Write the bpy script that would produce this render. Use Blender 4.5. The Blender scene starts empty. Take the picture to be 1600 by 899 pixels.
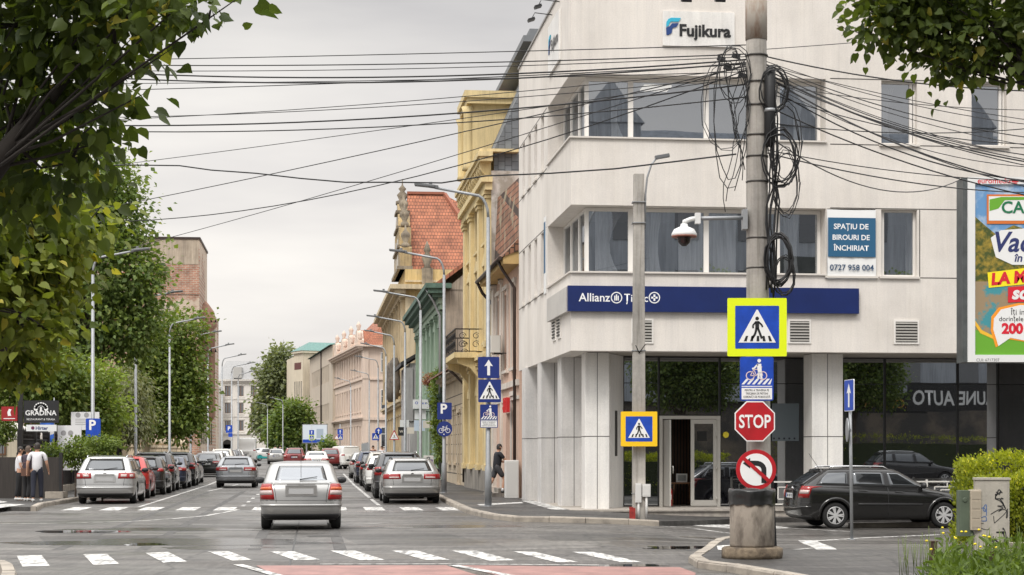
import bpy, bmesh, math, random
import numpy as np
from mathutils import Vector, Matrix
R = math.radians
SC = bpy.context.scene
COL = SC.collection
# ------------------------------------------------------------ camera, sky, sun, exposure
F, CX, HY, EYE = 2800.0, 800.0, 706.0, 1.65
cd = bpy.data.cameras.new('camera'); cam = bpy.data.objects.new('camera', cd); COL.objects.link(cam)
cam.location = (0, 0, EYE); cam.rotation_euler = (R(90), 0, 0)
cd.sensor_width = 36; cd.lens = F/1600*36; cd.shift_y = (HY-449.5)/1600
cd.clip_start = 0.1; cd.clip_end = 3000
SC.camera = cam
SUN_EL, SUN_AZ = R(52), R(205)          # azimuth clockwise from +Y (behind the camera, to the left)
wd = bpy.data.worlds.new('World'); SC.world = wd; wd.use_nodes = True
nt = wd.node_tree; nt.nodes.clear()
def wn(t, **k):
    n = nt.nodes.new(t)
    for a, b in k.items(): setattr(n, a, b)
    return n
wo = wn('ShaderNodeOutputWorld'); bg = wn('ShaderNodeBackground'); bg.inputs[1].default_value = 0.12
sky = wn('ShaderNodeTexSky', sky_type='NISHITA', sun_disc=False, sun_elevation=SUN_EL, sun_rotation=SUN_AZ)
hs = wn('ShaderNodeHueSaturation'); hs.inputs['Saturation'].default_value = 0.25; hs.inputs['Value'].default_value = 0.6
tc = wn('ShaderNodeTexCoord'); sp = wn('ShaderNodeSeparateXYZ'); rp = wn('ShaderNodeValToRGB')
mp = wn('ShaderNodeMapping'); mp.inputs['Scale'].default_value = (1.1, 1.1, 5.5)
nz = wn('ShaderNodeTexNoise'); nz.inputs['Scale'].default_value = 2.6; nz.inputs['Detail'].default_value = 5; nz.inputs['Roughness'].default_value = 0.5
cr = wn('ShaderNodeValToRGB'); mul = wn('ShaderNodeMixRGB', blend_type='MULTIPLY'); mul.inputs[0].default_value = 1
mx = wn('ShaderNodeMixRGB'); mx.inputs[0].default_value = 0.10
scl = wn('ShaderNodeMixRGB', blend_type='MULTIPLY'); scl.inputs[0].default_value = 1; scl.inputs[2].default_value = (9.0, 8.95, 8.9, 1)
L = nt.links.new
L(tc.outputs['Generated'], sp.inputs[0]); L(sp.outputs['Z'], rp.inputs[0])
L(tc.outputs['Generated'], mp.inputs[0]); L(mp.outputs[0], nz.inputs[0]); L(nz.outputs['Fac'], cr.inputs[0])
e = rp.color_ramp.elements
e[0].position = 0.0; e[0].color = (0.74, 0.712, 0.68, 1)
e[1].position = 1.0; e[1].color = (2.5, 2.5, 2.5, 1)
for p_, c_ in ((0.08, (0.73, 0.705, 0.68)), (0.17, (0.67, 0.65, 0.635)), (0.25, (0.56, 0.55, 0.545)), (0.42, (0.95, .94, .93)), (0.68, (2.0, 2.0, 2.0))):
    q_ = e.new(p_); q_.color = (*c_, 1)
cr.color_ramp.elements[0].position = 0.3; cr.color_ramp.elements[0].color = (0.74, 0.742, 0.765, 1)
cr.color_ramp.elements[1].position = 0.65; cr.color_ramp.elements[1].color = (1.10, 1.095, 1.07, 1)
L(rp.outputs[0], mul.inputs[1]); L(cr.outputs[0], mul.inputs[2]); L(mul.outputs[0], scl.inputs[1])
L(sky.outputs[0], hs.inputs['Color']); L(scl.outputs[0], mx.inputs[1]); L(hs.outputs[0], mx.inputs[2])
L(mx.outputs[0], bg.inputs[0]); L(bg.outputs[0], wo.inputs[0])
sl = bpy.data.lights.new('sun', 'SUN'); so = bpy.data.objects.new('sun', sl); COL.objects.link(so)
sl.energy = 1.5; sl.angle = R(14); sl.color = (1.0, 0.955, 0.90)
sdir = Vector((math.sin(SUN_AZ)*math.cos(SUN_EL), math.cos(SUN_AZ)*math.cos(SUN_EL), math.sin(SUN_EL)))
so.rotation_euler = sdir.to_track_quat('Z', 'Y').to_euler(); so.location = sdir*200
SC.view_settings.view_transform = 'Standard'; SC.view_settings.look = 'None'
SC.view_settings.exposure = 0.36; SC.view_settings.gamma = 1.0; SC.view_settings.use_curve_mapping = False
SC.cycles.use_denoising = True; SC.cycles.max_bounces = 6; SC.cycles.transparent_max_bounces = 6
# ------------------------------------------------------------ placing: the street runs along (-SL, 1)
SL = 0.1107; YAW = math.atan(SL)
def ss(t): t = max(0.0, min(1.0, t)); return t*t*(3-2*t)
def gz(x, y):                                     # the ground: dips towards the corner building, rises far down the street
    z = -0.20*ss((x-0.8)/5.0)*ss((y-29)/9.0)*(1-ss((y-60)/20.0))
    z += 0.0052*max(0.0, y-88) if y < 300 else 0.0052*212
    return z
def P(px, py, d): return Vector(((px-CX)/F*d, d, EYE+(HY-py)/F*d))
def G(px, py, up=0.0):                            # a photo point on the ground
    d = EYE*F/(py-HY)
    for _ in range(12):
        x = (px-CX)/F*d; d = (EYE-gz(x, d)-up)*F/(py-HY)
    return Vector(((px-CX)/F*d, d, gz((px-CX)/F*d, d)+up))
def W(v, d, z=0.0): return Vector((v-SL*d, d, z))   # street lateral offset, depth
# ------------------------------------------------------------ materials
MATS = {}
def mat(name, c=(.5, .5, .5), rough=.6, metal=0.0, var=0.0, vscale=3.0, bump=0.0, bscale=20.0, spec=.5, coat=0.0, c2=None, thr=(.4, .6), stretch=(1, 1, 1), emit=0.0, detail=6):
    if name in MATS: return MATS[name]
    m = bpy.data.materials.new(name); m.use_nodes = True; t = m.node_tree; b = t.nodes['Principled BSDF']
    b.inputs['Base Color'].default_value = (*c, 1); b.inputs['Roughness'].default_value = rough; b.inputs['Metallic'].default_value = metal
    b.inputs['Specular IOR Level'].default_value = spec
    if coat: b.inputs['Coat Weight'].default_value = coat; b.inputs['Coat Roughness'].default_value = 0.04
    if emit: b.inputs['Emission Color'].default_value = (*c, 1); b.inputs['Emission Strength'].default_value = emit
    if var or bump or c2:
        co = t.nodes.new('ShaderNodeTexCoord'); ma = t.nodes.new('ShaderNodeMapping'); ma.inputs['Scale'].default_value = stretch
        t.links.new(co.outputs['Object'], ma.inputs[0])
    if c2 or var:
        n = t.nodes.new('ShaderNodeTexNoise'); n.inputs['Scale'].default_value = vscale; n.inputs['Detail'].default_value = detail; n.inputs['Roughness'].default_value = .62
        t.links.new(ma.outputs[0], n.inputs[0]); r = t.nodes.new('ShaderNodeValToRGB')
        if c2: a_, b_ = c, c2; lo, hi = thr
        else: a_ = tuple(max(0, x*(1-var)) for x in c); b_ = tuple(min(1, x*(1+var)) for x in c); lo, hi = .3, .7
        r.color_ramp.elements[0].position = lo; r.color_ramp.elements[0].color = (*a_, 1)
        r.color_ramp.elements[1].position = hi; r.color_ramp.elements[1].color = (*b_, 1)
        t.links.new(n.outputs['Fac'], r.inputs[0]); t.links.new(r.outputs[0], b.inputs['Base Color'])
    if bump:
        n2 = t.nodes.new('ShaderNodeTexNoise'); n2.inputs['Scale'].default_value = bscale; n2.inputs['Detail'].default_value = 4
        t.links.new(ma.outputs[0], n2.inputs[0]); bu = t.nodes.new('ShaderNodeBump'); bu.inputs['Strength'].default_value = bump; bu.inputs['Distance'].default_value = .02
        t.links.new(n2.outputs['Fac'], bu.inputs['Height']); t.links.new(bu.outputs[0], b.inputs['Normal'])
    MATS[name] = m; return m
def nodes(m): return m.node_tree, m.node_tree.nodes['Principled BSDF']
def brickmat(name, c1, c2, mortar, w=.25, h=.075, rough=.85, rot=None, mort=.012, patch=None, pscale=.5, pthr=(.48, .54), bumpd=.01):
    """bricks or tiles in the object's own space; rot turns the pattern plane"""
    if name in MATS: return MATS[name]
    m = bpy.data.materials.new(name); m.use_nodes = True; t, b = nodes(m); b.inputs['Roughness'].default_value = rough
    co = t.nodes.new('ShaderNodeTexCoord'); ma = t.nodes.new('ShaderNodeMapping'); ma.inputs['Rotation'].default_value = rot or (R(90), 0, 0)
    t.links.new(co.outputs['Object'], ma.inputs[0])
    k = t.nodes.new('ShaderNodeTexBrick'); t.links.new(ma.outputs[0], k.inputs[0])
    k.inputs['Color1'].default_value = (*c1, 1); k.inputs['Color2'].default_value = (*c2, 1); k.inputs['Mortar'].default_value = (*mortar, 1)
    k.inputs['Scale'].default_value = 1; k.inputs['Brick Width'].default_value = w; k.inputs['Row Height'].default_value = h; k.inputs['Mortar Size'].default_value = mort
    out = k.outputs['Color']
    n = t.nodes.new('ShaderNodeTexNoise'); n.inputs['Scale'].default_value = 1.3; n.inputs['Detail'].default_value = 7
    t.links.new(co.outputs['Object'], n.inputs[0])
    r = t.nodes.new('ShaderNodeValToRGB'); r.color_ramp.elements[0].color = (.62, .60, .58, 1); r.color_ramp.elements[1].color = (1.25, 1.2, 1.15, 1)
    r.color_ramp.elements[0].position = .3; r.color_ramp.elements[1].position = .7
    t.links.new(n.outputs['Fac'], r.inputs[0]); mu = t.nodes.new('ShaderNodeMixRGB'); mu.blend_type = 'MULTIPLY'; mu.inputs[0].default_value = 1
    t.links.new(out, mu.inputs[1]); t.links.new(r.outputs[0], mu.inputs[2]); out = mu.outputs[0]
    if patch:
        n3 = t.nodes.new('ShaderNodeTexNoise'); n3.inputs['Scale'].default_value = pscale; n3.inputs['Detail'].default_value = 6
        t.links.new(co.outputs['Object'], n3.inputs[0]); r3 = t.nodes.new('ShaderNodeValToRGB')
        r3.color_ramp.elements[0].position = pthr[0]; r3.color_ramp.elements[1].position = pthr[1]
        t.links.new(n3.outputs['Fac'], r3.inputs[0]); m3 = t.nodes.new('ShaderNodeMixRGB'); m3.inputs[2].default_value = (*patch, 1)
        t.links.new(r3.outputs[0], m3.inputs[0]); t.links.new(out, m3.inputs[1]); out = m3.outputs[0]
    t.links.new(out, b.inputs['Base Color'])
    bu = t.nodes.new('ShaderNodeBump'); bu.inputs['Strength'].default_value = .6; bu.inputs['Distance'].default_value = bumpd
    iv = t.nodes.new('ShaderNodeInvert'); t.links.new(k.outputs['Fac'], iv.inputs['Color']); t.links.new(iv.outputs[0], bu.inputs['Height']); t.links.new(bu.outputs[0], b.inputs['Normal'])
    MATS[name] = m; return m
def plaster(name, c, stain, sc=.6, rough=.9, thr=(.45, .75), streak=.35):
    """render coat: large stains, vertical rain streaks, fine grain"""
    if name in MATS: return MATS[name]
    m = bpy.data.materials.new(name); m.use_nodes = True; t, b = nodes(m); b.inputs['Roughness'].default_value = rough
    co = t.nodes.new('ShaderNodeTexCoord')
    def noise(scale, st, lo, hi, ca, cb, det=6):
        ma = t.nodes.new('ShaderNodeMapping'); ma.inputs['Scale'].default_value = st; t.links.new(co.outputs['Object'], ma.inputs[0])
        n = t.nodes.new('ShaderNodeTexNoise'); n.inputs['Scale'].default_value = scale; n.inputs['Detail'].default_value = det; n.inputs['Roughness'].default_value = .65
        t.links.new(ma.outputs[0], n.inputs[0]); r = t.nodes.new('ShaderNodeValToRGB')
        r.color_ramp.elements[0].position = lo; r.color_ramp.elements[1].position = hi
        r.color_ramp.elements[0].color = (*ca, 1); r.color_ramp.elements[1].color = (*cb, 1)
        t.links.new(n.outputs['Fac'], r.inputs[0]); return r.outputs[0], n.outputs['Fac']
    base, _ = noise(sc, (1, 1, 1), thr[0], thr[1], c, stain)
    st, _ = noise(2.2, (1.6, 1.6, .12), .35, .7, (1-streak,)*3, (1.06, 1.055, 1.04)); st2, _ = noise(3.0, (4.5, 4.5, .16), .30, .46, (1-streak*1.1, 1-streak*1.15, 1-streak*1.25), (1, 1, 1), 4)
    gr, gf = noise(28, (1, 1, 1), .3, .7, (.93, .93, .93), (1.05, 1.05, 1.05), 3)
    out = base
    for x in (st, st2, gr):
        mu = t.nodes.new('ShaderNodeMixRGB'); mu.blend_type = 'MULTIPLY'; mu.inputs[0].default_value = 1
        t.links.new(out, mu.inputs[1]); t.links.new(x, mu.inputs[2]); out = mu.outputs[0]
    t.links.new(out, b.inputs['Base Color'])
    bu = t.nodes.new('ShaderNodeBump'); bu.inputs['Strength'].default_value = .25; bu.inputs['Distance'].default_value = .01
    t.links.new(gf, bu.inputs['Height']); t.links.new(bu.outputs[0], b.inputs['Normal'])
    MATS[name] = m; return m
def glassmat(name, tint=(.02, .022, .025), refl=.3, rough=.02, wob=.0, clear=0.0):
    if name in MATS: return MATS[name]
    m = bpy.data.materials.new(name); m.use_nodes = True; t, b = nodes(m)
    b.inputs['Base Color'].default_value = (*tint, 1); b.inputs['Roughness'].default_value = .12; b.inputs['Specular IOR Level'].default_value = .4
    g = t.nodes.new('ShaderNodeBsdfGlossy'); g.inputs['Roughness'].default_value = rough; g.inputs['Color'].default_value = (.86, .9, .95, 1)
    mxs = t.nodes.new('ShaderNodeMixShader'); mxs.inputs[0].default_value = refl
    o = t.nodes['Material Output']
    t.links.new(b.outputs[0], mxs.inputs[1]); t.links.new(g.outputs[0], mxs.inputs[2]); t.links.new(mxs.outputs[0], o.inputs[0])
    if clear:
        tp = t.nodes.new('ShaderNodeBsdfTransparent'); tp.inputs[0].default_value = (clear, clear*1.02, clear*1.05, 1); t.links.new(tp.outputs[0], mxs.inputs[1])
    if wob:
        co = t.nodes.new('ShaderNodeTexCoord'); n = t.nodes.new('ShaderNodeTexNoise'); n.inputs['Scale'].default_value = .55; n.inputs['Detail'].default_value = 1
        t.links.new(co.outputs['Object'], n.inputs[0]); bu = t.nodes.new('ShaderNodeBump'); bu.inputs['Strength'].default_value = wob; bu.inputs['Distance'].default_value = .05
        t.links.new(n.outputs['Fac'], bu.inputs['Height']); t.links.new(bu.outputs[0], g.inputs['Normal'])
    MATS[name] = m; return m
# ------------------------------------------------------------ objects
MX = {}                                            # world matrices of roots
def tag(o, label=None, cat=None, group=None, kind=None):
    for k, v in (('label', label), ('category', cat), ('group', group), ('kind', kind)):
        if v: o[k] = v
    return o
def thing(name, label, cat, loc=(0, 0, 0), rotz=0.0, group=None):
    o = bpy.data.objects.new(name, None); COL.objects.link(o); o.empty_display_size = .3
    o.location = loc; o.rotation_euler = (0, 0, rotz); MX[o.name] = Matrix.Translation(Vector(loc)) @ Matrix.Rotation(rotz, 4, 'Z')
    return tag(o, label, cat, group)
def kids(o): return [c for c in o.children]
def copy_tree(o, parent=None):
    c = o.copy(); COL.objects.link(c)
    if parent: c.parent = parent
    for ch in list(o.children): copy_tree(ch, c)
    return c
class MB:
    def __init__(s): s.v = []; s.f = []; s.mi = []; s.m = 0; s.sm = []
    def add(s, vs, fs, smooth=False):
        b = len(s.v); s.v += [tuple(x) for x in vs]
        for f in fs: s.f.append(tuple(i+b for i in f)); s.mi.append(s.m); s.sm.append(smooth)
        return s
    def quad(s, a, b, c, d): return s.add([a, b, c, d], [(0, 1, 2, 3)])
    def box(s, x0, x1, y0, y1, z0, z1):
        return s.add([(x0, y0, z0), (x1, y0, z0), (x1, y1, z0), (x0, y1, z0), (x0, y0, z1), (x1, y0, z1), (x1, y1, z1), (x0, y1, z1)],
                     [(3, 2, 1, 0), (4, 5, 6, 7), (0, 1, 5, 4), (1, 2, 6, 5), (2, 3, 7, 6), (3, 0, 4, 7)])
    def obox(s, c, ax, ay, az):                    # centre and three half-axis vectors
        c, ax, ay, az = map(Vector, (c, ax, ay, az)); vs = []
        for k in (-1, 1):
            for (i, j) in ((-1, -1), (1, -1), (1, 1), (-1, 1)): vs.append(c+ax*i+ay*j+az*k)
        return s.add(vs, [(3, 2, 1, 0), (4, 5, 6, 7), (0, 1, 5, 4), (1, 2, 6, 5), (2, 3, 7, 6), (3, 0, 4, 7)])
    def bar(s, a, b, w, h=None, up=(0, 0, 1)):     # rectangular bar from a to b
        a, b = Vector(a), Vector(b); d = (b-a); t = d.normalized(); u = Vector(up)
        if abs(t.dot(u)) > .97: u = Vector((0, 1, 0))
        r = t.cross(u).normalized(); q = r.cross(t)
        return s.obox((a+b)/2, d/2, r*(w/2), q*((h or w)/2))
    def tube(s, pts, r, n=8, cap=True, radii=None):
        pts = [Vector(p) for p in pts]; b = len(s.v); ref = None
        for i, p in enumerate(pts):
            t = (pts[min(i+1, len(pts)-1)]-pts[max(i-1, 0)]).normalized()
            if ref is None:
                ref = t.cross(Vector((0, 0, 1)));
                if ref.length < .1: ref = t.cross(Vector((0, 1, 0)))
            ref = (ref-t*ref.dot(t)).normalized(); q = t.cross(ref); rr = radii[i] if radii else r
            for k in range(n):
                a = 2*math.pi*k/n; s.v.append(tuple(p+(ref*math.cos(a)+q*math.sin(a))*rr))
        for i in range(len(pts)-1):
            for k in range(n):
                k2 = (k+1) % n; s.f.append((b+i*n+k, b+i*n+k2, b+(i+1)*n+k2, b+(i+1)*n+k)); s.mi.append(s.m); s.sm.append(True)
        if cap:
            s.f.append(tuple(b+k for k in reversed(range(n)))); s.f.append(tuple(b+(len(pts)-1)*n+k for k in range(n))); s.mi += [s.m]*2; s.sm += [False]*2
        return s
    def lathe(s, prof, n=16, c=(0, 0, 0), axis='Z', smooth=True):   # prof: (radius, height)
        b = len(s.v); c = Vector(c)
        for (r, z) in prof:
            for k in range(n):
                a = 2*math.pi*k/n; x, y = r*math.cos(a), r*math.sin(a)
                s.v.append(tuple(c+Vector({'Z': (x, y, z), 'Y': (x, z, -y), 'X': (z, x, y)}[axis])))
        for i in range(len(prof)-1):
            for k in range(n):
                k2 = (k+1) % n; s.f.append((b+i*n+k, b+i*n+k2, b+(i+1)*n+k2, b+(i+1)*n+k)); s.mi.append(s.m); s.sm.append(smooth)
        s.f.append(tuple(b+k for k in reversed(range(n)))); s.f.append(tuple(b+(len(prof)-1)*n+k for k in range(n))); s.mi += [s.m]*2; s.sm += [False]*2
        return s
    def prism(s, poly, y0, y1):                    # outline in x,z extruded along y
        n = len(poly); vs = [(x, y0, z) for x, z in poly]+[(x, y1, z) for x, z in poly]
        fs = [tuple(range(n)), tuple(reversed(range(n, 2*n)))]+[(i, i+n, (i+1) % n+n, (i+1) % n) for i in range(n)]
        return s.add(vs, fs)
    def slab(s, poly, z0, z1):                     # outline in x,y extruded along z
        n = len(poly); vs = [(x, y, z0) for x, y in poly]+[(x, y, z1) for x, y in poly]
        fs = [tuple(reversed(range(n))), tuple(range(n, 2*n))]+[(i, (i+1) % n, (i+1) % n+n, i+n) for i in range(n)]
        return s.add(vs, fs)
    def grid(s, pts, smooth=True, wrap=False):     # rows of points
        b = len(s.v); m = len(pts[0])
        for r in pts: s.v += [tuple(x) for x in r]
        for i in range(len(pts)-1):
            for k in range(m if wrap else m-1):
                k2 = (k+1) % m; s.f.append((b+i*m+k, b+i*m+k2, b+(i+1)*m+k2, b+(i+1)*m+k)); s.mi.append(s.m); s.sm.append(smooth)
        return s
    def data(s, name, mats):
        me = bpy.data.meshes.new(name); me.from_pydata(s.v, [], s.f)
        for m in (mats if isinstance(mats, (list, tuple)) else [mats]): me.materials.append(m)
        me.polygons.foreach_set('material_index', s.mi); me.polygons.foreach_set('use_smooth', s.sm); me.update(); return me
    def build(s, name, mats, parent=None, world=False, bevel=0.0, fixn=True):
        if world and parent:
            r = parent
            while r.parent: r = r.parent
            im = MX[r.name].inverted(); s.v = [tuple(im @ Vector(v)) for v in s.v]
        me = s.data(name, mats)
        if fixn:
            bm = bmesh.new(); bm.from_mesh(me); bmesh.ops.recalc_face_normals(bm, faces=bm.faces); bm.to_mesh(me); bm.free()
        o = bpy.data.objects.new(name, me); COL.objects.link(o)
        if parent: o.parent = parent
        if bevel:
            bv = o.modifiers.new('bevel', 'BEVEL'); bv.width = bevel; bv.segments = 2; bv.limit_method = 'ANGLE'
        return o
def text(body, name, m, parent, org, width=None, height=None, xdir=(1, 0, 0), zdir=(0, 0, 1), bold=0.0, thick=.002, shear=0.0, align='C', fit=False):
    """flat lettering; org is the middle (or left) of the base line in the parent's space"""
    cu = bpy.data.curves.new(name, 'FONT'); cu.body = body; cu.size = 1; cu.offset = bold; cu.extrude = .0; cu.shear = shear; cu.resolution_u = 3
    to = bpy.data.objects.new(name, cu); COL.objects.link(to); dg = bpy.context.evaluated_depsgraph_get()
    me = bpy.data.meshes.new_from_object(to.evaluated_get(dg)); COL.objects.unlink(to); bpy.data.objects.remove(to)
    co = np.empty(len(me.vertices)*3, 'f'); me.vertices.foreach_get('co', co); co = co.reshape(-1, 3)
    lo, hi = co.min(0), co.max(0); w0 = hi[0]-lo[0]; h0 = .73
    if width and height: sx, sy = width/w0, height/h0
    elif width: sx = sy = width/w0
    else: sx = sy = height/h0
    x = (co[:, 0]-lo[0])*sx; y = co[:, 1]*sy
    if align == 'C': x = x-w0*sx/2
    X, Z = Vector(xdir).normalized(), Vector(zdir).normalized(); N = X.cross(Z)
    O = Vector(org)+N*thick
    out = np.array(O)[None]+x[:, None]*np.array(X)[None]+y[:, None]*np.array(Z)[None]
    me.vertices.foreach_set('co', out.astype('f').ravel()); me.materials.clear(); me.materials.append(m); me.update()
    o = bpy.data.objects.new(name, me); COL.objects.link(o); o.parent = parent; return o
class Flat:
    """flat pictograms in x,z built as thin prisms facing -y, at depth y"""
    def __init__(s, y=0.0, t=.0015): s.b = MB(); s.y = y; s.t = t
    def poly(s, p): s.b.prism(p, s.y-s.t, s.y); return s
    def rect(s, x0, x1, z0, z1): return s.poly([(x0, z0), (x1, z0), (x1, z1), (x0, z1)])
    def disc(s, x, z, r, n=24): return s.poly([(x+r*math.cos(2*math.pi*k/n), z+r*math.sin(2*math.pi*k/n)) for k in range(n)])
    def ring(s, x, z, r0, r1, n=28):
        for k in range(n):
            a, c = 2*math.pi*k/n, 2*math.pi*(k+1)/n
            s.poly([(x+r0*math.cos(a), z+r0*math.sin(a)), (x+r1*math.cos(a), z+r1*math.sin(a)), (x+r1*math.cos(c), z+r1*math.sin(c)), (x+r0*math.cos(c), z+r0*math.sin(c))])
        return s
    def line(s, pts, w):
        for (a, b) in zip(pts, pts[1:]):
            dx, dz = b[0]-a[0], b[1]-a[1]; l = math.hypot(dx, dz) or 1; nx, nz_ = -dz/l*w/2, dx/l*w/2
            s.poly([(a[0]-nx, a[1]-nz_), (b[0]-nx, b[1]-nz_), (b[0]+nx, b[1]+nz_), (a[0]+nx, a[1]+nz_)])
        return s
    def rrect(s, x0, x1, z0, z1, r, n=5): return s.poly(rrect(x0, x1, z0, z1, r, n))
    def build(s, name, m, parent): return s.b.build(name, m, parent)
def rrect(x0, x1, z0, z1, r, n=5):
    p = []
    for cx, cz, a0 in ((x1-r, z0+r, -90), (x1-r, z1-r, 0), (x0+r, z1-r, 90), (x0+r, z0+r, 180)):
        for k in range(n+1): a = R(a0+90*k/n); p.append((cx+r*math.cos(a), cz+r*math.sin(a)))
    return p
def sag(a, b, s, n=24):
    a, b = Vector(a), Vector(b); return [a.lerp(b, i/n)-Vector((0, 0, s*4*(i/n)*(1-i/n))) for i in range(n+1)]
# ============================================================ ground
def asphalt(name, ca, cb, wet=(.42, .62), r0=.30, r1=.75):
    m = bpy.data.materials.new(name); m.use_nodes = True; t, b = nodes(m)
    co = t.nodes.new('ShaderNodeTexCoord')
    def nz(scale, st, det=7, ro=.65):
        ma = t.nodes.new('ShaderNodeMapping'); ma.inputs['Scale'].default_value = st; t.links.new(co.outputs['Object'], ma.inputs[0])
        n = t.nodes.new('ShaderNodeTexNoise'); n.inputs['Scale'].default_value = scale; n.inputs['Detail'].default_value = det; n.inputs['Roughness'].default_value = ro
        t.links.new(ma.outputs[0], n.inputs[0]); return n.outputs['Fac']
    def ramp(f, lo, hi, a, c):
        r = t.nodes.new('ShaderNodeValToRGB'); r.color_ramp.elements[0].position = lo; r.color_ramp.elements[1].position = hi
        r.color_ramp.elements[0].color = (*a, 1); r.color_ramp.elements[1].color = (*c, 1); t.links.new(f, r.inputs[0]); return r.outputs[0]
    def mulc(a, c):
        mu = t.nodes.new('ShaderNodeMixRGB'); mu.blend_type = 'MULTIPLY'; mu.inputs[0].default_value = 1; t.links.new(a, mu.inputs[1]); t.links.new(c, mu.inputs[2]); return mu.outputs[0]
    big = nz(.22, (1, .55, 1)); mid = nz(1.4, (.35, 1, 1)); fine = nz(26, (1, 1, 1), 4)
    c = ramp(big, .32, .68, ca, cb)
    c = mulc(c, ramp(mid, .33, .68, (.56, .55, .54), (1.42, 1.40, 1.36)))
    c = mulc(c, ramp(fine, .35, .7, (.62, .62, .62), (1.3, 1.3, 1.3)))
    c = mulc(c, ramp(nz(1.0, (11, .9, 1), 5), .34, .66, (.74, .735, .73), (1.26, 1.25, 1.24)))
    vo = t.nodes.new('ShaderNodeTexVoronoi'); vo.feature = 'DISTANCE_TO_EDGE'; vo.inputs['Scale'].default_value = .28
    wob = t.nodes.new('ShaderNodeMixRGB'); wob.inputs[0].default_value = .22
    nn = t.nodes.new('ShaderNodeTexNoise'); nn.inputs['Scale'].default_value = 1.3; nn.inputs['Detail'].default_value = 6; t.links.new(co.outputs['Object'], nn.inputs[0])
    t.links.new(co.outputs['Object'], wob.inputs[1]); t.links.new(nn.outputs['Color'], wob.inputs[2]); t.links.new(wob.outputs[0], vo.inputs['Vector'])
    c = mulc(c, ramp(vo.outputs['Distance'], .002, .007, (.45, .45, .45), (1, 1, 1)))
    t.links.new(c, b.inputs['Base Color'])
    w = ramp(nz(.16, (1, 2.2, 1), 5, .55), wet[0], wet[1], (r0,)*3, (r1,)*3); t.links.new(w, b.inputs['Roughness'])
    b.inputs['Specular IOR Level'].default_value = .45
    bu = t.nodes.new('ShaderNodeBump'); bu.inputs['Strength'].default_value = .45; bu.inputs['Distance'].default_value = .006
    t.links.new(fine, bu.inputs['Height']); t.links.new(bu.outputs[0], b.inputs['Normal']); MATS[name] = m; return m
M_road = asphalt('road_asphalt', (.072, .068, .065), (.125, .119, .113))
M_walk = asphalt('pavement_asphalt', (.040, .038, .037), (.070, .067, .064), (.4, .7), .45, .8)
M_kerb = mat('kerb_stone', (.34, .30, .25), .85, c2=(.17, .15, .13), vscale=2.2, thr=(.45, .7), bump=.5, bscale=14)
M_paint = mat('road_paint', (.55, .54, .515), .65, c2=(.16, .155, .15), vscale=4, thr=(.46, .62), detail=5, stretch=(1.9, .42, 1))
M_paint2 = mat('road_paint_worn', (.52, .51, .49), .6, c2=(.13, .125, .12), vscale=2.6, thr=(.44, .66), detail=9)
M_red = mat('red_lane_paint', (.33, .165, .145), .5, c2=(.19, .095, .085), vscale=2.2, thr=(.38, .66), detail=13)
def cuts(lo, hi, st):
    return [lo+st*i for i in range(int((hi-lo)/st)+1)]
gx = [-900, -300, -120, -60, -35, -24]+cuts(-20, 20, .5)+[24, 35, 60, 120, 300, 900]
gy = [-300, -100, -40, 0, 12, 18]+cuts(20, 66, .5)+cuts(68, 90, 2)+cuts(94, 300, 8)+[400, 700, 2000]
g = MB(); g.grid([[(x, y, gz(x, y)) for x in gx] for y in gy], smooth=True)
tag(g.build('road', M_road), kind='structure')
def drape(name, poly, m, up, thick=None, kind='structure', step=.8, kerbm=None, parent=None, stepy=None):
    """a polygon (x, y) laid on the ground; thick gives it a skirt below"""
    bm = bmesh.new(); vs = [bm.verts.new((x, y, 0)) for x, y in poly]; bm.faces.new(vs)
    xs = [p[0] for p in poly]; ys = [p[1] for p in poly]
    for ax, lo, hi, st in ((0, max(min(xs), -16), min(max(xs), 20), step), (1, min(ys), min(max(ys), 66), stepy or step)):
        for c in cuts(lo+st*.37, hi, st):
            n = (1, 0, 0) if ax == 0 else (0, 1, 0); p = (c, 0, 0) if ax == 0 else (0, c, 0)
            bmesh.ops.bisect_plane(bm, geom=bm.verts[:]+bm.edges[:]+bm.faces[:], plane_co=p, plane_no=n)
    if max(ys) > 100:
        for c in cuts(74, max(ys), 12):
            bmesh.ops.bisect_plane(bm, geom=bm.verts[:]+bm.edges[:]+bm.faces[:], plane_co=(0, c, 0), plane_no=(0, 1, 0))
    if thick:
        ed = [e_ for e_ in bm.edges if e_.is_boundary]; r = bmesh.ops.extrude_edge_only(bm, edges=ed)
        low = set(v for v in r['geom'] if isinstance(v, bmesh.types.BMVert))
    else: low = set()
    for v in bm.verts: v.co.z = gz(v.co.x, v.co.y)+(up-thick if v in low else up)
    bmesh.ops.recalc_face_normals(bm, faces=bm.faces); me = bpy.data.meshes.new(name); bm.to_mesh(me); bm.free(); me.materials.append(m)
    o = bpy.data.objects.new(name, me); COL.objects.link(o)
    if parent: o.parent = parent
    elif kind: o['kind'] = kind
    return o
def gp(*pp): return [tuple(G(x, y)[:2]) for x, y in pp]
def wv(v, d): return (v-SL*d, d)
# right pavement
rk = gp((1030, 822.5), (982, 820), (915, 818), (802, 815.5), (765, 811), (731, 803), (703, 790))
RW = rk+[wv(4.45, 68), wv(4.45, 320), wv(40, 320), wv(40, 66), (34, 56), (34, 50.2), (6.0, 46.75)]
drape('right_pavement', RW, M_walk, .12, .3)
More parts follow.
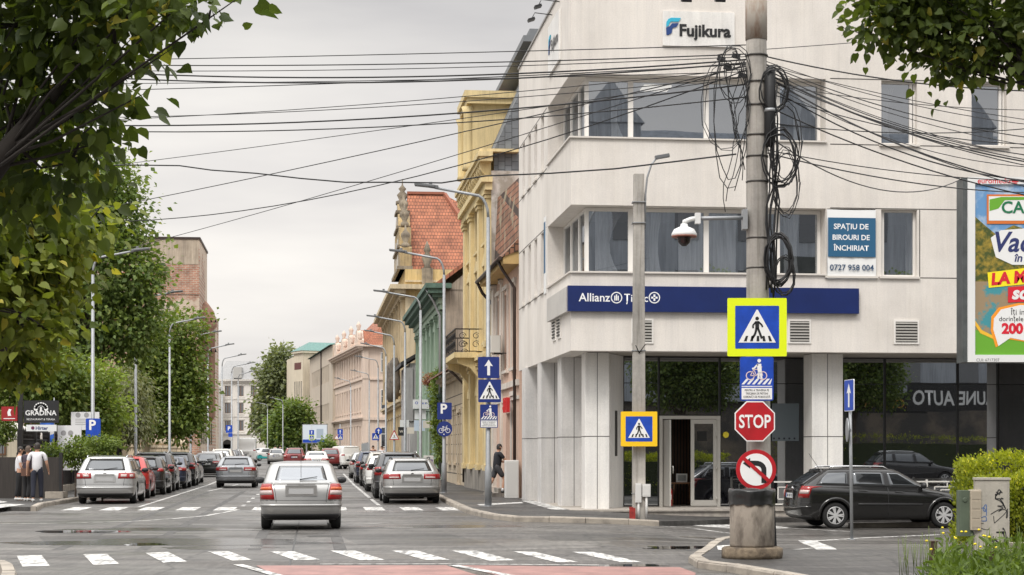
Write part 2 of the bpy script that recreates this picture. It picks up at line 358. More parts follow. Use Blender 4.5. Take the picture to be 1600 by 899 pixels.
# left pavement
lk = gp((57, 799), (67, 793), (112, 785))
LW = lk+[wv(-7.65, 66), wv(-7.65, 320), wv(-60, 320), wv(-60, 40), (-30, 50.5), (-20, 51)]
drape('left_pavement', LW, M_walk, .12, .3)
def kerb(name, pts, w=.16, up=.135, side=1, label='', joint=1.0):
    """separate kerb stones end to end along a line"""
    b = MB(); rnd = random.Random(5)
    for (a, c) in zip(pts, pts[1:]):
        a, c = Vector((*a, 0)), Vector((*c, 0)); d = c-a; n = max(1, int(round(d.length/joint))); t = d.normalized(); q = Vector((-t.y, t.x, 0))*side
        for i in range(n):
            p0, p1 = a+d*(i/n)+t*.006, a+d*((i+1)/n)-t*.006; j = rnd.uniform(-.006, .006); u = up+rnd.uniform(-.006, .004)
            o0, o1, i0, i1 = p0+q*(-.015+j), p1+q*(-.015+j), p0+q*w, p1+q*w
            z = lambda p, h: (p.x, p.y, gz(p.x, p.y)+h)
            b.add([z(o0, -.15), z(o1, -.15), z(i1, -.15), z(i0, -.15), z(o0+q*.02, u), z(o1+q*.02, u), z(i1, u), z(i0, u), z(o0, u-.03), z(o1, u-.03)],
                  [(4, 5, 6, 7), (8, 9, 5, 4), (0, 1, 9, 8), (2, 3, 7, 6), (1, 2, 6, 5, 9), (3, 0, 8, 4, 7)])
    return tag(b.build(name, M_kerb), kind='structure')
kerb('right_kerb', rk+[wv(4.45, 68)], side=-1)
kerb('right_street_kerb', [wv(4.45, 68), wv(4.45, 170)], side=-1, joint=2)
kerb('left_kerb', lk+[wv(-7.65, 66)], side=1)
kerb('left_street_kerb', [wv(-7.65, 66), wv(-7.65, 170)], side=1, joint=2)
kerb('near_left_kerb', gp((-60, 886), (8, 891), (20, 897), (24, 908), (20, 925)), side=-1)
# traffic island on the right
isl = gp((1143, 846.5), (1121, 851), (1099, 866), (1078, 880), (1091, 888), (1136, 894), (1176, 901), (1210, 907), (1700, 1010), (2100, 1010), (2100, 868), (1310, 868.5), (1148, 868.5), (1143, 856))
drape('traffic_island', isl, M_walk, .10, .3)
kerb('island_kerb', list(reversed(gp((1143, 846.5), (1121, 851), (1099, 866), (1078, 880), (1091, 888), (1136, 894), (1176, 901), (1210, 907), (1300, 925)))), side=-1, up=.115, joint=.7)
kerb('far_right_kerb', gp((1330, 825), (1400, 824), (1500, 822.5), (1640, 822)), side=1, up=.11)
# ------------------------------------------------------------ markings
def mark(name, polys, m=M_paint, up=.005, step=2.5):
    b = MB()
    for pl in polys:
        bm = bmesh.new(); vs = [bm.verts.new((x, y, 0)) for x, y in pl]; bm.faces.new(vs)
        for ax in (0, 1):
            lo = min(p[ax] for p in pl); hi = max(p[ax] for p in pl)
            for c in cuts(math.ceil(lo*2)/2, hi, .5) if hi < 70 else cuts(math.ceil(lo/4)*4, hi, 4):
                bmesh.ops.bisect_plane(bm, geom=bm.verts[:]+bm.edges[:]+bm.faces[:], plane_co=(c, 0, 0) if ax == 0 else (0, c, 0), plane_no=(1, 0, 0) if ax == 0 else (0, 1, 0))
        for i, v in enumerate(bm.verts): v.index = i
        b.add([(v.co.x, v.co.y, gz(v.co.x, v.co.y)+up) for v in bm.verts], [[v.index for v in f.verts] for f in bm.faces]); bm.free()
    return tag(b.build(name, m), kind='structure')
def strip(pts, w):
    """ground strip of width w along x,y points"""
    out = []
    for a, c in zip(pts, pts[1:]):
        a, c = Vector(a), Vector(c); t = (c-a).normalized(); n = Vector((-t.y, t.x))*w/2
        out.append([tuple(a-n), tuple(c-n), tuple(c+n), tuple(a+n)])
    return out
near = [((26, 869), (65, 868), (78, 885), (35, 886)), ((130, 867), (167, 866), (186, 881.5), (146, 883.5)), ((227, 864.6), (263, 863), (292, 878), (255.5, 880)),
        ((324, 862), (358, 862), (395, 876), (363, 876.5)), ((421, 862), (459, 862), (500, 875), (461, 876)), ((516, 861), (555, 861), (602, 875.5), (562, 876)),
        ((612, 861), (652, 861), (703, 875.5), (664, 875.5)), ((706, 861), (744, 861), (804, 876), (765, 877)), ((801, 862), (836, 863), (904, 879), (867, 879)),
        ((894, 863), (930, 863), (1003, 879), (969, 879)), ((-70, 870), (-32, 869.5), (-28, 887), (-70, 888))]
mark('near_crosswalk', [gp(*q) for q in near])
mark('far_crosswalk', [[wv(v, 50.2), wv(v+.56, 50.2), wv(v+.56, 53.2), wv(v, 53.2)] for v in [-7.1+1.07*i for i in range(11)]])
mark('stop_line', [[wv(-7.5, 48.7), wv(3.0, 48.9), wv(3.0, 49.02), wv(-7.5, 48.84)]], M_paint2)
mark('guide_line', strip(gp((-60, 820), (60, 818.5), (200, 815.5), (270, 811), (320, 806.5), (352, 801), (372, 796.5)), .13), M_paint)
mark('bay_lines', strip([wv(2.0, 55), wv(2.0, 62)], .12)+strip([wv(2.0, 64), wv(2.0, 120)], .12)+strip([wv(-5.2, 53.5), wv(-5.2, 130)], .12)
     + [[wv(2.0, d), wv(4.3, d+.6), wv(4.3, d+.72), wv(2.0, d+.12)] for d in (54.4, 60.2)], M_paint2)
mark('lane_dashes', [[wv(-2.2, d), wv(-2.08, d), wv(-2.08, d+1.6), wv(-2.2, d+1.6)] for d in (54, 58, 62.5, 68, 74, 80, 86, 95, 104)]
     + strip(gp((325, 768), (372, 757)), .12)+strip(gp((300, 820.5), (396, 820)), .09)+strip(gp((563, 819), (605, 818)), .12)+strip(gp((590, 824), (645, 824.5)), .12), M_paint2)
# red cycle lane with its white borders in front
mark('cycle_lane', [gp((400, 884.5), (697, 884), (722, 892), (745, 899), (800, 915), (850, 960), (520, 960), (428, 899)), gp((716, 884), (1062, 887), (1087, 896), (1083, 915), (900, 960), (890, 915), (800, 906))], M_red, .006)
mark('cycle_lane_lines', strip(gp((500, 882.5), (701, 882.3), (945, 884)), .10)+strip(gp((372, 883), (430, 899), (520, 925)), .15)+strip(gp((708, 884), (790, 899), (900, 925)), .15), M_paint, .009)
# lines to the right of the corner
mark('right_road_lines', strip(gp((1000, 820.5), (1075, 825), (1150, 835)), .12)+strip(gp((1010, 814.5), (1140, 816), (1230, 816)), .35)
     + [gp((1060, 819.5), (1190, 819), (1240, 826), (1140, 826))]+strip(gp((1235, 826), (1330, 831)), .08), M_paint)
mark('arrow_marking', [gp((1247, 845), (1276, 845), (1316, 865), (1284, 866.5))]+strip(gp((1256, 846.5), (1340, 841.5), (1470, 836)), .17)+strip(gp((1225, 861), (1270, 857)), .10), M_paint, .0055)
mark('island_marking', [gp((1120, 863), (1140, 862), (1140, 868), (1122, 871))], M_paint, .108)
mark('pavement_arrow', [gp((815, 789), (832, 788), (866, 797), (890, 804), (862, 804)), gp((745, 795), (815, 791), (818, 793), (750, 797))], M_paint, .126)
mark('corner_markings', [gp((-70, 794), (0, 789), (12, 791), (-50, 799)), gp((-60, 800), (10, 794), (40, 795), (-20, 804))], M_paint, .126)
# repair patches, tyre tracks and seams in the asphalt
M_pd = asphalt('patch_dark', (.046, .044, .042), (.078, .075, .071)); M_pl = asphalt('patch_light', (.098, .093, .088), (.15, .143, .135))
mark('asphalt_patch', [gp((60, 838), (300, 836), (330, 845), (70, 849)), gp((530, 836), (700, 834), (760, 848), (560, 851)), gp((840, 838), (1040, 836), (1075, 843), (870, 848))], M_pd, .002)
mark('asphalt_patch_pale', [gp((330, 826), (396, 825), (388, 838), (310, 840)), gp((770, 848), (900, 846), (940, 856), (800, 860)), gp((-60, 851), (90, 850), (60, 860), (-60, 862)), gp((1140, 876), (1420, 872), (1440, 884), (1150, 890))], M_pl, .0022)
M_tr = mat('tyre_track', (.035, .033, .032), .7, c2=(.085, .081, .077), vscale=5, thr=(.40, .58), detail=10)
mark('tyre_tracks', strip([wv(-1.0, 30), wv(-1.05, 48), wv(-1.0, 75)], .22)+strip([wv(.45, 30), wv(.4, 48), wv(.45, 75)], .22)+strip([wv(-4.3, 30), wv(-4.3, 75)], .2)+strip([wv(-2.9, 30), wv(-2.9, 75)], .2), M_tr, .0015)
mark('asphalt_seam', strip(gp((-60, 857), (200, 853), (520, 851), (900, 853), (1060, 858)), .035)+strip(gp((330, 826), (520, 829), (800, 830)), .03)+strip([wv(-.35, 24), wv(-.3, 120)], .03), mat('bitumen', (.022, .021, .02), .4), .0026)
# puddles
M_water = mat('puddle_water', (.02, .02, .02), .03, spec=.6)
def blob(cx, cy, rx, ry, seed, n=40):
    rr = random.Random(seed); ph = [rr.uniform(0, 6.28) for _ in range(5)]
    c = G(cx, cy); return [(c.x+rx*math.cos(a)*(1+.22*math.sin(3*a+ph[0])+.12*math.sin(5*a+ph[1])+.08*math.sin(9*a+ph[2])), c.y+ry*math.sin(a)*(1+.2*math.sin(2*a+ph[3])+.12*math.sin(4*a+ph[4]))) for a in [2*math.pi*i/n for i in range(n)]]
for i, q in enumerate([(120, 831, .85, .7, 1), (158, 832, .5, .35, 2), (225, 851, .35, .45, 3), (982, 884, .55, .28, 5), (1120, 842, .6, .5, 6), (1075, 856, .8, .6, 7)]):
    mark('puddle', [blob(*q)], M_water, .0035)
M_damp = mat('damp_asphalt', (.05, .048, .046), .20, c2=(.075, .072, .07), vscale=2.5, bump=.12, bscale=30, spec=.5)
for q in [(255, 827, 2.0, .8, 11), (275, 847, 2.6, 1.5, 12), (340, 856, 1.0, .5, 13), (700, 823, 2.2, .7, 14), (610, 800, 1.2, .8, 15)]:
    mark('damp_patch', [blob(*q)], M_damp, .0025)
# manhole
tag(MB().lathe([(.32, 0), (.32, .004)], 20, G(505, 838)+Vector((0, 0, .001))).build('manhole_cover', mat('iron_dark', (.05, .048, .045), .5, .6)), 'round iron manhole cover set in the asphalt behind the silver hatchback', 'manhole cover')
# ============================================================ the white corner building
BO = W(6.75, 47.0, 0); BO.z = 0
bank = thing('office_building', 'white three storey corner office building with blue fascia and dark ribbon windows', 'building', BO, YAW)
exv, eyv = Vector((math.cos(YAW), math.sin(YAW), 0)), Vector((-math.sin(YAW), math.cos(YAW), 0))
def bx_(px, y=0.0):                                 # photo column -> local x on the plane local y
    k = (px-CX)/F; o = BO+eyv*y
    return (k*o.y-o.x)/(exv.x-k*exv.y)
def bz_(py, px, y=0.0): return EYE+(HY-py)/F*(BO+exv*bx_(px, y)+eyv*y).y
M_wh = plaster('white_cladding', (.71, .668, .622), (.58, .54, .495), .35, .8, (.42, .72), .055)
M_wh2 = plaster('white_panel', (.80, .78, .75), (.72, .70, .67), .8, .35, (.45, .7), .08)
M_gr = plaster('grey_panel', (.64, .625, .61), (.53, .52, .51), .8, .4, (.45, .7), .12)
M_conc = plaster('rough_concrete', (.47, .42, .36), (.33, .29, .25), 1.4, .95, (.45, .65), .35)
M_frame = mat('window_frame_white', (.74, .71, .67), .45)
M_alu = mat('aluminium_frame', (.55, .53, .49), .4, .3)
M_gl = glassmat('office_glass', (.018, .022, .027), .40, .01, .03, clear=.62)
M_gd = glassmat('shop_glass', (.006, .006, .008), .34, .008, .04)
M_shad = mat('joint_dark', (.06, .055, .05), .8)
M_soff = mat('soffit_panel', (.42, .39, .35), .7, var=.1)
M_gran = mat('granite_plinth', (.42, .38, .33), .7, c2=(.30, .27, .24), vscale=5, thr=(.4, .6), bump=.15, bscale=40)
M_tile = brickmat('plinth_tiles', (.42, .39, .35), (.40, .37, .33), (.25, .23, .2), .6, .6, .4, (0, 0, 0), .01)
WX, WY, T = 27.0, 12.0, .55
Z0, Z1, Z2, Z3, Z4, Z5 = 4.30, 6.34, 8.13, 9.88, 11.58, 14.2
def hole_wall(mb, axis, u0, u1, z0, z1, holes, plane, depth):
    """wall in the plane with rectangular holes and reveals; axis 'x': u is x, outside -y; axis 'y': u is y, outside -x"""
    us = sorted({u0, u1}|{h[0] for h in holes}|{h[1] for h in holes}); zs = sorted({z0, z1}|{h[2] for h in holes}|{h[3] for h in holes})
    pt = (lambda u, w, z: (u, plane+w, z)) if axis == 'x' else (lambda u, w, z: (plane+w, u, z))
    for a, b in zip(us, us[1:]):
        for c, d in zip(zs, zs[1:]):
            mu, mz = (a+b)/2, (c+d)/2
            if any(h[0] < mu < h[1] and h[2] < mz < h[3] for h in holes): continue
            mb.quad(pt(a, 0, c), pt(b, 0, c), pt(b, 0, d), pt(a, 0, d))
    for h in holes:
        a, b, c, d = h[:4]
        mb.quad(pt(a, 0, c), pt(a, depth, c), pt(a, depth, d), pt(a, 0, d)); mb.quad(pt(b, 0, c), pt(b, 0, d), pt(b, depth, d), pt(b, depth, c))
        mb.quad(pt(a, 0, c), pt(b, 0, c), pt(b, depth, c), pt(a, depth, c)); mb.quad(pt(a, 0, d), pt(a, depth, d), pt(b, depth, d), pt(b, 0, d))
up_h = [(bx_(a), bx_(b)) for a, b in ((1377, 1433), (1518, 1573))]+[(13.6, 14.6), (16.3, 17.3), (19, 20)]
lo_h = [(bx_(1292), bx_(1368)), (bx_(1377), bx_(1433))]+[(10.87, 11.86), (13.6, 14.6), (16.3, 17.3), (19, 20)]
RB = bx_(1280)
slits = [(5.55, 6.25), (7.15, 7.85), (8.75, 9.4), (10.35, 10.95)]
b = MB()
for (za, zb) in ((Z0, Z1), (Z2, Z3), (Z4, Z5)):
    b.box(0, WX, 0, T, za, zb); b.box(0, T, T, WY, za, zb)
for (za, zb, hs_) in ((Z1, Z2, lo_h), (Z3, Z4, up_h)):
    hole_wall(b, 'x', RB+.18, WX, za, zb, [(p, q, za+.001, zb-.001) for p, q in hs_], 0, .3)
    hole_wall(b, 'y', 4.7, WY, za, zb, [(p, q, za+.04, zb-.02) for p, q in slits], 0, .3)
    b.quad((RB+.18, 0, za), (RB+.18, T, za), (RB+.18, T, zb), (RB+.18, 0, zb)); b.quad((0, 4.7, za), (T, 4.7, za), (T, 4.7, zb), (0, 4.7, zb))
b.quad((0, WY, Z0), (WX, WY, Z0), (WX, WY, Z5), (0, WY, Z5)); b.quad((WX, 0, Z0), (WX, WY, Z0), (WX, WY, Z5), (WX, 0, Z5))
b.box(T, WX, T, WY, Z5-.4, Z5-.25)
b.build('wall', M_wh, bank)
b = MB(); b.box(-.04, WX, -.04, .35, Z5, Z5+.06); b.box(-.04, .35, .35, WY, Z5, Z5+.06); b.build('parapet_cap', mat('zinc_cap', (.33, .32, .31), .5, .4), bank)
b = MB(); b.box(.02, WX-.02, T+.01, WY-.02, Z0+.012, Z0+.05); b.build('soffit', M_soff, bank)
# horizontal and vertical joints, a hair deep in look: narrow proud strips of shadow gap
b = MB()
for z in (Z1-.03, Z2+.02, Z3-.03, Z4+.02): b.box(RB+.3, WX, -.004, .0, z-.012, z+.012); b.box(-.004, 0, 4.9, WY, z-.012, z+.012)
for x in (bx_(1437), 12.2, 15.4): b.box(x-.012, x+.012, -.004, 0, Z1, Z2)
b.build('panel_joint', M_shad, bank)
def pane(parent, axis, u0, u1, z0, z1, plane, mull=(), tr=(), fw=.06, glass=None, frame=None, name='window'):
    pt = (lambda u, w, z: (u, plane+w, z)) if axis == 'x' else (lambda u, w, z: (plane+w, u, z))
    g_ = MB(); g_.quad(pt(u0, .05, z0), pt(u1, .05, z0), pt(u1, .05, z1), pt(u0, .05, z1)); w_ = g_.build(name, glass or M_gl, parent)
    f_ = MB()
    def bb(a, c, e1, e2):
        p, q = pt(a, 0, e1), pt(c, .07, e2); f_.box(min(p[0], q[0]), max(p[0], q[0]), min(p[1], q[1]), max(p[1], q[1]), e1, e2)
    bb(u0, u0+fw, z0, z1); bb(u1-fw, u1, z0, z1); bb(u0+fw, u1-fw, z0, z0+fw); bb(u0+fw, u1-fw, z1-fw, z1)
    for m_ in mull: bb(m_-fw*.75, m_+fw*.75, z0+fw, z1-fw)
    for t_ in tr: bb(u0+fw, u1-fw, t_-fw*.4, t_+fw*.4)
    f_.build('frame', frame or M_frame, w_); return w_
for (za, zb) in ((Z1, Z2), (Z3, Z4)):
    ml = [bx_(p, .5) for p in (985, 1103, 1214)]
    pane(bank, 'x', .45, RB+.17, za+.01, zb-.01, .45, ml, fw=.09)
    pane(bank, 'y', .57, 4.69, za+.01, zb-.01, .45, (1.7, 3.2), fw=.08)
    for (p, q) in slits: pane(bank, 'y', p+.01, q-.01, za+.05, zb-.03, .22, fw=.04)
for (p, q) in lo_h: pane(bank, 'x', p+.005, q-.005, Z1+.005, Z2-.005, .16, (p+.09,), fw=.05)
for (p, q) in up_h: pane(bank, 'x', p+.005, q-.005, Z3+.005, Z4-.005, .16, (q-.12,), fw=.05)
# rooms behind the office glass: back walls, ceilings, curtains
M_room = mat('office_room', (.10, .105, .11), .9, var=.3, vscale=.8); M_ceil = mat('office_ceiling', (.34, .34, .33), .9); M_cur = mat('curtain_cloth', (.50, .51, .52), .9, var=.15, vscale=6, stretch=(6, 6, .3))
for (za, zb) in ((Z1, Z2), (Z3, Z4)):
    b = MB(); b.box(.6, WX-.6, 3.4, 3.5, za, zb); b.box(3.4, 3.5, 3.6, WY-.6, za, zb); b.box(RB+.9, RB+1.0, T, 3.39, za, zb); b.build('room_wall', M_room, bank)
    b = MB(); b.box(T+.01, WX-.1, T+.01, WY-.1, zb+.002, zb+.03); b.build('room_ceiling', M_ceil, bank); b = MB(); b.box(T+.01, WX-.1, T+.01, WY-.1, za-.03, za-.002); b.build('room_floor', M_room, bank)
def curtain(x0, x1, z0, z1, y, sw=0.0):
    b = MB(); rows = []
    for i in range(7):
        t_ = i/6; a = x0+(x1-x0)*0; c = x1-(x1-x0)*sw*math.sin(math.pi*t_*.9); rows.append([(a+(c-a)*k/18, y+.035*math.sin(k*1.9), z1-(z1-z0)*t_) for k in range(19)])
    b.grid(rows).build('curtain', M_cur, bank, fixn=False)
for (za, zb, cs) in ((Z1, Z2, ((bx_(930, .7), bx_(975, .7), .5), (bx_(1010, .7), bx_(1036, .7), .3), (bx_(1060, .7), bx_(1098, .7), 0), (bx_(1108, .7), bx_(1150, .7), 0), (bx_(1225, .7), bx_(1250, .7), .2), (bx_(1415, .7), bx_(1440, .7), .2))), (Z3, Z4, ((bx_(955, .7), bx_(984, .7), .7), (bx_(1240, .7), bx_(1262, .7), .5), (bx_(1380, .7), bx_(1398, .7), .6), (bx_(1560, .7), bx_(1585, .7), .5)))):
    for (x0, x1, sw) in cs: curtain(x0, x1, za+.06, zb-.05, .72, sw)
M_sill = mat('sill_cream', (.62, .58, .53), .6)
sl_ = [(-.05, RB+.2, -.06, .42, z+.002, z+.045) for z in (Z1, Z3)]+[(-.05, .42, .42, 4.68, z+.002, z+.045) for z in (Z1, Z3)]+[(p-.06, q+.06, -.07, .12, Z1-.06, Z1-.004) for p, q in lo_h]+[(p-.06, q+.06, -.07, .12, Z3-.06, Z3-.004) for p, q in up_h]+[(-.06, .1, p-.04, q+.04, z-.035, z+.03) for p, q in slits for z in (Z1, Z3)]
for q_ in sl_: MB().box(*q_).build('window_sill', M_sill, bank)
# roller blinds and ceiling lamp seen behind the upper ribbon
tag(None or MB().box(bx_(1003, 1.6), bx_(1045, 1.6), 1.2, 1.9, Z4-.05, Z4-.01).build('ceiling_lamp', mat('lamp_glow', (1, .93, .8), .5, emit=.9), bank), None)
# vents
def vent(p0, p1, y0, y1):
    x0, x1 = bx_(p0), bx_(p1); z1, z0 = bz_(y0, p0), bz_(y1, p0)
    v = MB(); v.box(x0-.05, x1+.05, -.03, -.001, z0-.05, z1+.05); o = v.build('vent', M_frame, bank)
    s_ = MB(); s_.box(x0, x1, -.034, -.0305, z0, z1); s_.build('vent_recess', M_shad, o)
    s_ = MB(); n = 7
    for i in range(n): z = z0+(z1-z0)*(i+.5)/n; s_.bar((x0, -.045, z), (x1, -.045, z), .012, .035)
    s_.build('slat', M_alu, o)
for q in ((989, 1018, 501, 534), (1234, 1264, 502, 534), (1399, 1433, 503, 535)): vent(*q)
for y0 in (1.9, 2.9):
    v = MB(); v.box(-.03, -.001, y0, y0+.6, 4.75, 5.35); o = v.build('vent', M_frame, bank)
    s_ = MB()
    for i in range(6): z = 4.8+.5*(i+.5)/6; s_.bar((-.04, y0+.05, z), (-.04, y0+.55, z), .03, .04)
    s_.build('slat', M_shad, o)
# ground floor
PL = .12
b = MB(); b.box(.05, WX, .15, WY, -.6, PL-.05); b.box(.0, WX, .1, WY, PL-.049, PL); b.build('plinth', M_gran, bank)
b = MB(); b.box(.0, WX, 3.0, WY, PL+.0, PL+.004); b.build('porch_floor', M_tile, bank)
GY = 2.55
def column(cx, cy, w, m, rot=0):
    c = MB(); c.slab(rrect(cx-w/2, cx+w/2, cy-w/2, cy+w/2, .015, 1), PL, Z0); o = c.build('column', m, bank)
    j = MB(); j.box(cx-.008, cx+.008, cy-w/2-.003, cy-w/2+.01, PL, Z0); j.box(cx-w/2-.003, cx+w/2, cy-w/2-.003, cy-w/2+.001, 2.05, 2.07); j.box(cx-w/2-.003, cx-w/2+.001, cy-w/2, cy+w/2, 2.05, 2.07)
    j.build('panel_joint', M_shad, o); return o
column(bx_(933, .95), 1.25, .66, M_wh2)
for px, d_ in ((897, 3.3), (866, 6.4), (840, 9.6)): column(bx_(px, d_), d_+.37, .74 if px > 870 else .82, M_gr)
column(bx_(1291, .9), 1.2, .86, M_wh2)
column(bx_(1640, .9), 1.2, .86, M_wh2); column(17.5, 1.2, .86, M_wh2)
b = MB(); b.box(.25, 1.2, WY-1.1, WY-.02, PL, Z0); b.build('end_wall', M_conc, bank)
b = MB(); b.box(1.35, 1.5, 1.9, WY, PL, Z0); b.build('side_wall', M_gr, bank)
p0, p1 = (bx_(955, 1.2), 1.35), (bx_(974, GY), GY)
b = MB(); b.slab([p0, p1, (p1[0]-.1, p1[1]+.05), (p0[0]-.1, p0[1]+.05)], PL, Z0); o = b.build('entrance_wall', M_wh2, bank)
t_ = (Vector(p1)-Vector(p0)); n_ = Vector((t_.y, -t_.x)).normalized(); c_ = Vector(p0)+t_*.42
b = MB(); pz = rrect(-.06, .06, 1.55, 2.75, .059, 6)
b.obox((c_.x+n_.x*.005, c_.y+n_.y*.005, 2.15), (t_.normalized().x*.10, t_.normalized().y*.10, 0), (n_.x*.012, n_.y*.012, 0), (0, 0, .62)); b.build('slot_opening', M_shad, o)
# dark shop front: bays of glass with a transom, the door bay apart
dz = bz_(650, 1078, GY); dx0, dx1, dxm = bx_(1030, GY), bx_(1125, GY), bx_(1079, GY)
M_dk = mat('shopfront_frame_dark', (.012, .012, .013), .4)
edges = [bx_(974, GY), dx0, dx1, bx_(1200, GY), bx_(1265, GY), bx_(1316, GY), bx_(1383, GY), bx_(1497, GY), bx_(1560, GY), 14.2, 16.8, 19.5, 22.5, WX-.1]
TZ = bz_(600, 1300, GY)
for a, c in zip(edges, edges[1:]):
    if a == dx0: continue
    pane(bank, 'x', a+.004, c-.004, PL+.02, Z0-.01, GY, (), (TZ,), fw=.022, glass=M_gd, frame=M_dk, name='shop_window')
pane(bank, 'x', dx0, dx1, dz+.01, Z0-.01, GY, (), (), fw=.022, glass=M_gd, frame=M_dk, name='shop_window')
# dark lobby behind the open door leaf
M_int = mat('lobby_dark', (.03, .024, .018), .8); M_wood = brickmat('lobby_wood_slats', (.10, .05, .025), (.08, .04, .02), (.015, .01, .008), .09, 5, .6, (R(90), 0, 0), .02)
b = MB(); b.box(dx0-.3, dx1+.3, GY+1.6, GY+1.7, PL, dz+.3); b.build('lobby_wall', M_wood, bank)
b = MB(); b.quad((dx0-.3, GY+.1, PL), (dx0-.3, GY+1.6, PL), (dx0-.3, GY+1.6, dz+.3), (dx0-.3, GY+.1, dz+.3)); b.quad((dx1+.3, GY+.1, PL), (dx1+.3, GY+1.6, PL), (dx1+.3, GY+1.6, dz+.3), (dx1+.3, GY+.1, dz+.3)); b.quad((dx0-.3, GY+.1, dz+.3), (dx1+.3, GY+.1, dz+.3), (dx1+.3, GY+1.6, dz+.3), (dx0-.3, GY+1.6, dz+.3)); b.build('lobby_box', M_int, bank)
b = MB(); fw = .09
b.box(dx0, dx0+fw, GY-.05, GY+.09, PL, dz); b.box(dx1-fw, dx1, GY-.05, GY+.09, PL, dz); b.box(dx0+fw, dx1-fw, GY-.05, GY+.09, dz-fw, dz); do = b.build('door_frame', M_alu, bank)
def leaf(x0, x1, y, name, par):
    q = MB(); q.box(x0, x0+.1, y-.03, y+.03, PL+.02, dz-fw-.01); q.box(x1-.1, x1, y-.03, y+.03, PL+.02, dz-fw-.01); q.box(x0+.1, x1-.1, y-.03, y+.03, PL+.02, PL+.18); q.box(x0+.1, x1-.1, y-.03, y+.03, dz-fw-.13, dz-fw-.01)
    l = q.build(name, M_alu, par); g_ = MB(); g_.quad((x0+.1, y, PL+.18), (x1-.1, y, PL+.18), (x1-.1, y, dz-.2), (x0+.1, y, dz-.2)); g_.build('door_glass', M_gd, l); return l
leaf(dxm, dx1-fw-.005, GY, 'door', do)
q = MB(); q.obox((dx0+.16, GY-.30, (PL+dz-.1)/2), (.03, -.32, 0), (.02, 0, 0), (0, 0, (dz-.1-PL)/2-.02)); l2 = q.build('door', M_alu, do)
h = MB(); h.tube([(dx0+.22, GY-.52, 1.25), (dx0+.28, GY-.55, 1.25), (dx0+.28, GY-.55, 1.05)], .015); h.build('handle', M_alu, l2)
for z in (.35, 1.2, 2.1): MB().tube([(dx1-fw-.02, GY-.07, z-.05), (dx1-fw-.02, GY-.07, z+.05)], .02).build('hinge', M_alu, do)
h = MB(); h.box(bx_(1090, GY), bx_(1104, GY), GY-.04, GY-.032, 1.95, 2.22); o = h.build('door_notice', mat('notice_black', (.01, .01, .01), .4), do)
# poster behind the shop window, opening-hours style; round yellow sticker
h = MB(); h.box(bx_(1206, GY), bx_(1248, GY), GY-.02, GY-.012, 1.95, 3.0); o = h.build('window_poster', mat('poster_grey', (.13, .16, .18), .4), bank)
for i in range(5): MB().lathe([(.03, -.001), (.03, 0)], 10, (bx_(1209+8*i, GY), GY-.022, 2.02), 'Y').build('icon', mat('poster_icon', (.02, .02, .03), .5), o)
MB().lathe([(.085, -.002), (.085, 0)], 20, (bx_(1134, GY), GY-.012, 2.12), 'Y').build('sticker', mat('sticker_yellow', (.75, .62, .04), .5), bank)
# fascia sign
M_navy = mat('sign_navy', (.006, .018, .105), .38, var=.12, vscale=2); M_sw = mat('letter_white', (.80, .80, .80), .5)
x0, x1 = -.10, bx_(1340); sz0, sz1 = bz_(487, 893), bz_(447, 893)
b = MB(); b.box(x0, x1, -.13, -.002, sz0, sz1); fas = b.build('fascia_sign', M_navy, bank)
b = MB(); b.box(-.13, -.002, -.002, 3.9, sz0, sz1-.02); b.build('side_fascia_panel', plaster('fascia_grey', (.52, .50, .47), (.45, .43, .41), 1, .5, (.4, .7), .05), fas)
zb = bz_(471.5, 905)
text('Allianz', 'lettering', M_sw, fas, (bx_(903), -.131, zb), width=bx_(952)-bx_(903), align='L', bold=.012)
text('Țiriac', 'lettering', M_sw, fas, (bx_(974), -.131, zb), width=bx_(1011)-bx_(974), align='L', bold=.012)
def emblem(cx, cz, kind):
    f_ = Flat(-.132); f_.ring(cx, cz, .125, .152)
    if kind: 
        for dx, h0 in ((-.045, .05), (0, .085), (.045, .05)): f_.rect(cx+dx-.016, cx+dx+.016, cz-.075, cz+h0)
    else:
        f_.rect(cx-.025, cx+.025, cz-.085, cz-.015); f_.rect(cx-.025, cx+.025, cz+.015, cz+.085); f_.rect(cx-.085, cx-.03, cz-.025, cz+.025); f_.rect(cx+.03, cx+.085, cz-.025, cz+.025)
    f_.build('emblem', M_sw, fas)
emblem(bx_(962), bz_(466, 962), 1); emblem(bx_(1021), bz_(466, 1021), 0)
# lettering board high on the front and its twin on the street side
def board_front(p0_, p1_, y0, y1):
    x0, x1 = bx_(p0_), bx_(p1_); z1, z0 = bz_(y0, p0_), bz_(y1, p0_)
    b = MB(); b.box(x0, x1, -.06, -.004, z0, z1); o = b.build('roof_board', M_wh2, bank); return o, x0, x1, z0, z1
M_blk = mat('letter_black', (.01, .01, .011), .5); M_cy = mat('logo_cyan', (.03, .42, .60), .5); M_nv = mat('logo_navy', (.012, .05, .20), .5)
def logo(o, f, s, org, X):
    """two-tone F mark: each polygon in unit coordinates"""
    def pl(pts, m, n):
        b = MB(); N = Vector(X).cross(Vector((0, 0, 1))); vs = [Vector(org)+Vector(X)*(u*s)+Vector((0, 0, w*s)) for u, w in pts]
        b.add(vs+[v+N*.02 for v in vs], [tuple(range(len(vs))), tuple(reversed(range(len(vs), 2*len(vs))))]+[(i, (i+1) % len(vs), (i+1) % len(vs)+len(vs), i+len(vs)) for i in range(len(vs))])
        b.build(n, m, o)
    pl([(0, .45), (.02, .75), (.12, .92), (.3, 1), (.85, 1), (.78, .85), (.72, .78), (.3, .78), (.2, .7), (.16, .55)], M_cy, 'logo_cyan')
    pl([(0, .42), (.2, .5), (.34, .68), (.72, .70), (.62, .5), (.45, .44), (.36, .4), (.32, .12), (.1, 0), (.02, .02)], M_nv, 'logo_blue')
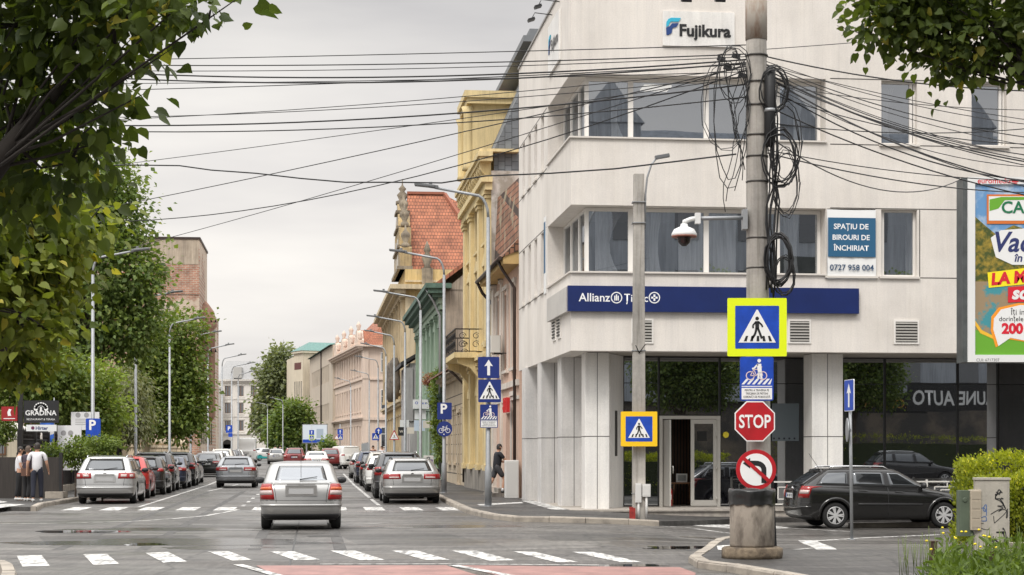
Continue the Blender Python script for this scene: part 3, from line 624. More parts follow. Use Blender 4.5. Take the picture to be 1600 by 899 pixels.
o, x0, x1, z0, z1 = board_front(1035, 1147, 18, 72)
logo(o, 0, .46, (bx_(1040), -.062, bz_(56, 1040)), (1, 0, 0))
text('Fujikura', 'lettering', M_blk, o, (bx_(1061), -.062, bz_(57, 1061)), width=bx_(1141)-bx_(1061), align='L', bold=.035, thick=.012)
b = MB(); b.box(-.06, -.004, 1.9, 4.2, 12.35, 13.75); o2 = b.build('roof_board', M_wh2, bank)
logo(o2, 0, .5, (-.064, 3.95, 12.9), (0, -1, 0)); text('Fujikura', 'lettering', M_blk, o2, (-.064, 3.4, 12.9), width=1.35, align='L', xdir=(0, -1, 0), bold=.035, thick=.012)
for px in (1065, 1117):
    b = MB(); x = bx_(px); z = bz_(10, px); b.tube([(x, 0, z+.35), (x, -.5, z+.3), (x, -.62, z)], .014, 6); o = b.build('floodlight', M_blk, bank)
    b = MB(); b.obox((x, -.6, z), (.13, 0, 0), (0, .09, .03), (0, -.012, .03)); b.build('lamp_head', M_blk, o)
for y in (2.2, 3.7):
    b = MB(); b.tube([(0, y, 14.0), (-.5, y, 14.05), (-.6, y, 13.85)], .014, 6); o = b.build('floodlight', M_blk, bank)
    b = MB(); b.obox((-.6, y, 13.85), (.09, 0, .03), (0, .13, 0), (-.012, 0, .03)); b.build('lamp_head', M_blk, o)
# banners (hang on the wall: things of their own)
bn = thing('rental_banner', 'white and blue office rental banner with a phone number covering a lower window', 'banner', BO+exv*bx_(1330)+eyv*0, YAW)
xa, xb = bx_(1292)-bx_(1330), bx_(1368)-bx_(1330); za, zb_, zm1, zm0 = bz_(437, 1330), bz_(328, 1330), bz_(341, 1330), bz_(402, 1330)
rows = []
for i in range(9):
    t = i/8; rows.append([(xa+(xb-xa)*k/10, -.03-.012*math.sin(k*1.9+i*.7)-.01*math.sin(i*1.3), za+(zb_-za)*t-.012*math.sin(math.pi*k/10)*(t > .9)) for k in range(11)])
M_ban = mat('banner_cloth', (.74, .74, .73), .55); MB().grid(rows).build('cloth', M_ban, bn, fixn=False)
MB().box(xa+.015, xb-.015, -.062, -.058, zm0, zm1).build('blue_field', mat('banner_blue', (.018, .10, .20), .5), bn)
hh = (zm1-zm0)
for i, s_ in enumerate(('SPAȚIU DE', 'BIROURI DE', 'ÎNCHIRIAT')): text(s_, 'lettering', M_sw, bn, (-.02, -.063, zm1-hh*(.29+.275*i)), width=(.98, 1.05, 1.0)[i]*.97, bold=.02)
text('0727 958 004', 'lettering', mat('banner_navy_text', (.02, .06, .13), .5), bn, (0, -.063, bz_(423, 1330)), width=1.2, bold=.015)
sb = thing('side_banner', 'tall narrow blue banner hanging between slit windows on the office street side', 'banner', BO+eyv*4.95, YAW)
MB().box(-.03, -.004, 0, .42, Z1-.1, Z2+.35).build('cloth', M_ban, sb); MB().box(-.034, -.031, .03, .39, Z1+.5, Z2+.2).build('blue_field', MATS['banner_blue'], sb)
# fire extinguisher, stool table in the lobby
def wb(x, y, z): return BO+exv*x+eyv*y+Vector((0, 0, z))
xq = bx_(1046, GY+.4); ex = thing('fire_extinguisher', 'red fire extinguisher standing inside the open glass door', 'extinguisher', wb(xq, GY+.35, PL+.004))
MB().lathe([(.07, 0), (.075, .03), (.075, .42), (.05, .49), (.025, .52)], 14).build('cylinder', mat('extinguisher_red', (.5, .015, .012), .3), ex)
q = MB(); q.lathe([(.025, .52), (.025, .56)], 8); q.bar((-.02, 0, .57), (.1, 0, .60), .025); q.tube([(.03, -.02, .55), (.1, -.03, .45), (.09, -.04, .2)], .012, 6); q.build('valve', M_blk, ex)
MB().obox((0, -.0755, .25), (.045, 0, 0), (0, .003, 0), (0, 0, .07)).build('label_plate', M_sw, ex)
tb = thing('side_table', 'small wooden table inside the open glass door', 'table', wb(bx_(1066, GY+.7), GY+.8, PL+.004), YAW)
MB().box(-.35, .35, -.2, .2, .62, .66).build('tabletop', mat('table_wood', (.22, .11, .05), .5), tb)
for sx in (-1, 1):
    for sy in (-1, 1): MB().bar((sx*.24, sy*.14, .62), (sx*.3, sy*.17, 0), .035).build('leg', MATS['table_wood'], tb)
pf = thing('picture_frame', 'white photo card standing on the small lobby table', 'frame', wb(bx_(1066, GY+.7), GY+.78, PL+.664+.004), YAW)
MB().box(-.16, .16, -.012, .012, 0, .24).build('card', mat('card_white', (.7, .69, .66), .6), pf); MB().box(-.12, .12, -.016, -.013, .04, .2).build('print', mat('card_grey', (.3, .31, .3), .6), pf)
# white railing in front of the glass
def railing(xa, xb, y, label):
    r = thing('railing', label, 'railing', wb(xa, y, PL), YAW, 'white railings on the plinth'); n = max(1, round((xb-xa)/1.05)); st = (xb-xa)/n; m = mat('railing_paint', (.62, .60, .56), .5)
    for i in range(n+1): MB().box(i*st-.025, i*st+.025, -.025, .025, 0, .78).build('post', m, r)
    for i in range(n):
        q = MB(); a, c = i*st+.025, (i+1)*st-.025
        for z in (.12, .72): q.box(a, c, -.018, .018, z-.02, z+.02)
        for (u0, u1, w0, w1) in ((.18, .82, .26, .58), (.34, .66, .34, .50)):
            X0, X1 = a+(c-a)*u0, a+(c-a)*u1
            q.box(X0, X1, -.012, .012, w0-.015, w0+.015); q.box(X0, X1, -.012, .012, w1-.015, w1+.015); q.box(X0-.015, X0+.015, -.012, .012, w0, w1); q.box(X1-.015, X1+.015, -.012, .012, w0, w1)
        q.box((a+c)/2-.014, (a+c)/2+.014, -.012, .012, .12, .26); q.box((a+c)/2-.014, (a+c)/2+.014, -.012, .012, .58, .72); q.build('panel', m, r)
railing(bx_(1203, .4), bx_(1268, .4), .4, 'short white railing panel between the litter bin and the black estate car')
railing(bx_(1318, .4), bx_(1640, .4), .4, 'long white railing with square patterns behind the black estate car')
# ============================================================ the houses along the right side
M_tile_r = brickmat('roof_tiles_red', (.40, .155, .085), (.32, .12, .07), (.12, .05, .03), .22, .2, .8, (0, 0, 0), .018, bumpd=.03)
M_tile_old = brickmat('roof_tiles_old', (.30, .14, .085), (.20, .10, .06), (.05, .03, .022), .24, .17, .9, (R(90), 0, R(90)), .022, patch=(.30, .25, .17), pscale=1.1, pthr=(.55, .66), bumpd=.04)
M_slate = brickmat('roof_slate', (.16, .18, .20), (.13, .145, .165), (.05, .055, .06), .34, .26, .6, (R(90), 0, R(90)), .012)
M_pink = plaster('pink_plaster', (.66, .46, .36), (.57, .40, .32), .5, .9, (.4, .7), .18)
M_pilw = plaster('pale_plaster', (.66, .60, .54), (.56, .50, .44), .7, .9, (.4, .7), .2)
M_yel = plaster('yellow_plaster', (.67, .51, .24), (.47, .37, .22), .6, .88, (.42, .72), .3)
M_yel2 = plaster('yellow_trim', (.72, .58, .31), (.60, .48, .27), .6, .85, (.4, .7), .2)
M_och = plaster('ochre_plaster', (.68, .50, .23), (.48, .39, .27), .5, .95, (.44, .75), .3)
M_ocht = plaster('ochre_stone_trim', (.62, .51, .34), (.34, .29, .22), .7, .95, (.48, .78), .3)
M_cream = plaster('cream_plaster', (.60, .50, .37), (.48, .40, .30), .6, .9, (.4, .7), .3)
M_green = plaster('green_plaster', (.33, .43, .33), (.25, .34, .26), .6, .85, (.4, .7), .25)
M_greend = mat('green_cornice', (.075, .13, .10), .8, var=.3)
M_rawpl = plaster('bare_side_plaster', (.40, .335, .265), (.29, .245, .20), .45, .95, (.42, .6), .4)
M_rawpl2 = plaster('side_plaster_light', (.55, .50, .46), (.33, .29, .245), .35, .95, (.5, .56), .2)
M_pale = plaster('pale_pink_plaster', (.66, .535, .445), (.58, .47, .40), .25, .9, (.4, .7), .15)
M_beige = plaster('beige_plaster', (.56, .48, .39), (.50, .43, .35), .25, .9, (.4, .7), .2)
M_crm2 = plaster('cream_block', (.66, .58, .45), (.58, .51, .40), .25, .9, (.4, .7), .15)
M_greyp = plaster('grey_plaster', (.42, .41, .41), (.34, .33, .33), .6, .9, (.4, .7), .2)
M_whf = plaster('far_white_plaster', (.70, .665, .62), (.62, .585, .545), .15, .9, (.4, .7), .1)
M_brk = brickmat('old_brick_wall', (.42, .21, .145), (.34, .165, .115), (.42, .36, .30), .5, .17, .9, (R(90), 0, 0), .03, patch=(.52, .43, .34), pscale=.16, pthr=(.50, .53))
M_wglass = glassmat('house_glass', (.02, .021, .024), .18, .02)
M_woodf = mat('brown_window_wood', (.16, .075, .035), .5)
M_stone = plaster('base_stone', (.33, .30, .26), (.22, .20, .18), 1.2, .9, (.4, .65), .3)
M_dkbrown = mat('dark_gutter', (.045, .03, .024), .5, .3)
M_iron = mat('wrought_iron', (.018, .016, .016), .55, .4)
M_zincp = mat('zinc_pipe', (.38, .39, .40), .45, .6)
M_teal = mat('teal_roof', (.10, .20, .18), .6, var=.2)
M_black = mat('matt_black', (.012, .012, .013), .5)
def house(name, label, v, d0, zb=None):
    o = W(v, d0); o.z = gz(o.x, o.y)+.1 if zb is None else zb
    return thing(name, label, 'building', o, YAW)
def shell(h, ln, z1, wide, holes, m, mside=None, depth=.22, zt_side=None, part='wall'):
    b = MB(); hole_wall(b, 'y', 0, ln, -.3, z1, holes, 0, depth)
    b.quad((0, ln, -.3), (wide, ln, -.3), (wide, ln, z1), (0, ln, z1)); b.quad((wide, 0, -.3), (wide, 0, z1), (wide, ln, z1), (wide, ln, -.3))
    if not mside: b.quad((0, 0, -.3), (wide, 0, -.3), (wide, 0, z1), (0, 0, z1))
    w = b.build(part, m, h)
    if mside:
        s = MB(); s.box(.001, wide, -.06, -.001, -.3, zt_side or z1); s.build('side_wall', mside, h)
    return w
def wins(h, holes, frame=M_woodf, depth=.18, trim=None, pil=False):
    for (a, c, e1, e2) in holes:
        w_ = pane(h, 'y', a+.01, c-.01, e1+.01, e2-.01, depth-.05, ((a+c)/2,), (e1+(e2-e1)*.68,), .055, M_wglass, frame)
        if trim:
            t_ = MB(); t_.box(-.06, -.001, a-.16, a-.005, e1-.1, e2+.15); t_.box(-.06, -.001, c+.005, c+.16, e1-.1, e2+.15); t_.box(-.09, -.001, a-.22, c+.22, e2+.15, e2+.3); t_.box(-.12, .02, a-.2, c+.2, e1-.2, e1-.1)
            if pil: t_.add([(-.09, a-.25, e2+.3), (-.09, c+.25, e2+.3), (-.09, (a+c)/2, e2+.62), (0, a-.25, e2+.3), (0, c+.25, e2+.3), (0, (a+c)/2, e2+.62)], [(0, 1, 2), (3, 5, 4), (0, 2, 5, 3), (1, 4, 5, 2), (0, 3, 4, 1)])
            t_.build('surround', trim, w_)
def cornice(h, ln, z, m, steps, wide=1.2, name='cornice', y0=0.0):
    """stepped moulding along the street front with a return on the near side"""
    b = MB(); zz = z
    for i, (pr, hh) in enumerate(steps): b.box(-pr, wide if i == len(steps)-1 else .02, y0-pr*.8, ln, zz+.001, zz+hh); zz += hh
    return b.build(name, m, h)
def modillions(h, ln, z, m, n, pr, w, hh, y0=.2):
    for i in range(n):
        y = y0+(ln-2*y0)*i/(n-1); MB().prism([(0, z), (0, z+hh), (-pr, z+hh), (-pr, z+hh*.55), (-pr*.35, z)], y-w/2, y+w/2).build('modillion', m, h)
def pilaster(h, y, z0, z1, w, pr, m):
    b = MB(); b.box(-pr, 0, y-w/2, y+w/2, z0, z1); b.box(-pr-.06, 0, y-w/2-.06, y+w/2+.06, z0, z0+.25); b.box(-pr-.06, 0, y-w/2-.06, y+w/2+.06, z1-.3, z1-.18); b.box(-pr-.1, 0, y-w/2-.1, y+w/2+.1, z1-.15, z1)
    return b.build('pilaster', m, h)
def pipe(h, pts, r, m, name='drainpipe'):
    return MB().tube(pts, r, 7).build(name, m, h)
# ---- pink house
h = house('townhouse', 'salmon pink house with steep old tile roof beside the white office', 6.8, 59.25); LN = 8.1
ho = [(1.0, 2.1, 1.0, 3.3), (3.4, 4.6, 4.5, 7.1), (1.0, 2.0, 4.5, 7.1), (6.0, 7.0, 4.5, 7.1)]; dr = (2.9, 4.1, .15, 2.9)
shell(h, LN, 7.9, 9, ho+[dr], M_pink); wins(h, ho, trim=M_pilw)
b = MB(); b.quad((.2, dr[0], .15), (.2, dr[1], .15), (.2, dr[1], 2.9), (.2, dr[0], 2.9)); o = b.build('door', mat('door_dark_wood', (.06, .03, .02), .5), h); MB().tube([(.17, dr[0]+.2, 1.1), (.1, dr[0]+.2, 1.1), (.1, dr[0]+.32, 1.1)], .015, 6).build('handle', M_zincp, o)
pilaster(h, 7.7, 0, 7.9, .7, .14, M_pilw); pilaster(h, 5.3, 0, 7.9, .35, .08, M_pilw)
b = MB(); b.box(-.10, 0, 0, LN, 3.75, 3.95); b.box(-.05, 0, 0, LN, 3.3, 3.42); b.build('string_course', M_pilw, h)
b = MB(); b.add([(-.55, -.1, 7.75), (-.55, LN+.1, 7.75), (0, LN+.1, 7.75), (0, -.1, 7.75), (-.55, -.1, 7.95), (-.55, LN+.1, 7.95), (.25, LN+.1, 8.7), (.25, -.1, 8.7)], [(0, 1, 2, 3), (0, 4, 5, 1), (0, 3, 7, 4), (1, 5, 6, 2)]); b.build('eaves', mat('eaves_yellow', (.50, .34, .14), .8, var=.15), h)
b = MB(); b.add([(-.6, -.15, 7.96), (-.6, LN+.15, 7.96), (.0, LN+.1, 8.75), (.12, LN+.05, 11.1), (.5, -.1, 11.1), (.1, -.12, 8.75), (8, LN, 11.3), (8, -.1, 11.3)], [(0, 1, 2, 5), (5, 2, 3, 4), (4, 3, 6, 7), (1, 6, 3, 2), (0, 5, 4, 7)]); b.build('roof', M_tile_old, h)
b = MB(); b.tube([(-.66, -.2, 7.92), (-.66, LN+.2, 7.92)], .07, 8); b.tube([(-.66, .5, 7.9), (-.5, .5, 7.6), (-.12, .35, 7.0), (-.12, .3, .2)], .055, 7); b.tube([(-.66, LN, 7.9), (-.45, LN+.1, 7.5), (-.08, LN+.1, 7.1)], .06, 7); b.build('gutter', M_dkbrown, h)
q = h.location
ac = thing('air_conditioner', 'white air conditioner outdoor unit on the pink house wall', 'air conditioner', W(6.42, 63.6, 5.15), YAW)
MB().slab(rrect(-.18, .18, -.42, .42, .03, 2), 0, .6).build('casing', mat('ac_white', (.60, .58, .53), .5), ac); b = MB()
for i in range(5): b.lathe([(.22-.045*i, -.004), (.21-.045*i, -.004)], 18, (-.185, .1, .3), 'X')
b.build('fan_grille', M_shad, ac); [MB().bar((-.05, y, -.02), (.4, y, -.02), .03).build('bracket', M_iron, ac) for y in (-.3, .3)]
rs = thing('shop_letters', 'red shop lettering fixed on the pink house front above the doorway', 'sign', W(6.68, 61.0, 3.0), YAW)
for i in range(4): b = MB(); b.box(-.12, 0, i*.36, i*.36+.08, 0, .5); b.box(-.12, 0, i*.36+.08, i*.36+.26, (0, .42, .2, .1)[i], (.08, .5, .28, .2)[i]); b.build('letter', mat('letter_red', (.55, .02, .02), .5), rs)
st = thing('door_steps', 'stone doorstep of the pink house under the young man', 'steps', W(6.05, 61.2, .115), YAW); b = MB(); b.box(-.1, .75, -.3, 1.6, 0, .13); b.box(.25, .75, -.1, 1.4, .13, .28); b.build('steps', M_stone, st)
eb = thing('meter_box', 'white utility cabinet on the pavement beside the pink house corner', 'cabinet', W(6.52, 59.05, .12), YAW); MB().box(-.22, .22, -.2, .2, 0, 1.25).build('body', mat('cabinet_white', (.62, .61, .59), .5), eb, bevel=.02); MB().box(-.19, .19, -.206, -.202, .08, 1.18).build('door', mat('cabinet_white2', (.56, .55, .53), .5), eb)
# ---- yellow mansion
h = house('mansion', 'tall yellow ornate mansion with slate mansard roof and iron balcony', 6.7, 67.6); LN = 10.8; h.scale = (1, 1, .92); MX[h.name] = MX[h.name] @ Matrix.Diagonal((1, 1, .92, 1))
g1 = [(1.4, 2.7, 1.2, 4.0), (4.6, 5.9, 1.2, 4.0), (8.4, 9.7, 1.2, 4.0)]; g2 = [(1.4, 2.7, 6.4, 9.4), (4.8, 6.2, 6.2, 9.5), (8.4, 9.7, 6.4, 9.4)]; g3 = [(a, c, 10.6, 12.4) for a, c, _, _ in g2]
shell(h, LN, 12.95, 10, g1+g2+g3, M_yel, M_rawpl2, zt_side=13.2); wins(h, g1+g2, trim=M_yel2, pil=True); wins(h, g3, trim=M_yel2)
for y in (.5, 3.6, 7.3, 10.3): pilaster(h, y, .9, 5.5, .85, .2, M_yel2); pilaster(h, y, 6.0, 12.4, .75, .18, M_yel2)
cornice(h, LN, 5.45, M_yel2, [(.22, .12), (.35, .14), (.3, .1)], .02, 'string_course')
cornice(h, LN, 12.4, M_yel2, [(.25, .3), (.4, .25)], .02, 'frieze'); modillions(h, LN, 12.95, M_yel2, 15, .42, .22, .6); cornice(h, LN, 13.55, M_yel2, [(.46, .18), (.54, .2), (.46, .12)], 1.0)
b = MB(); b.box(-.12, -.001, 0, LN, -.2, .95); b.build('base', M_stone, h)
b = MB(); b.add([(.1, .0, 14.05), (.1, LN, 14.05), (1.9, LN, 18.5), (1.9, 0, 18.5), (8, 0, 18.5), (8, LN, 18.5), (9.9, 0, 14.05), (9.9, LN, 14.05), (1.7, 0, 13.2), (.1, 0, 13.2), (9.9, 0, 13.2)], [(0, 1, 2, 3), (3, 2, 5, 4), (4, 5, 7, 6), (1, 7, 5, 2), (0, 3, 4, 6, 10, 8, 9)]); b.build('roof', M_slate, h)
b = MB(); b.box(1.2, 8.4, -.2, LN+.2, 18.5, 18.75); b.box(1.45, 8.1, -.1, LN, 18.75, 19.05); b.build('roof_cap', mat('zinc_dark', (.17, .18, .19), .5, .5), h)
b = MB(); b.box(-.3, 2, 5.2, 8.2, 14.05, 17.0); b.box(-.5, 2.2, 4.9, 8.5, 17.0, 17.25); b.box(-.6, 2.2, 4.8, 8.6, 17.25, 17.55)
for y in (5.3, 8.1): b.lathe([(.25, 14.1), (.2, 14.3), (.19, 16.6), (.28, 16.9)], 10, (-.42, y, 0))
dm = b.build('dormer', M_yel2, h); b = MB(); b.quad((-.31, 6.1, 14.5), (-.31, 7.3, 14.5), (-.31, 7.3, 15.9), (-.31, 6.1, 15.9)); b.build('window', M_wglass, dm)
b = MB(); b.box(-1.15, 0, 3.2, 9.0, 5.72, 5.95)
for y in (3.6, 8.6): b.prism([(0, 4.7), (0, 5.72), (-1.0, 5.72), (-1.0, 5.5), (-.5, 5.3), (-.2, 4.9)], y-.2, y+.2)
bal = b.build('balcony', M_yel2, h); b = MB()
for a, c in (((-1.1, 3.25), (-1.1, 8.95)), ((-1.1, 3.25), (0, 3.25)), ((-1.1, 8.95), (0, 8.95))):
    a, c = Vector(a), Vector(c); L_ = (c-a).length; n = max(2, int(L_/.45))
    b.bar((*a, 6.0), (*c, 6.0), .04); b.bar((*a, 6.95), (*c, 6.95), .05)
    for i in range(n+1): p = a.lerp(c, i/n); b.bar((*p, 5.95), (*p, 6.95), .025)
    for i in range(n):
        m_ = a.lerp(c, (i+.5)/n); t = (c-a).normalized()
        for (cz, rr) in ((6.3, .17), (6.66, .15)): b.tube([(m_.x+t.x*rr*math.cos(k*.52)*(1-.04*k), m_.y+t.y*rr*math.cos(k*.52)*(1-.04*k), cz+rr*math.sin(k*.52)*(1-.04*k)) for k in range(16)], .014, 4)
b.build('railing', M_iron, bal)
# ---- low cream house, rusticated
h = house('townhouse', 'low cream house with grooved stonework and brown tile eaves beyond the yellow mansion', 6.75, 78.6); LN = 14.7
ho = [(1.2, 2.3, 1.1, 3.4), (3.9, 5.0, .2, 3.2), (6.6, 7.7, 1.1, 3.4), (9.6, 10.7, 1.1, 3.4)]
shell(h, LN, 4.9, 9, ho, M_cream); wins(h, ho, trim=M_cream)
b = MB()
for i in range(9): b.box(-.006, 0, 0, LN, .5+i*.46, .54+i*.46)
b.build('groove', M_shad, h)
cornice(h, LN, 4.9, M_cream, [(.2, .15), (.4, .2)], .1)
b = MB(); b.add([(-.8, -.1, 5.2), (-.8, LN, 5.2), (3.5, LN, 7.3), (3.5, -.1, 7.3), (-.8, -.1, 5.3), (-.8, LN, 5.3)], [(4, 5, 2, 3), (0, 1, 5, 4), (0, 4, 3), (1, 2, 5)]); b.build('roof', M_tile_old, h)
pipe(h, [(-.8, .3, 5.15), (-.5, .3, 4.9), (-.14, .3, 4.5), (-.14, .3, .2)], .06, M_dkbrown)
# ---- green house with bare side wall
h = house('townhouse', 'sage green house with dark cornice and bare plaster side wall', 6.75, 93.6); LN = 23.5
ho = [(1.6+i*3.6, 2.8+i*3.6, 5.2, 8.0) for i in range(6)]; lo = [(1.6+i*3.6, 2.8+i*3.6, 1.2, 3.6) for i in range(6)]
shell(h, LN, 9.6, 9, ho+lo, M_green, M_rawpl, zt_side=10.0); wins(h, ho, M_pilw, trim=M_green, pil=True); wins(h, lo, M_pilw, trim=M_green)
for i in range(7): pilaster(h, .5+i*3.6, 4.6, 8.9, .5, .16, M_green)
cornice(h, LN, 4.2, M_greend, [(.2, .15), (.3, .15)], .02, 'string_course'); cornice(h, LN, 8.95, M_green, [(.15, .3), (.25, .3)], .02, 'frieze'); cornice(h, LN, 9.56, M_greend, [(.55, .2), (.8, .25), (.95, .25)], .4)
b = MB(); b.add([(.001, -.06, 9.9), (9, -.06, 9.9), (4.5, -.06, 13.6), (.001, 0, 9.9), (9, 0, 9.9), (4.5, 0, 13.6)], [(0, 1, 2), (3, 5, 4)]); b.build('gable', M_rawpl, h)
b = MB(); b.add([(-.6, -.1, 10.1), (-.6, LN, 10.1), (4.5, LN, 13.8), (4.5, -.1, 13.8), (9.2, -.1, 10.1), (9.2, LN, 10.1)], [(0, 1, 2, 3), (3, 2, 5, 4)]); b.build('roof', M_tile_r, h)
b = MB(); b.bar((-.5, -.12, 10.12), (4.5, -.12, 13.85), .35, .18); b.bar((4.5, -.12, 13.85), (9.2, -.12, 10.12), .35, .18); b.build('ridge_tiles', M_tile_r, h)
pipe(h, [(-.9, .2, 10.1), (-.5, .05, 9.4), (-.15, .1, 8.6), (-.15, .1, .2)], .07, M_zincp)
# ---- narrow grey house
h = house('townhouse', 'narrow grey house with black roof between the green house and the ochre gable', 6.3, 117.4); LN = 11.5
ho = [(1.2+i*2.8, 2.3+i*2.8, 4.3, 6.4) for i in range(4)]+[(1.2+i*2.8, 2.6+i*2.8, .3, 3.0) for i in range(4)]
shell(h, LN, 7.2, 8, ho, M_greyp); wins(h, ho, M_pilw)
b = MB(); b.add([(-.6, -.3, 7.0), (-.6, LN, 7.0), (3.5, LN, 9.6), (3.5, -.3, 9.6), (-.6, -.3, 7.25), (-.6, LN, 7.25)], [(4, 5, 2, 3), (0, 1, 5, 4), (0, 4, 3), (1, 2, 5)]); b.build('roof', mat('black_roof', (.03, .03, .032), .5, var=.3), h)
b = MB(); b.box(-.4, .2, -.1, .5, 3.4, 6.9); b.build('bay', M_greyp, h)
# ---- ochre house with tall scrolled gable and steep red roof
h = house('palace', 'weathered ochre ornate house with scrolled gable and steep red tile roof', 6.6, 129.3); LN = 35; h.scale = (1, 1, .93); MX[h.name] = MX[h.name] @ Matrix.Diagonal((1, 1, .93, 1)); M_soot = plaster('sooty_trim', (.36, .30, .22), (.17, .145, .115), .9, .95, (.4, .68), .35)
ho = [(2.2+i*3.7, 3.5+i*3.7, 6.4, 9.0) for i in range(9)]+[(2.2+i*3.7, 3.5+i*3.7, 10.4, 12.6) for i in range(9)]; lo = [(2.2+i*3.7, 3.7+i*3.7, .8, 4.2) for i in range(9)]
shell(h, LN, 14.3, 13, ho+lo, M_och); wins(h, ho, trim=M_ocht, pil=True); wins(h, lo, trim=M_ocht)
for i in range(10): pilaster(h, .5+i*3.7, 6.0, 13.4, .55, .3, M_ocht)
cornice(h, LN, 5.1, M_ocht, [(.3, .2), (.5, .2)], .02, 'string_course')
cornice(h, LN, 13.4, M_ocht, [(.4, .3), (.75, .3), (1.1, .35)], 14); b = MB(); b.box(.0, 13, 0, LN, 14.34, 15.6); b.build('parapet', M_och, h)
b = MB()                                             # near side: corner pilasters and sunk panels
for x in (.0, 3.2, 6.4): b.box(x, x+.7, -.18, -.001, 5.5, 13.4)
b.box(0, 13, -.12, -.001, 14.6, 14.75); b.build('side_pilaster', M_ocht, h)
# gable over the first bay, standing in the street front, with scrolls, urns and a finial
prof = [(.2, 15.6), (.2, 17.3), (1.0, 17.5), (1.3, 19.0), (2.6, 19.2), (3.0, 20.0), (3.9, 20.5), (4.6, 21.3), (5.4, 21.3), (6.1, 20.5), (7.0, 20.0), (7.4, 19.2), (8.7, 19.0), (9.0, 17.5), (9.8, 17.3), (9.8, 15.6)]
b = MB(); n = len(prof); vs = [(-.35, y, z) for y, z in prof]+[(.5, y, z) for y, z in prof]; b.add(vs, [tuple(range(n)), tuple(reversed(range(n, 2*n)))]+[(i, i+n, (i+1) % n+n, (i+1) % n) for i in range(n)]); gb = b.build('gable', plaster('gable_ochre', (.50, .37, .19), (.26, .21, .15), .7, .95, (.42, .7), .35), h)
b = MB()
for (y, z) in ((.5, 17.3), (9.5, 17.3), (1.7, 19.1), (8.3, 19.1), (3.2, 20.1), (6.8, 20.1)): b.lathe([(.3, z), (.3, z+.3), (.15, z+.45), (.34, z+.9), (.34, z+1.1), (.1, z+1.4), (.05, z+1.8)], 9, (.05, y, 0))
b.lathe([(.5, 21.3), (.5, 21.6), (.25, 21.7), (.42, 22.1), (.16, 22.4), (.3, 22.6), (.06, 22.9), (.03, 23.4)], 10, (.05, 5, 0)); b.box(-.55, .55, .0, 10, 15.6, 15.85); b.box(-.5, .5, .9, 9.1, 17.4, 17.6); b.box(-.5, .5, 2.5, 7.5, 19.1, 19.3); b.box(-.5, .55, 3.7, 6.3, 20.5, 20.7); b.build('scrollwork', M_soot, gb)
b = MB()
for (a, c, e1, e2) in ((3.2, 4.2, 16.2, 18.4), (5.8, 6.8, 16.2, 18.4), (4.5, 5.5, 19.6, 21.2)): b.quad((-.36, a, e1), (-.36, c, e1), (-.36, c, e2), (-.36, a, e2))
b.build('gable_window', M_wglass, gb)
b = MB(); b.add([(.3, .3, 15.5), (.3, 9.7, 15.5), (.4, 4.9, 22.2), (3.2, 4.9, 22.2), (6.6, .3, 15.5), (6.6, 9.7, 15.5), (5.2, 4.9, 19.0), (13, .3, 15.5), (13, 14, 15.5), (8.2, 7, 19.6), (6.8, 7, 19.6)],
                [(0, 4, 3, 2), (1, 2, 3, 5), (4, 7, 9, 10, 3), (7, 8, 9), (3, 10, 9, 8, 5)]); b.build('roof', M_tile_r, h)
b = MB(); b.bar((.4, 4.9, 22.28), (3.2, 4.9, 22.28), .3, .2); b.bar((3.2, 4.9, 22.28), (6.6, .3, 15.6), .28, .2); b.build('ridge_tiles', mat('ridge_dark', (.28, .10, .06), .8), h)
b = MB(); b.add([(.3, 10, 15.5), (.3, LN, 15.5), (6, LN, 18.8), (6, 10, 18.8), (12.5, 10, 15.5), (12.5, LN, 15.5)], [(0, 1, 2, 3), (3, 2, 5, 4), (0, 3, 4), (1, 5, 2)]); b.build('rear_roof', M_tile_r, h)
for (x, z) in ((1.6, 15.6), (9.4, 17.4)): b = MB(); b.box(x-.4, x+.4, -.2, .6, z-1.2, z+.1); b.lathe([(.35, z+.1), (.2, z+.3), (.42, z+.9), (.15, z+1.3), (.28, z+1.5), (.04, z+2.2)], 9, (x, .2, 0)); b.build('urn', M_soot, h)
for y in (3.2, 7.0, 10.7): b = MB(); b.lathe([(.2, 5.6), (.45, 6.2), (.5, 7.2), (.3, 7.6), (.42, 8.3), (.2, 8.9)], 9, (-.6, y, 0)); b.build('statue', mat('sooty_stone', (.13, .11, .09), .95, var=.4), h)
# ---- pale pink palace where the street bends
def free(name, label, A, B, z1, deep, m, holes_fn=None, wtrim=None, cat='building'):
    """a block given by its street front A (near) to B (far) in world x, y"""
    A, B = Vector(A), Vector(B); d = B-A; rz = math.atan2(d.y, d.x)-R(90); zg = gz(A.x, A.y)
    t_ = thing(name, label, cat, (A.x, A.y, zg), rz); ln = d.length; ho_ = holes_fn(ln) if holes_fn else []
    b = MB(); hole_wall(b, 'y', 0, ln, -.5, z1, ho_, 0, .25)
    b.quad((0, 0, -.5), (deep, 0, -.5), (deep, 0, z1), (0, 0, z1)); b.quad((0, ln, -.5), (deep, ln, -.5), (deep, ln, z1), (0, ln, z1)); b.quad((deep, 0, -.5), (deep, ln, -.5), (deep, ln, z1), (deep, 0, z1)); b.quad((0, 0, z1), (deep, 0, z1), (deep, ln, z1), (0, ln, z1))
    b.build('wall', m, t_)
    if ho_: wins(t_, ho_, M_frame, .2, trim=wtrim)
    return t_, ln
A, B = P(566, 0, 232), P(521, 0, 268)
fn = lambda L_: [(1.5+i*3.1, 2.8+i*3.1, z, z+2.9) for i in range(int((L_-2)/3.1)) for z in (1.2, 6.2, 11.0)]
h, ln = free('palace', 'pale pink three storey palace with red hipped roofs at the street bend', A.xy, B.xy, 14.6, 16, M_pale, fn, M_pale)
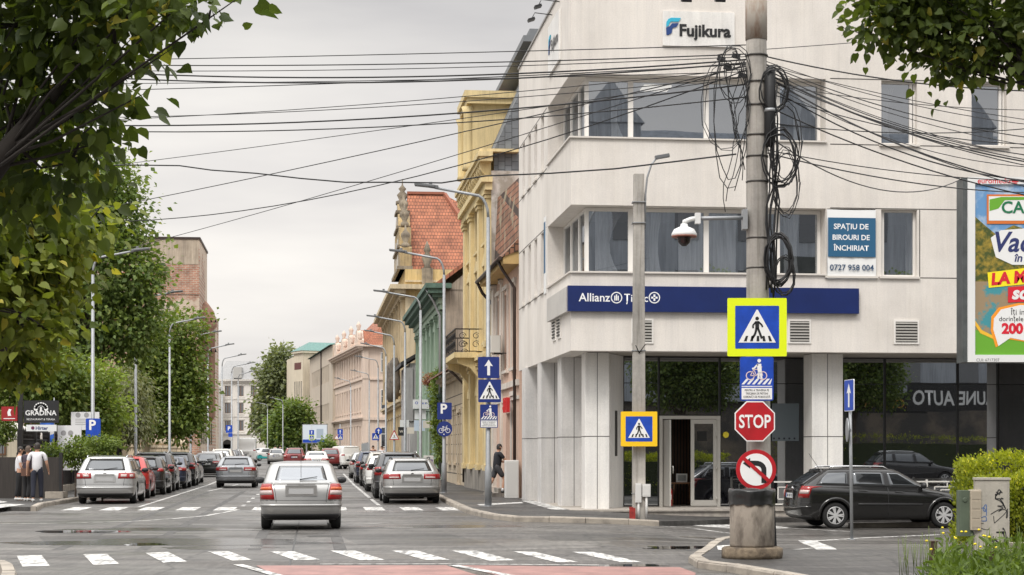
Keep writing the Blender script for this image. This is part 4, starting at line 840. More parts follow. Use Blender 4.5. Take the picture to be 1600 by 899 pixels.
cornice(h, ln, 5.0, M_pale, [(.25, .2), (.45, .2)], .02, 'string_course', -.02); cornice(h, ln, 10.2, M_pale, [(.2, .2)], .02, 'string_course', -.02); cornice(h, ln, 14.0, M_pale, [(.4, .25), (.7, .25), (.9, .2)], 16.5)
b = MB(); b.box(0, 16, -.25, -.001, 5.0, 5.4); b.box(0, 16, -.2, -.001, 10.2, 10.4)
for x in (0, 4.8, 9.6): b.box(x, x+.8, -.2, -.001, 0, 14)
b.build('side_moulding', M_pale, h)
sw = [(2.4, 3.7), (6.9, 8.2), (12, 13.3)]
for (a, c) in sw:
    for z in (1.5, 6.4, 11.2): w_ = pane(h, 'x', a, c, z, z+2.6, -.09, ((a+c)/2,), (z+1.7,), .08, M_wglass, M_frame)
for i in range(4):
    y0 = ln*(.06+.245*i); y1 = y0+ln*.10
    b = MB(); pr = [(y0, 14.7), (y0, 15.5), (y0+.6, 15.8), ((y0+y1)/2-.6, 16.8), ((y0+y1)/2+.6, 16.8), (y1-.6, 15.8), (y1, 15.5), (y1, 14.7)]; n = len(pr); vs = [(-.3, y, z) for y, z in pr]+[(.5, y, z) for y, z in pr]
    b.add(vs, [tuple(range(n)), tuple(reversed(range(n, 2*n)))]+[(k, k+n, (k+1) % n+n, (k+1) % n) for k in range(n)])
    for y in (y0+.3, (y0+y1)/2, y1-.3): z = 15.6 if abs(y-(y0+y1)/2) > 1 else 16.8; b.lathe([(.3, z), (.2, z+.25), (.35, z+.7), (.06, z+1.2)], 8, (0, y, 0))
    b.build('gable', M_pale, h)
    b = MB(); b.add([(.3, y0, 15), (.3, y1, 15), (.3, (y0+y1)/2, 16.9), (4, (y0+y1)/2, 16.9), (7.5, y0, 15), (7.5, y1, 15)], [(0, 4, 3, 2), (1, 2, 3, 5), (0, 2, 1)]); b.build('gable_roof', M_tile_r, h)
b = MB(); b.add([(.4, -.3, 14.75), (.4, ln, 14.75), (6, ln-6, 20.6), (6, 5, 21.4), (15.5, -.3, 14.75), (15.5, ln, 14.75), (10, 5, 21.4), (10, ln-6, 20.6)], [(0, 1, 2, 3), (0, 3, 6, 4), (3, 2, 7, 6), (1, 5, 7, 2), (4, 6, 7, 5)]); b.build('roof', M_tile_r, h)
b = MB(); b.box(6.6, 7.6, 5.5, 6.5, 19, 22.8); b.box(8.6, 9.6, 5.5, 6.5, 19, 22.6); b.build('chimney', mat('chimney_brick', (.33, .14, .09), .9), h)
# ---- beige block, cream block with teal roofs, far white palace
A, B = P(520, 0, 266), P(484, 0, 308)
fn = lambda L_: [(6+i*1.55, 7.1+i*1.55, z, z+2.6) for i in range(int((L_-10)/1.55)) for z in (5.5, 11.4)]
h, ln = free('school_building', 'plain beige block with two window rows beyond the pink palace', A.xy, B.xy, 16.6, 14, M_beige, fn)
b = MB(); b.add([(-.5, 0, 16.6), (-.5, ln, 16.6), (7, ln, 18.6), (7, 0, 18.6), (14, 0, 16.6), (14, ln, 16.6)], [(0, 1, 2, 3), (3, 2, 5, 4), (0, 3, 4), (1, 5, 2)]); b.build('roof', M_teal, h); pipe(h, [(-.1, ln*.45, 16.5), (-.1, ln*.45, 0)], .12, M_dkbrown)
A, B = P(466, 0, 312), P(482, 0, 306)
h, ln = free('school_building', 'cream corner block with teal roof rising behind the leafy street trees', P(448, 0, 330).xy, P(466, 0, 312).xy, 17.4, -14, M_crm2, None)
b = MB(); b.box(.1, 3.6, -.4, -.05, 13.6, 14.9) if False else None
t2 = thing('school_building', 'cream tall slim block facing the street beside the beige block', 'building', (P(466, 0, 311).x, 311, gz(-37, 311)), R(-62)); b = MB(); w2 = 4.0
b.box(-2.2, 2.2, 0, 9, -.5, 17.6); b.box(-2.5, 2.5, -.3, 9.3, 17.6, 18.0); b.build('wall', M_crm2, t2)
b = MB(); b.add([(-2.6, -.4, 18.0), (2.6, -.4, 18.0), (2.6, 9.4, 18.0), (-2.6, 9.4, 18.0), (0, 2, 19.6), (0, 7, 19.6)], [(0, 1, 4), (1, 2, 5, 4), (2, 3, 5), (3, 0, 4, 5)]); b.build('roof', M_teal, t2)
for x in (-1.5, -.5, .5, 1.5):
    pane(t2, 'x', x-.3, x+.3, 3.0, 12.8, -.06, (), (6, 9.5), .06, M_wglass, M_crm2)
MB().box(-1.8, 1.4, -.02, -.001, 14.8, 16.0).build('name_panel', mat('panel_maroon', (.12, .04, .035), .7), t2)
A, B = P(452, 0, 402), P(338, 0, 398)
d = (B-A).xy; rz = 0
h = thing('palace', 'far white palace with grey mansard roof closing the street', 'building', (P(340, 0, 400).x, 400, gz(-60, 400)), 0); WF = 19.0
ho = [(1.6+i*2.9, 2.9+i*2.9, z, z+2.3) for i in range(6) for z in (5.2, 9.1, 12.9)]
b = MB(); hole_wall(b, 'x', 0, WF, -.6, 16.6, ho, 0, .3); b.quad((0, 0, -.6), (0, 14, -.6), (0, 14, 16.6), (0, 0, 16.6)); b.build('wall', M_whf, h)
for (a, c, e1, e2) in ho:
    w_ = pane(h, 'x', a+.02, c-.02, e1+.02, e2-.02, .18, ((a+c)/2,), (), .1, M_wglass, M_woodf); q = MB(); q.box(a-.25, c+.25, -.12, -.001, e2+.15, e2+.4); q.box(a-.2, c+.2, -.1, -.001, e1-.3, e1-.1); q.build('surround', M_whf, w_)
b = MB()
for z, p_ in ((4.4, .25), (16.0, .5), (16.35, .8), (8.3, .12), (12.2, .12)): b.box(-.1, WF, -p_, -.001, z, z+.3)
b.build('cornice', M_whf, h)
for x in (2.2, 7.5, 12.5):
    b = MB(); b.lathe([(1.05, -.03), (1.05, .0)], 20, (x, -.02, 2.2), 'Y'); b.box(x-1.05, x+1.05, -.05, -.02, 0, 2.2); b.build('arch_door', mat('arch_dark', (.03, .025, .022), .6), h)
b = MB(); b.add([(0, -.4, 16.7), (WF, -.4, 16.7), (WF, 14, 16.7), (0, 14, 16.7), (1.6, 2.4, 20.9), (WF-1.4, 2.4, 20.9), (WF-1.4, 12, 20.9), (1.6, 12, 20.9)], [(0, 1, 5, 4), (1, 2, 6, 5), (2, 3, 7, 6), (3, 0, 4, 7), (4, 5, 6, 7)]); b.build('roof', mat('mansard_grey', (.30, .30, .30), .6, var=.15), h)
for x in (4.5, 9.0, 13.5): MB().box(x-.9, x+.9, -.6, 2, 17.0, 19.4).build('dormer', mat('dormer_grey', (.40, .39, .37), .6), h)
h = thing('apartment_block', 'pale block at the far left end of the street beside the white palace', 'building', (P(326, 0, 395).x, 395, gz(-60, 395)), 0); b = MB(); b.box(-2, 2.0, 0, 10, -.5, 14.5); b.build('wall', M_whf, h)
b = MB(); b.box(-2.2, 2.2, -.3, 10, 14.5, 15.0); b.build('cornice', M_whf, h)
for z in (3, 7, 11): pane(h, 'x', -.6, .6, z, z+2, -.08, (0,), (), .1, M_wglass, M_woodf)
# ---- left side: tall brick blind gable, low pale buildings behind trees
o = W(-10.6, 166); h = thing('tenement', 'tall old brick building with blind patched gable rising behind the left trees', 'building', (o.x, o.y, gz(o.x, o.y)), YAW)
b = MB(); b.box(-9.5, 0, 0, 34, -.5, 15.8); b.build('wall', M_brk, h)
b = MB(); b.box(-9.5, .02, -.06, 12, 15.8, 20.9); b.build('upper_wall', M_brk, h)
b = MB(); b.box(-9.6, .12, -.16, 12.1, 20.9, 21.1); b.build('roof_cap', M_dkbrown, h); b = MB(); b.box(-9.4, -.05, -.085, -.062, 18.6, 20.88); b.build('plaster_panel', plaster('gable_plaster', (.50, .42, .33), (.40, .33, .26), .5, .95, (.45, .6), .3), h)
b = MB(); b.add([(-9.4, -.066, 17.6), (-8.4, -.066, 17.6), (.0, -.066, 13.0), (0, -.066, 12.5), (-1.1, -.066, 12.5)], [(0, 1, 2, 3, 4)]); b.add([(-9.4, -.07, 17.75), (-9.4, -.07, 17.5), (-.1, -.07, 12.9), (-.1, -.07, 13.2)], [(0, 1, 2, 3)]); b.build('old_roof_line', plaster('scar_plaster', (.46, .40, .33), (.36, .31, .26), .6, .95, (.45, .6), .3), h)
b = MB(); b.lathe([(.5, 0), (.9, .6), (.9, 9.0), (1.05, 9.2), (1.05, 9.5), (.8, 10.6), (.3, 11.3), (.05, 11.6)], 12, (.3, 5, 4.0)); b.build('corner_turret', plaster('turret_brick', (.42, .25, .18), (.34, .2, .15), .6, .9), h)
b = MB()
for z in (13.4, 10.6): b.bar((0, 2, z), (1.6, 2, z), .05); [b.lathe([(.05, z), (.08, z+.1), (.03, z+.3)], 6, (x, 2, 0)) for x in (.6, 1.0, 1.4)]
b.build('insulator_arm', M_iron, h)
ho = [(3+i*3.2, 4.3+i*3.2, z, z+2.2) for i in range(9) for z in (2, 6, 10)]
for (a, c, e1, e2) in ho[:18]:
    b = MB(); b.box(.001, .05, a, c, e1, e2); b.build('window', M_wglass, h)
h = thing('restaurant_house', 'cream restaurant house half hidden behind the lime trees', 'building', P(-30, 0, 80).xy.to_3d(), YAW); b = MB(); b.box(-9, 3.4, 0, 9, -.1, 6.2); b.build('wall', M_crm2, h)
b = MB(); b.add([(-9.3, -.4, 6.2), (3.8, -.4, 6.2), (3.8, 9.4, 6.2), (-9.3, 9.4, 6.2), (-6, 4.5, 9), (0, 4.5, 9)], [(0, 1, 5, 4), (1, 2, 5), (2, 3, 4, 5), (3, 0, 4)]); b.build('roof', M_tile_r, h)
for x in (-2, .6, 2.4): pane(h, 'x', x-.5, x+.5, 1.5, 3.6, -.08, (x,), (2.9,), .07, M_wglass, M_woodf)
b = MB()
for k in range(18): b.box(2.9, 3.39, -.5, -.01, .2+k*.2, .36+k*.2)
b.build('brick_pier', mat('pier_brick', (.32, .12, .08), .85, var=.3), h)
def lowwall():
    t_ = thing('garden_wall', 'pale garden wall with stone pillars along the left pavement past the iron fence', 'wall', W(-9.9, 92.5, .15), YAW)
    b = MB(); b.box(-.12, .12, .2, 46, 0, 1.1); b.build('wall', M_cream, t_)
    for i in range(12):
        b = MB(); y = i*4.15; b.box(-.3, .3, y-.3, y+.3, 0, 1.75); b.box(-.37, .37, y-.37, y+.37, 1.75, 1.9); b.lathe([(.12, 1.9), (.25, 2.05), (.25, 2.2), (.05, 2.42)], 9, (0, y, 0)); b.build('pillar', M_cream, t_)
lowwall()
# ============================================================ cars
def pchip(xs, ys, t):
    xs = np.asarray(xs, float); ys = np.asarray(ys, float); h = np.diff(xs); dl = np.diff(ys)/h; m = np.zeros_like(ys)
    m[1:-1] = np.where(dl[:-1]*dl[1:] > 0, 2*dl[:-1]*dl[1:]/(dl[:-1]+dl[1:]+1e-12), 0); m[0], m[-1] = dl[0], dl[-1]
    i = min(max(int(np.searchsorted(xs, t, 'right'))-1, 0), len(h)-1); u = (t-xs[i])/h[i]
    return (2*u**3-3*u**2+1)*ys[i]+(u**3-2*u**2+u)*h[i]*m[i]+(-2*u**3+3*u**2)*ys[i+1]+(u**3-u**2)*h[i]*m[i+1]
M_cg = glassmat('car_glass', (.012, .013, .014), .11, .02); M_cgl = glassmat('car_glass_clear', (.055, .058, .06), .27, .03)
M_rub = mat('black_rubber', (.012, .012, .012), .8); M_tri = mat('black_trim', (.016, .016, .017), .5)
M_rim = mat('alloy_rim', (.60, .60, .60), .35, .35); M_chr = mat('chrome', (.62, .62, .63), .12, 1)
M_tail = mat('tail_lamp_red', (.27, .006, .006), .22, coat=.3); M_tailw = mat('tail_lamp_clear', (.48, .38, .36), .2, coat=.3); M_amb = mat('tail_lamp_amber', (.50, .085, .012), .22, coat=.3)
M_plate = mat('number_plate', (.60, .61, .62), .45); M_plateb = mat('plate_grey', (.40, .40, .40), .5); M_eu = mat('plate_blue', (.01, .05, .35), .5)
def paint(name, c, metal=.65, rough=.28): return mat('paint_'+name, c, rough, metal, coat=.7, spec=.5)
# rows from the sill to the roof: rear x, rear z, front x, front z, half width, rear corner radius, front corner radius
def body_rows(kind, L, W2, H, k=None):
    k = k or {}
    sl_ = k.get('sill', .20); be = k.get('belt', H*.66); bf = k.get('beltf', be-.05)
    lo = [(.26, sl_, L-.28, sl_, W2*.86, .22, .3), (.07, sl_+.10, L-.09, sl_+.06, W2*.955, .28, .42), (.0, sl_+.28, L, sl_+.27, W2*.99, .30, .50), (.015, sl_+.42, L-.02, sl_+.38, W2, .30, .52)]
    if kind == 'sedan':
        return lo+[(.06, be-.10, L-.14, be-.30, W2*.995, .26, .5), (.13, be, L-.32, be-.20, W2*.965, .22, .45), (k.get('deck', .42), be+.05, L-1.22, bf, W2*.925, .22, .30),
                   (k.get('rx', 1.15), H-.07, L-2.0, H-.09, W2*.775, .2, .22), (k.get('rx', 1.15)+.14, H-.025, L-2.15, H-.035, W2*.67, .2, .2), (k.get('rx', 1.15)+.35, H, L-2.45, H-.01, W2*.35, .15, .15)]
    ti = k.get('tilt', .42)
    return lo+[(.05, be-.14, L-.14, be-.30, W2*.995, .26, .5), (.09, be-.02, L-.32, be-.20, W2*.97, .22, .45), (.12, be+.04, L-k.get('cowl', 1.12), bf, W2*.925, .20, .30),
               (.12+ti, H-.085, L-k.get('cowl', 1.12)-k.get('wsh', .78), H-.09, W2*k.get('rw', .745), .17, .2), (.12+ti+.06, H-.03, L-k.get('cowl', 1.12)-k.get('wsh', .78)-.15, H-.035, W2*k.get('rw', .745)*.86, .15, .2), (.12+ti+.25, H, L-2.5, H-.01, W2*.38, .12, .15)]
class Shape:
    def __init__(s, rows, L): s.r = np.array(rows, float); s.n = len(rows); s.L = L
    def row(s, q):
        return [pchip(range(s.n), s.r[:, i], q) for i in range(7)]
    def S(s, q, p):
        """q row coordinate; p ring coordinate: 0..1 rear middle to corner, 1..2 corner, 2..3 side, 3..4 front corner, 4..5 front; p<0 and p>5 mirrored"""
        sg = 1
        if p < 0: p = -p; sg = -1
        if p > 5: p = 10-p; sg = -1
        xr, zr, xf, zf, w, rr, rf = s.row(q); bowr, bowf = .05, .10
        if p <= 1: y = p*(w-rr); x = xr+bowr*(y/w)**2
        elif p <= 2:
            a = (p-1)*math.pi/2; y = w-rr+rr*math.sin(a); x0 = xr+bowr*((w-rr)/w)**2; x = x0+rr*(1-math.cos(a))
        elif p <= 3:
            x0 = xr+bowr*((w-rr)/w)**2+rr; x1 = xf-bowf*((w-rf)/w)**2-rf*1.25; t = p-2; x = x0+(x1-x0)*t; y = w*(1+.028*(1-(2*t-1)**2))-.0
        elif p <= 4:
            a = (p-3)*math.pi/2; y = w-rf+rf*math.cos(a); x1 = xf-bowf*((w-rf)/w)**2; x = x1-rf*1.25*(1-math.sin(a))
        else: y = (5-p)*(w-rf); x = xf-bowf*(y/w)**2
        t = max(0, min(1, (x-xr)/(xf-xr+1e-9))); z = zr+(zf-zr)*t
        if q > 6: z += .03*math.sin(math.pi*t)*(q-6)/3
        return Vector((x-s.L/2, y*sg, z))
    def N(s, q, p):
        e = .02; a = s.S(min(q+e, s.n-1), p)-s.S(max(q-e, 0), p); c = s.S(q, p+e)-s.S(q, p-e); n = c.cross(a)
        if n.length < 1e-9: return Vector((0, 0, 1))
        n.normalize(); o = s.S(q, p)-Vector((0, 0, .6)); return n if n.dot(Vector((o.x*.5, o.y, o.z+.001))) > 0 else -n
    def pt(s, x, q):
        """side ring coordinate at x (from the rear)"""
        a, b = s.S(q, 2.0).x, s.S(q, 3.0).x; return 2+(x-s.L/2-a)/(b-a)
    def patch(s, mb, q0, q1, pf0, pf1, nq=4, np_=8, off=.004, flip=False):
        """raised patch with a skirt; pf are numbers or functions of q; flip for the other side"""
        rows = []
        for i in range(nq+1):
            q = q0+(q1-q0)*i/nq; p0 = pf0(q) if callable(pf0) else pf0; p1 = pf1(q) if callable(pf1) else pf1; r = []
            for j in range(np_+1):
                p = p0+(p1-p0)*j/np_; r.append(s.S(q, p)+s.N(q, p)*off)
            rows.append(r)
        full = [[None]*(np_+3) for _ in range(nq+3)]
        for i in range(nq+3):
            for j in range(np_+3):
                ii, jj = min(max(i-1, 0), nq), min(max(j-1, 0), np_); v = rows[ii][jj]
                if i in (0, nq+2) or j in (0, np_+2):
                    q = q0+(q1-q0)*ii/nq; p0 = pf0(q) if callable(pf0) else pf0; p1 = pf1(q) if callable(pf1) else pf1; v = v-s.N(q, p0+(p1-p0)*jj/np_)*(off+.012)
                full[i][j] = Vector((v.x, -v.y, v.z)) if flip else v
        mb.grid(full)
        return mb
def wheel_meshes(r, wd_, style):
    t = MB(); t.lathe([(r*.66, -wd_*.42), (r*.80, -wd_*.5), (r*.95, -wd_*.46), (r, -wd_*.3), (r, wd_*.3), (r*.95, wd_*.46), (r*.80, wd_*.5), (r*.66, wd_*.42)], 28, (0, 0, 0), 'Y')
    m = MB(); m.lathe([(r*.68, .0), (r*.68, wd_*.43), (r*.63, wd_*.45), (r*.60, wd_*.36)], 28, (0, 0, 0), 'Y')
    n = style
    for k in range(n):
        a = 2*math.pi*k/n
        for da in ((-.13, .13) if n <= 7 else (0,)):
            c, sn = math.cos(a+da), math.sin(a+da); c2, s2 = math.cos(a+da*.5), math.sin(a+da*.5)
            m.bar((c2*r*.1, wd_*.40, s2*r*.1), (c*r*.64, wd_*.42, sn*r*.64), .034 if n <= 7 else .028, .03, up=(0, 1, 0))
    m.lathe([(r*.15, wd_*.36), (r*.15, wd_*.46), (r*.1, wd_*.48)], 14, (0, 0, 0), 'Y')
    d = MB(); d.lathe([(r*.62, wd_*.2), (r*.62, wd_*.24)], 24, (0, 0, 0), 'Y')
    return t, m, d
CC = {}
CARS = dict(
    hatchback_sedan=dict(kind='sedan', L=4.25, W2=.855, H=1.42, wb=2.61, r=.31, k=dict(be=.96, deck=.36, rx=1.02), tail='tall', wins=((1.05, 1.35, 1.95, 1.93), (2.02, 2.0, 2.92, 2.42)), plate='high', clear=True, style=8),
    estate=dict(kind='wagon', L=4.75, W2=.91, H=1.50, wb=2.71, r=.325, k=dict(), tail='round', wins=((.42, .62, 1.25, 1.22), (1.38, 1.36, 2.25, 2.22), (2.38, 2.34, 3.35, 2.80)), plate='low', rails=True, style=7),
    estate_low=dict(kind='wagon', L=4.70, W2=.913, H=1.43, wb=2.81, r=.325, k=dict(tilt=.62, belt=.97), tail='wide', wins=((.5, .75, 1.3, 1.28), (1.42, 1.40, 2.25, 2.22), (2.38, 2.34, 3.30, 2.75)), plate='low', rails=True, style=7),
    estate_sport=dict(kind='wagon', L=4.52, W2=.877, H=1.46, wb=2.703, r=.315, k=dict(tilt=.52, belt=1.0, beltf=.93, cowl=1.02, wsh=.86), tail='corner', wins=((.50, .72, 1.22, 1.24), (1.36, 1.38, 2.15, 2.12), (2.27, 2.22, 3.42, 2.70)), plate='low', rails=True, style=7, flares=True),
    hatchback=dict(kind='hatch', L=4.0, W2=.86, H=1.47, wb=2.52, r=.305, k=dict(tilt=.40, belt=.98), tail='vert', wins=((.55, .72, 1.35, 1.35), (1.48, 1.46, 2.72, 2.25)), plate='low', style=9),
    suv=dict(kind='hatch', L=4.35, W2=.90, H=1.62, wb=2.62, r=.345, k=dict(tilt=.40, belt=1.09, sill=.27), tail='corner', wins=((.45, .60, 1.0, 1.0), (1.15, 1.13, 2.0, 1.98), (2.12, 2.08, 3.05, 2.5)), plate='low', rails=True, style=7),
    sedan=dict(kind='sedan', L=4.60, W2=.89, H=1.45, wb=2.70, r=.32, k=dict(deck=.62, rx=1.32), tail='wide', wins=((1.25, 1.52, 2.15, 2.12), (2.27, 2.23, 3.22, 2.68)), plate='low', style=9),
    small_van=dict(kind='hatch', L=4.36, W2=.875, H=1.81, wb=2.81, r=.31, k=dict(tilt=.14, belt=1.12, rw=.86, cowl=.98, wsh=.72), tail='vert', wins=((2.55, 2.52, 3.30, 2.85),), plate='low', style=9, blind=True),
    box_van=dict(kind='hatch', L=5.4, W2=1.0, H=2.55, wb=3.3, r=.34, k=dict(tilt=.08, belt=1.30, rw=.93, cowl=.85, wsh=.6), tail='vert', wins=((3.75, 3.72, 4.5, 4.1),), plate='low', style=9, blind=True))
def car(style, name, label, pm, x, y, heading, group=None, cat='car', far=False, plate=None, bumper=None, driver=False, antenna=False, rails=None):
    """heading: world angle of travel; x, y: middle of the wheelbase rectangle"""
    sp_ = CARS[style]; L, W2, H = sp_['L'], sp_['W2'], sp_['H']; key = (style, far)
    plate_grey = style in ('hatchback_sedan', 'estate', 'estate_low', 'small_van'); root = thing(name, label, cat, (x, y, gz(x, y)+.004), heading, group)
    ax = (L/2-.0)-(sp_['L']-sp_['wb'])*.52; xw = (-L/2+(L-sp_['wb'])*.50, -L/2+(L-sp_['wb'])*.50+sp_['wb'])
    r = sp_['r']
    if key not in CC:
        parts = []                                   # (name, mesh, painted?, parent index)
        s = Shape(body_rows(sp_['kind'], L, W2, H, dict(sp_['k'], **({'belt': sp_['k'].get('belt', sp_['k'].get('be', H*.66))}))), L)
        nq = 2 if far else 4
        ps = [0, .34, .67, 1, 1.25, 1.5, 1.75, 2]+[2+i/18 for i in range(1, 18)]+[3, 3.25, 3.5, 3.75, 4, 4.33, 4.67, 5]
        ps = ps+[10-p for p in ps[-2:0:-1]]           # the full ring
        b = MB(); rows = [[s.S(i/nq, p) for p in ps] for i in range((s.n-1)*nq+1)]
        b.m = 0; b.grid(rows, wrap=True); n = len(ps); base = len(b.v)-n; h2 = n//2
        for i in range(h2): b.f.append((base+i, base+i+1, base+(n-i-1) % n, base+(n-i) % n) if i else (base, base+1, base+n-1)); b.mi.append(0); b.sm.append(True)
        b.f = [f for f in b.f if len(set(f)) > 2]; b.mi = b.mi[:len(b.f)]; b.sm = b.sm[:len(b.f)]
        b.f.append(tuple(range(n))); b.mi.append(1); b.sm.append(False)
        me = b.data('car_body', [pm, M_tri]); bm = bmesh.new(); bm.from_mesh(me); bmesh.ops.remove_doubles(bm, verts=bm.verts, dist=1e-5); bmesh.ops.recalc_face_normals(bm, faces=bm.faces); bm.to_mesh(me); bm.free()
        ob = bpy.data.objects.new('tmp', me); COL.objects.link(ob)
        if True:
            for xx in xw:
                for sd in (-1, 1):
                    c = MB(); c.lathe([(r+.055, -.20), (r+.055, .30)], 32, (xx, sd*(W2-.05), r+.005), 'Y'); cm = c.data('cut', [pm, M_tri]); [setattr(f, 'material_index', 1) for f in cm.polygons]
                    bm = bmesh.new(); bm.from_mesh(cm); bmesh.ops.recalc_face_normals(bm, faces=bm.faces); bm.to_mesh(cm); bm.free()
                    co = bpy.data.objects.new('cut', cm); COL.objects.link(co); co.hide_render = True
                    mo = ob.modifiers.new('b', 'BOOLEAN'); mo.object = co; mo.operation = 'DIFFERENCE'; mo.solver = 'FAST'
            dg = bpy.context.evaluated_depsgraph_get(); me2 = bpy.data.meshes.new_from_object(ob.evaluated_get(dg))
            for o_ in [o_ for o_ in COL.objects if o_.name.startswith('cut')]: bpy.data.objects.remove(o_)
            me = me2; me.set_sharp_from_angle(angle=R(38))
        bpy.data.objects.remove(ob); parts.append(('body', me, True, None))
        def add(nm, mb, mt, painted=False, par=None):
            me_ = mb.data(nm, [mt] if mt else [pm]); bm = bmesh.new(); bm.from_mesh(me_); bmesh.ops.recalc_face_normals(bm, faces=bm.faces); bm.to_mesh(me_); bm.free()
            parts.append((nm, me_, painted or mt is None, par)); return len(parts)-1
        g0, g1 = 6.16, 6.90
        gl = M_cgl if sp_.get('clear') else M_cg
        add('windscreen', s.patch(MB(), g0-.05, g1+.02, 4.12, 5.88, 5, 12), M_cg)
        if not sp_.get('blind'):
            i0 = add('rear_window_seal', s.patch(MB(), g0-.06 if sp_['kind'] == 'sedan' else g0-.02, g1+.03, -.99, .99, 5, 12, .002), M_tri); add('rear_window', s.patch(MB(), g0 if sp_['kind'] != 'sedan' else g0-.02, g1-.02, -.93, .93, 5, 12, .005), gl, par=i0)
            w = MB(); a, c = s.S(g0+.03, .05), s.S(g0+.14, -.62); w.bar(a+Vector((-.03, 0, .01)), c+Vector((-.03, 0, .02)), .02, .015); add('wiper', w, M_tri)
        for fl in (False, True):
            sm = MB(); x0 = sp_['wins'][0]; x1 = sp_['wins'][-1]
            lerpx = lambda e1, e2, q: e1+(e2-e1)*(q-6.1)/(6.9-6.1)
            i0 = add('window_seal', s.patch(sm, g0-.07, g1+.02, lambda q: s.pt(lerpx(x0[0]-.06, x0[1]-.05, q), q), lambda q: s.pt(lerpx(x1[2]+.06, x1[3]+.05, q), q), 6, 24, .002, fl), M_tri)
            for (a0, a1, c0, c1) in sp_['wins']:
                add('window', s.patch(MB(), g0, g1-.04, lambda q: s.pt(lerpx(a0, a1, q), q), lambda q: s.pt(lerpx(c0, c1, q), q), 6, 10, .005, fl), M_cg, par=i0)
            if not far:
                for (a0, a1, c0, c1) in sp_['wins'][-2:]:
                    d_ = MB(); xe = c0+.06 if (c0 != x1[2]) else c0+.05
                    s.patch(d_, 1.2, 6.05, lambda q: s.pt(xe-.006, q), lambda q: s.pt(xe+.006, q), 14, 1, .0015, fl); add('door_gap', d_, M_tri)
                    hd = MB(); q_ = 4.9; p_ = s.pt(a0+.12, q_); p2_ = s.pt(a0+.32, q_); s.patch(hd, q_-.12, q_+.12, p_, p2_, 2, 4, .022, fl); add('door_handle', hd, None)
                sm2 = MB(); s.patch(sm2, 2.7, 3.0, lambda q: s.pt(xw[0]+L/2+.55, q), lambda q: s.pt(xw[1]+L/2-.55, q), 2, 14, .010, fl); add('side_moulding', sm2, None if not sp_.get('flares') else M_tri)
            mi_ = MB(); e_ = s.S(6.1, s.pt(x1[2]-.12, 6.1)); y_ = e_.y*(-1 if fl else 1); sg = -1 if fl else 1
            mi_.lathe([(.02, -.06), (.075, -.045), (.09, 0), (.08, .04), (.04, .055)], 12, (0, 0, 0), 'X'); mi_.v = [(v[0]*1.0+e_.x, v[1]*1.25+y_+sg*.13, v[2]*.85+e_.z+.06) for v in mi_.v]; mi_.bar((e_.x, y_-sg*.02, e_.z+.01), (e_.x, y_+sg*.1, e_.z+.04), .04); add('mirror', mi_, M_tri)
            # lamps
            tl = sp_['tail']; off = .008
            if tl == 'tall':
                i0 = add('tail_lamp', s.patch(MB(), 3.1, 5.25, 1.0, 2.06, 6, 8, off, fl), M_tail); add('lamp_indicator', s.patch(MB(), 3.9, 4.35, 1.06, 1.95, 2, 8, off+.004, fl), M_amb, par=i0); add('lamp_reverse', s.patch(MB(), 3.5, 3.85, 1.06, 1.95, 2, 8, off+.004, fl), M_tailw, par=i0)
            elif tl == 'round':
                i0 = add('tail_lamp', s.patch(MB(), 3.75, 5.1, .64, 2.03, 4, 10, off, fl), M_tail); add('lamp_reverse', s.patch(MB(), 4.0, 4.6, .76, 1.05, 2, 4, off+.005, fl), M_tailw, par=i0); add('lamp_reverse', s.patch(MB(), 4.0, 4.6, 1.3, 1.65, 2, 4, off+.005, fl), M_tailw, par=i0)
            elif tl == 'wide':
                i0 = add('tail_lamp', s.patch(MB(), 3.75, 4.9, .56, 2.05, 4, 10, off, fl), M_tail); add('lamp_reverse', s.patch(MB(), 3.9, 4.15, .64, 1.2, 1, 6, off+.004, fl), M_tailw, par=i0)
            elif tl == 'vert': add('tail_lamp', s.patch(MB(), 4.4, 6.0, .95, 1.7, 4, 4, off, fl), M_tail)
            else:
                i0 = add('tail_lamp', s.patch(MB(), 3.5, 5.8, lambda q: 1.0+.0*q, lambda q: 1.80+(q-3.5)*.125, 6, 8, off, fl), M_tail); add('lamp_reverse', s.patch(MB(), 3.9, 4.5, 1.1, lambda q: 1.72+(q-3.5)*.12, 2, 6, off+.004, fl), M_tailw, par=i0)
            add('headlamp', s.patch(MB(), 3.9, 4.7, 3.45, 4.35, 3, 8, .006, fl), M_tailw)
        # rear bumper strip, lower black valance, tailgate seam, plate recess, plate
        add('rear_valance', s.patch(MB(), .25, 1.25 if not sp_.get('flares') else 1.0, -1.85, 1.85, 3, 20, .004), M_tri)
        if not far:
            add('bumper_seam', s.patch(MB(), 3.0, 3.045, -1.95, 1.95, 1, 20, .0015), M_tri)
            add('bumper_strip', s.patch(MB(), 2.1, 2.45, -1.95, 1.95, 2, 20, .016), None)
            for sd in (-1, 1): add('boot_gap', s.patch(MB(), 2.75, 5.9, sd*(.955 if tl != 'tall' else .93), sd*(.975 if tl != 'tall' else .95), 12, 1, .0015), M_tri)
            if sp_['kind'] == 'sedan': add('boot_lip', s.patch(MB(), 5.05, 5.5, -1.1, 1.1, 3, 14, .022), None)
            else: add('roof_spoiler', s.patch(MB(), 6.93, 7.35, -1.05, 1.05, 3, 12, .03), None)
            bd = s.S(5.0 if sp_['kind'] != 'sedan' else 4.95, 0); k_ = MB(); k_.lathe([(.055, -.012), (.06, 0), (.05, .012)], 16, (bd.x-.008, 0, bd.z-.03), 'X'); add('badge', k_, M_chr)
        qp = 3.62 if sp_['plate'] == 'high' else 3.6
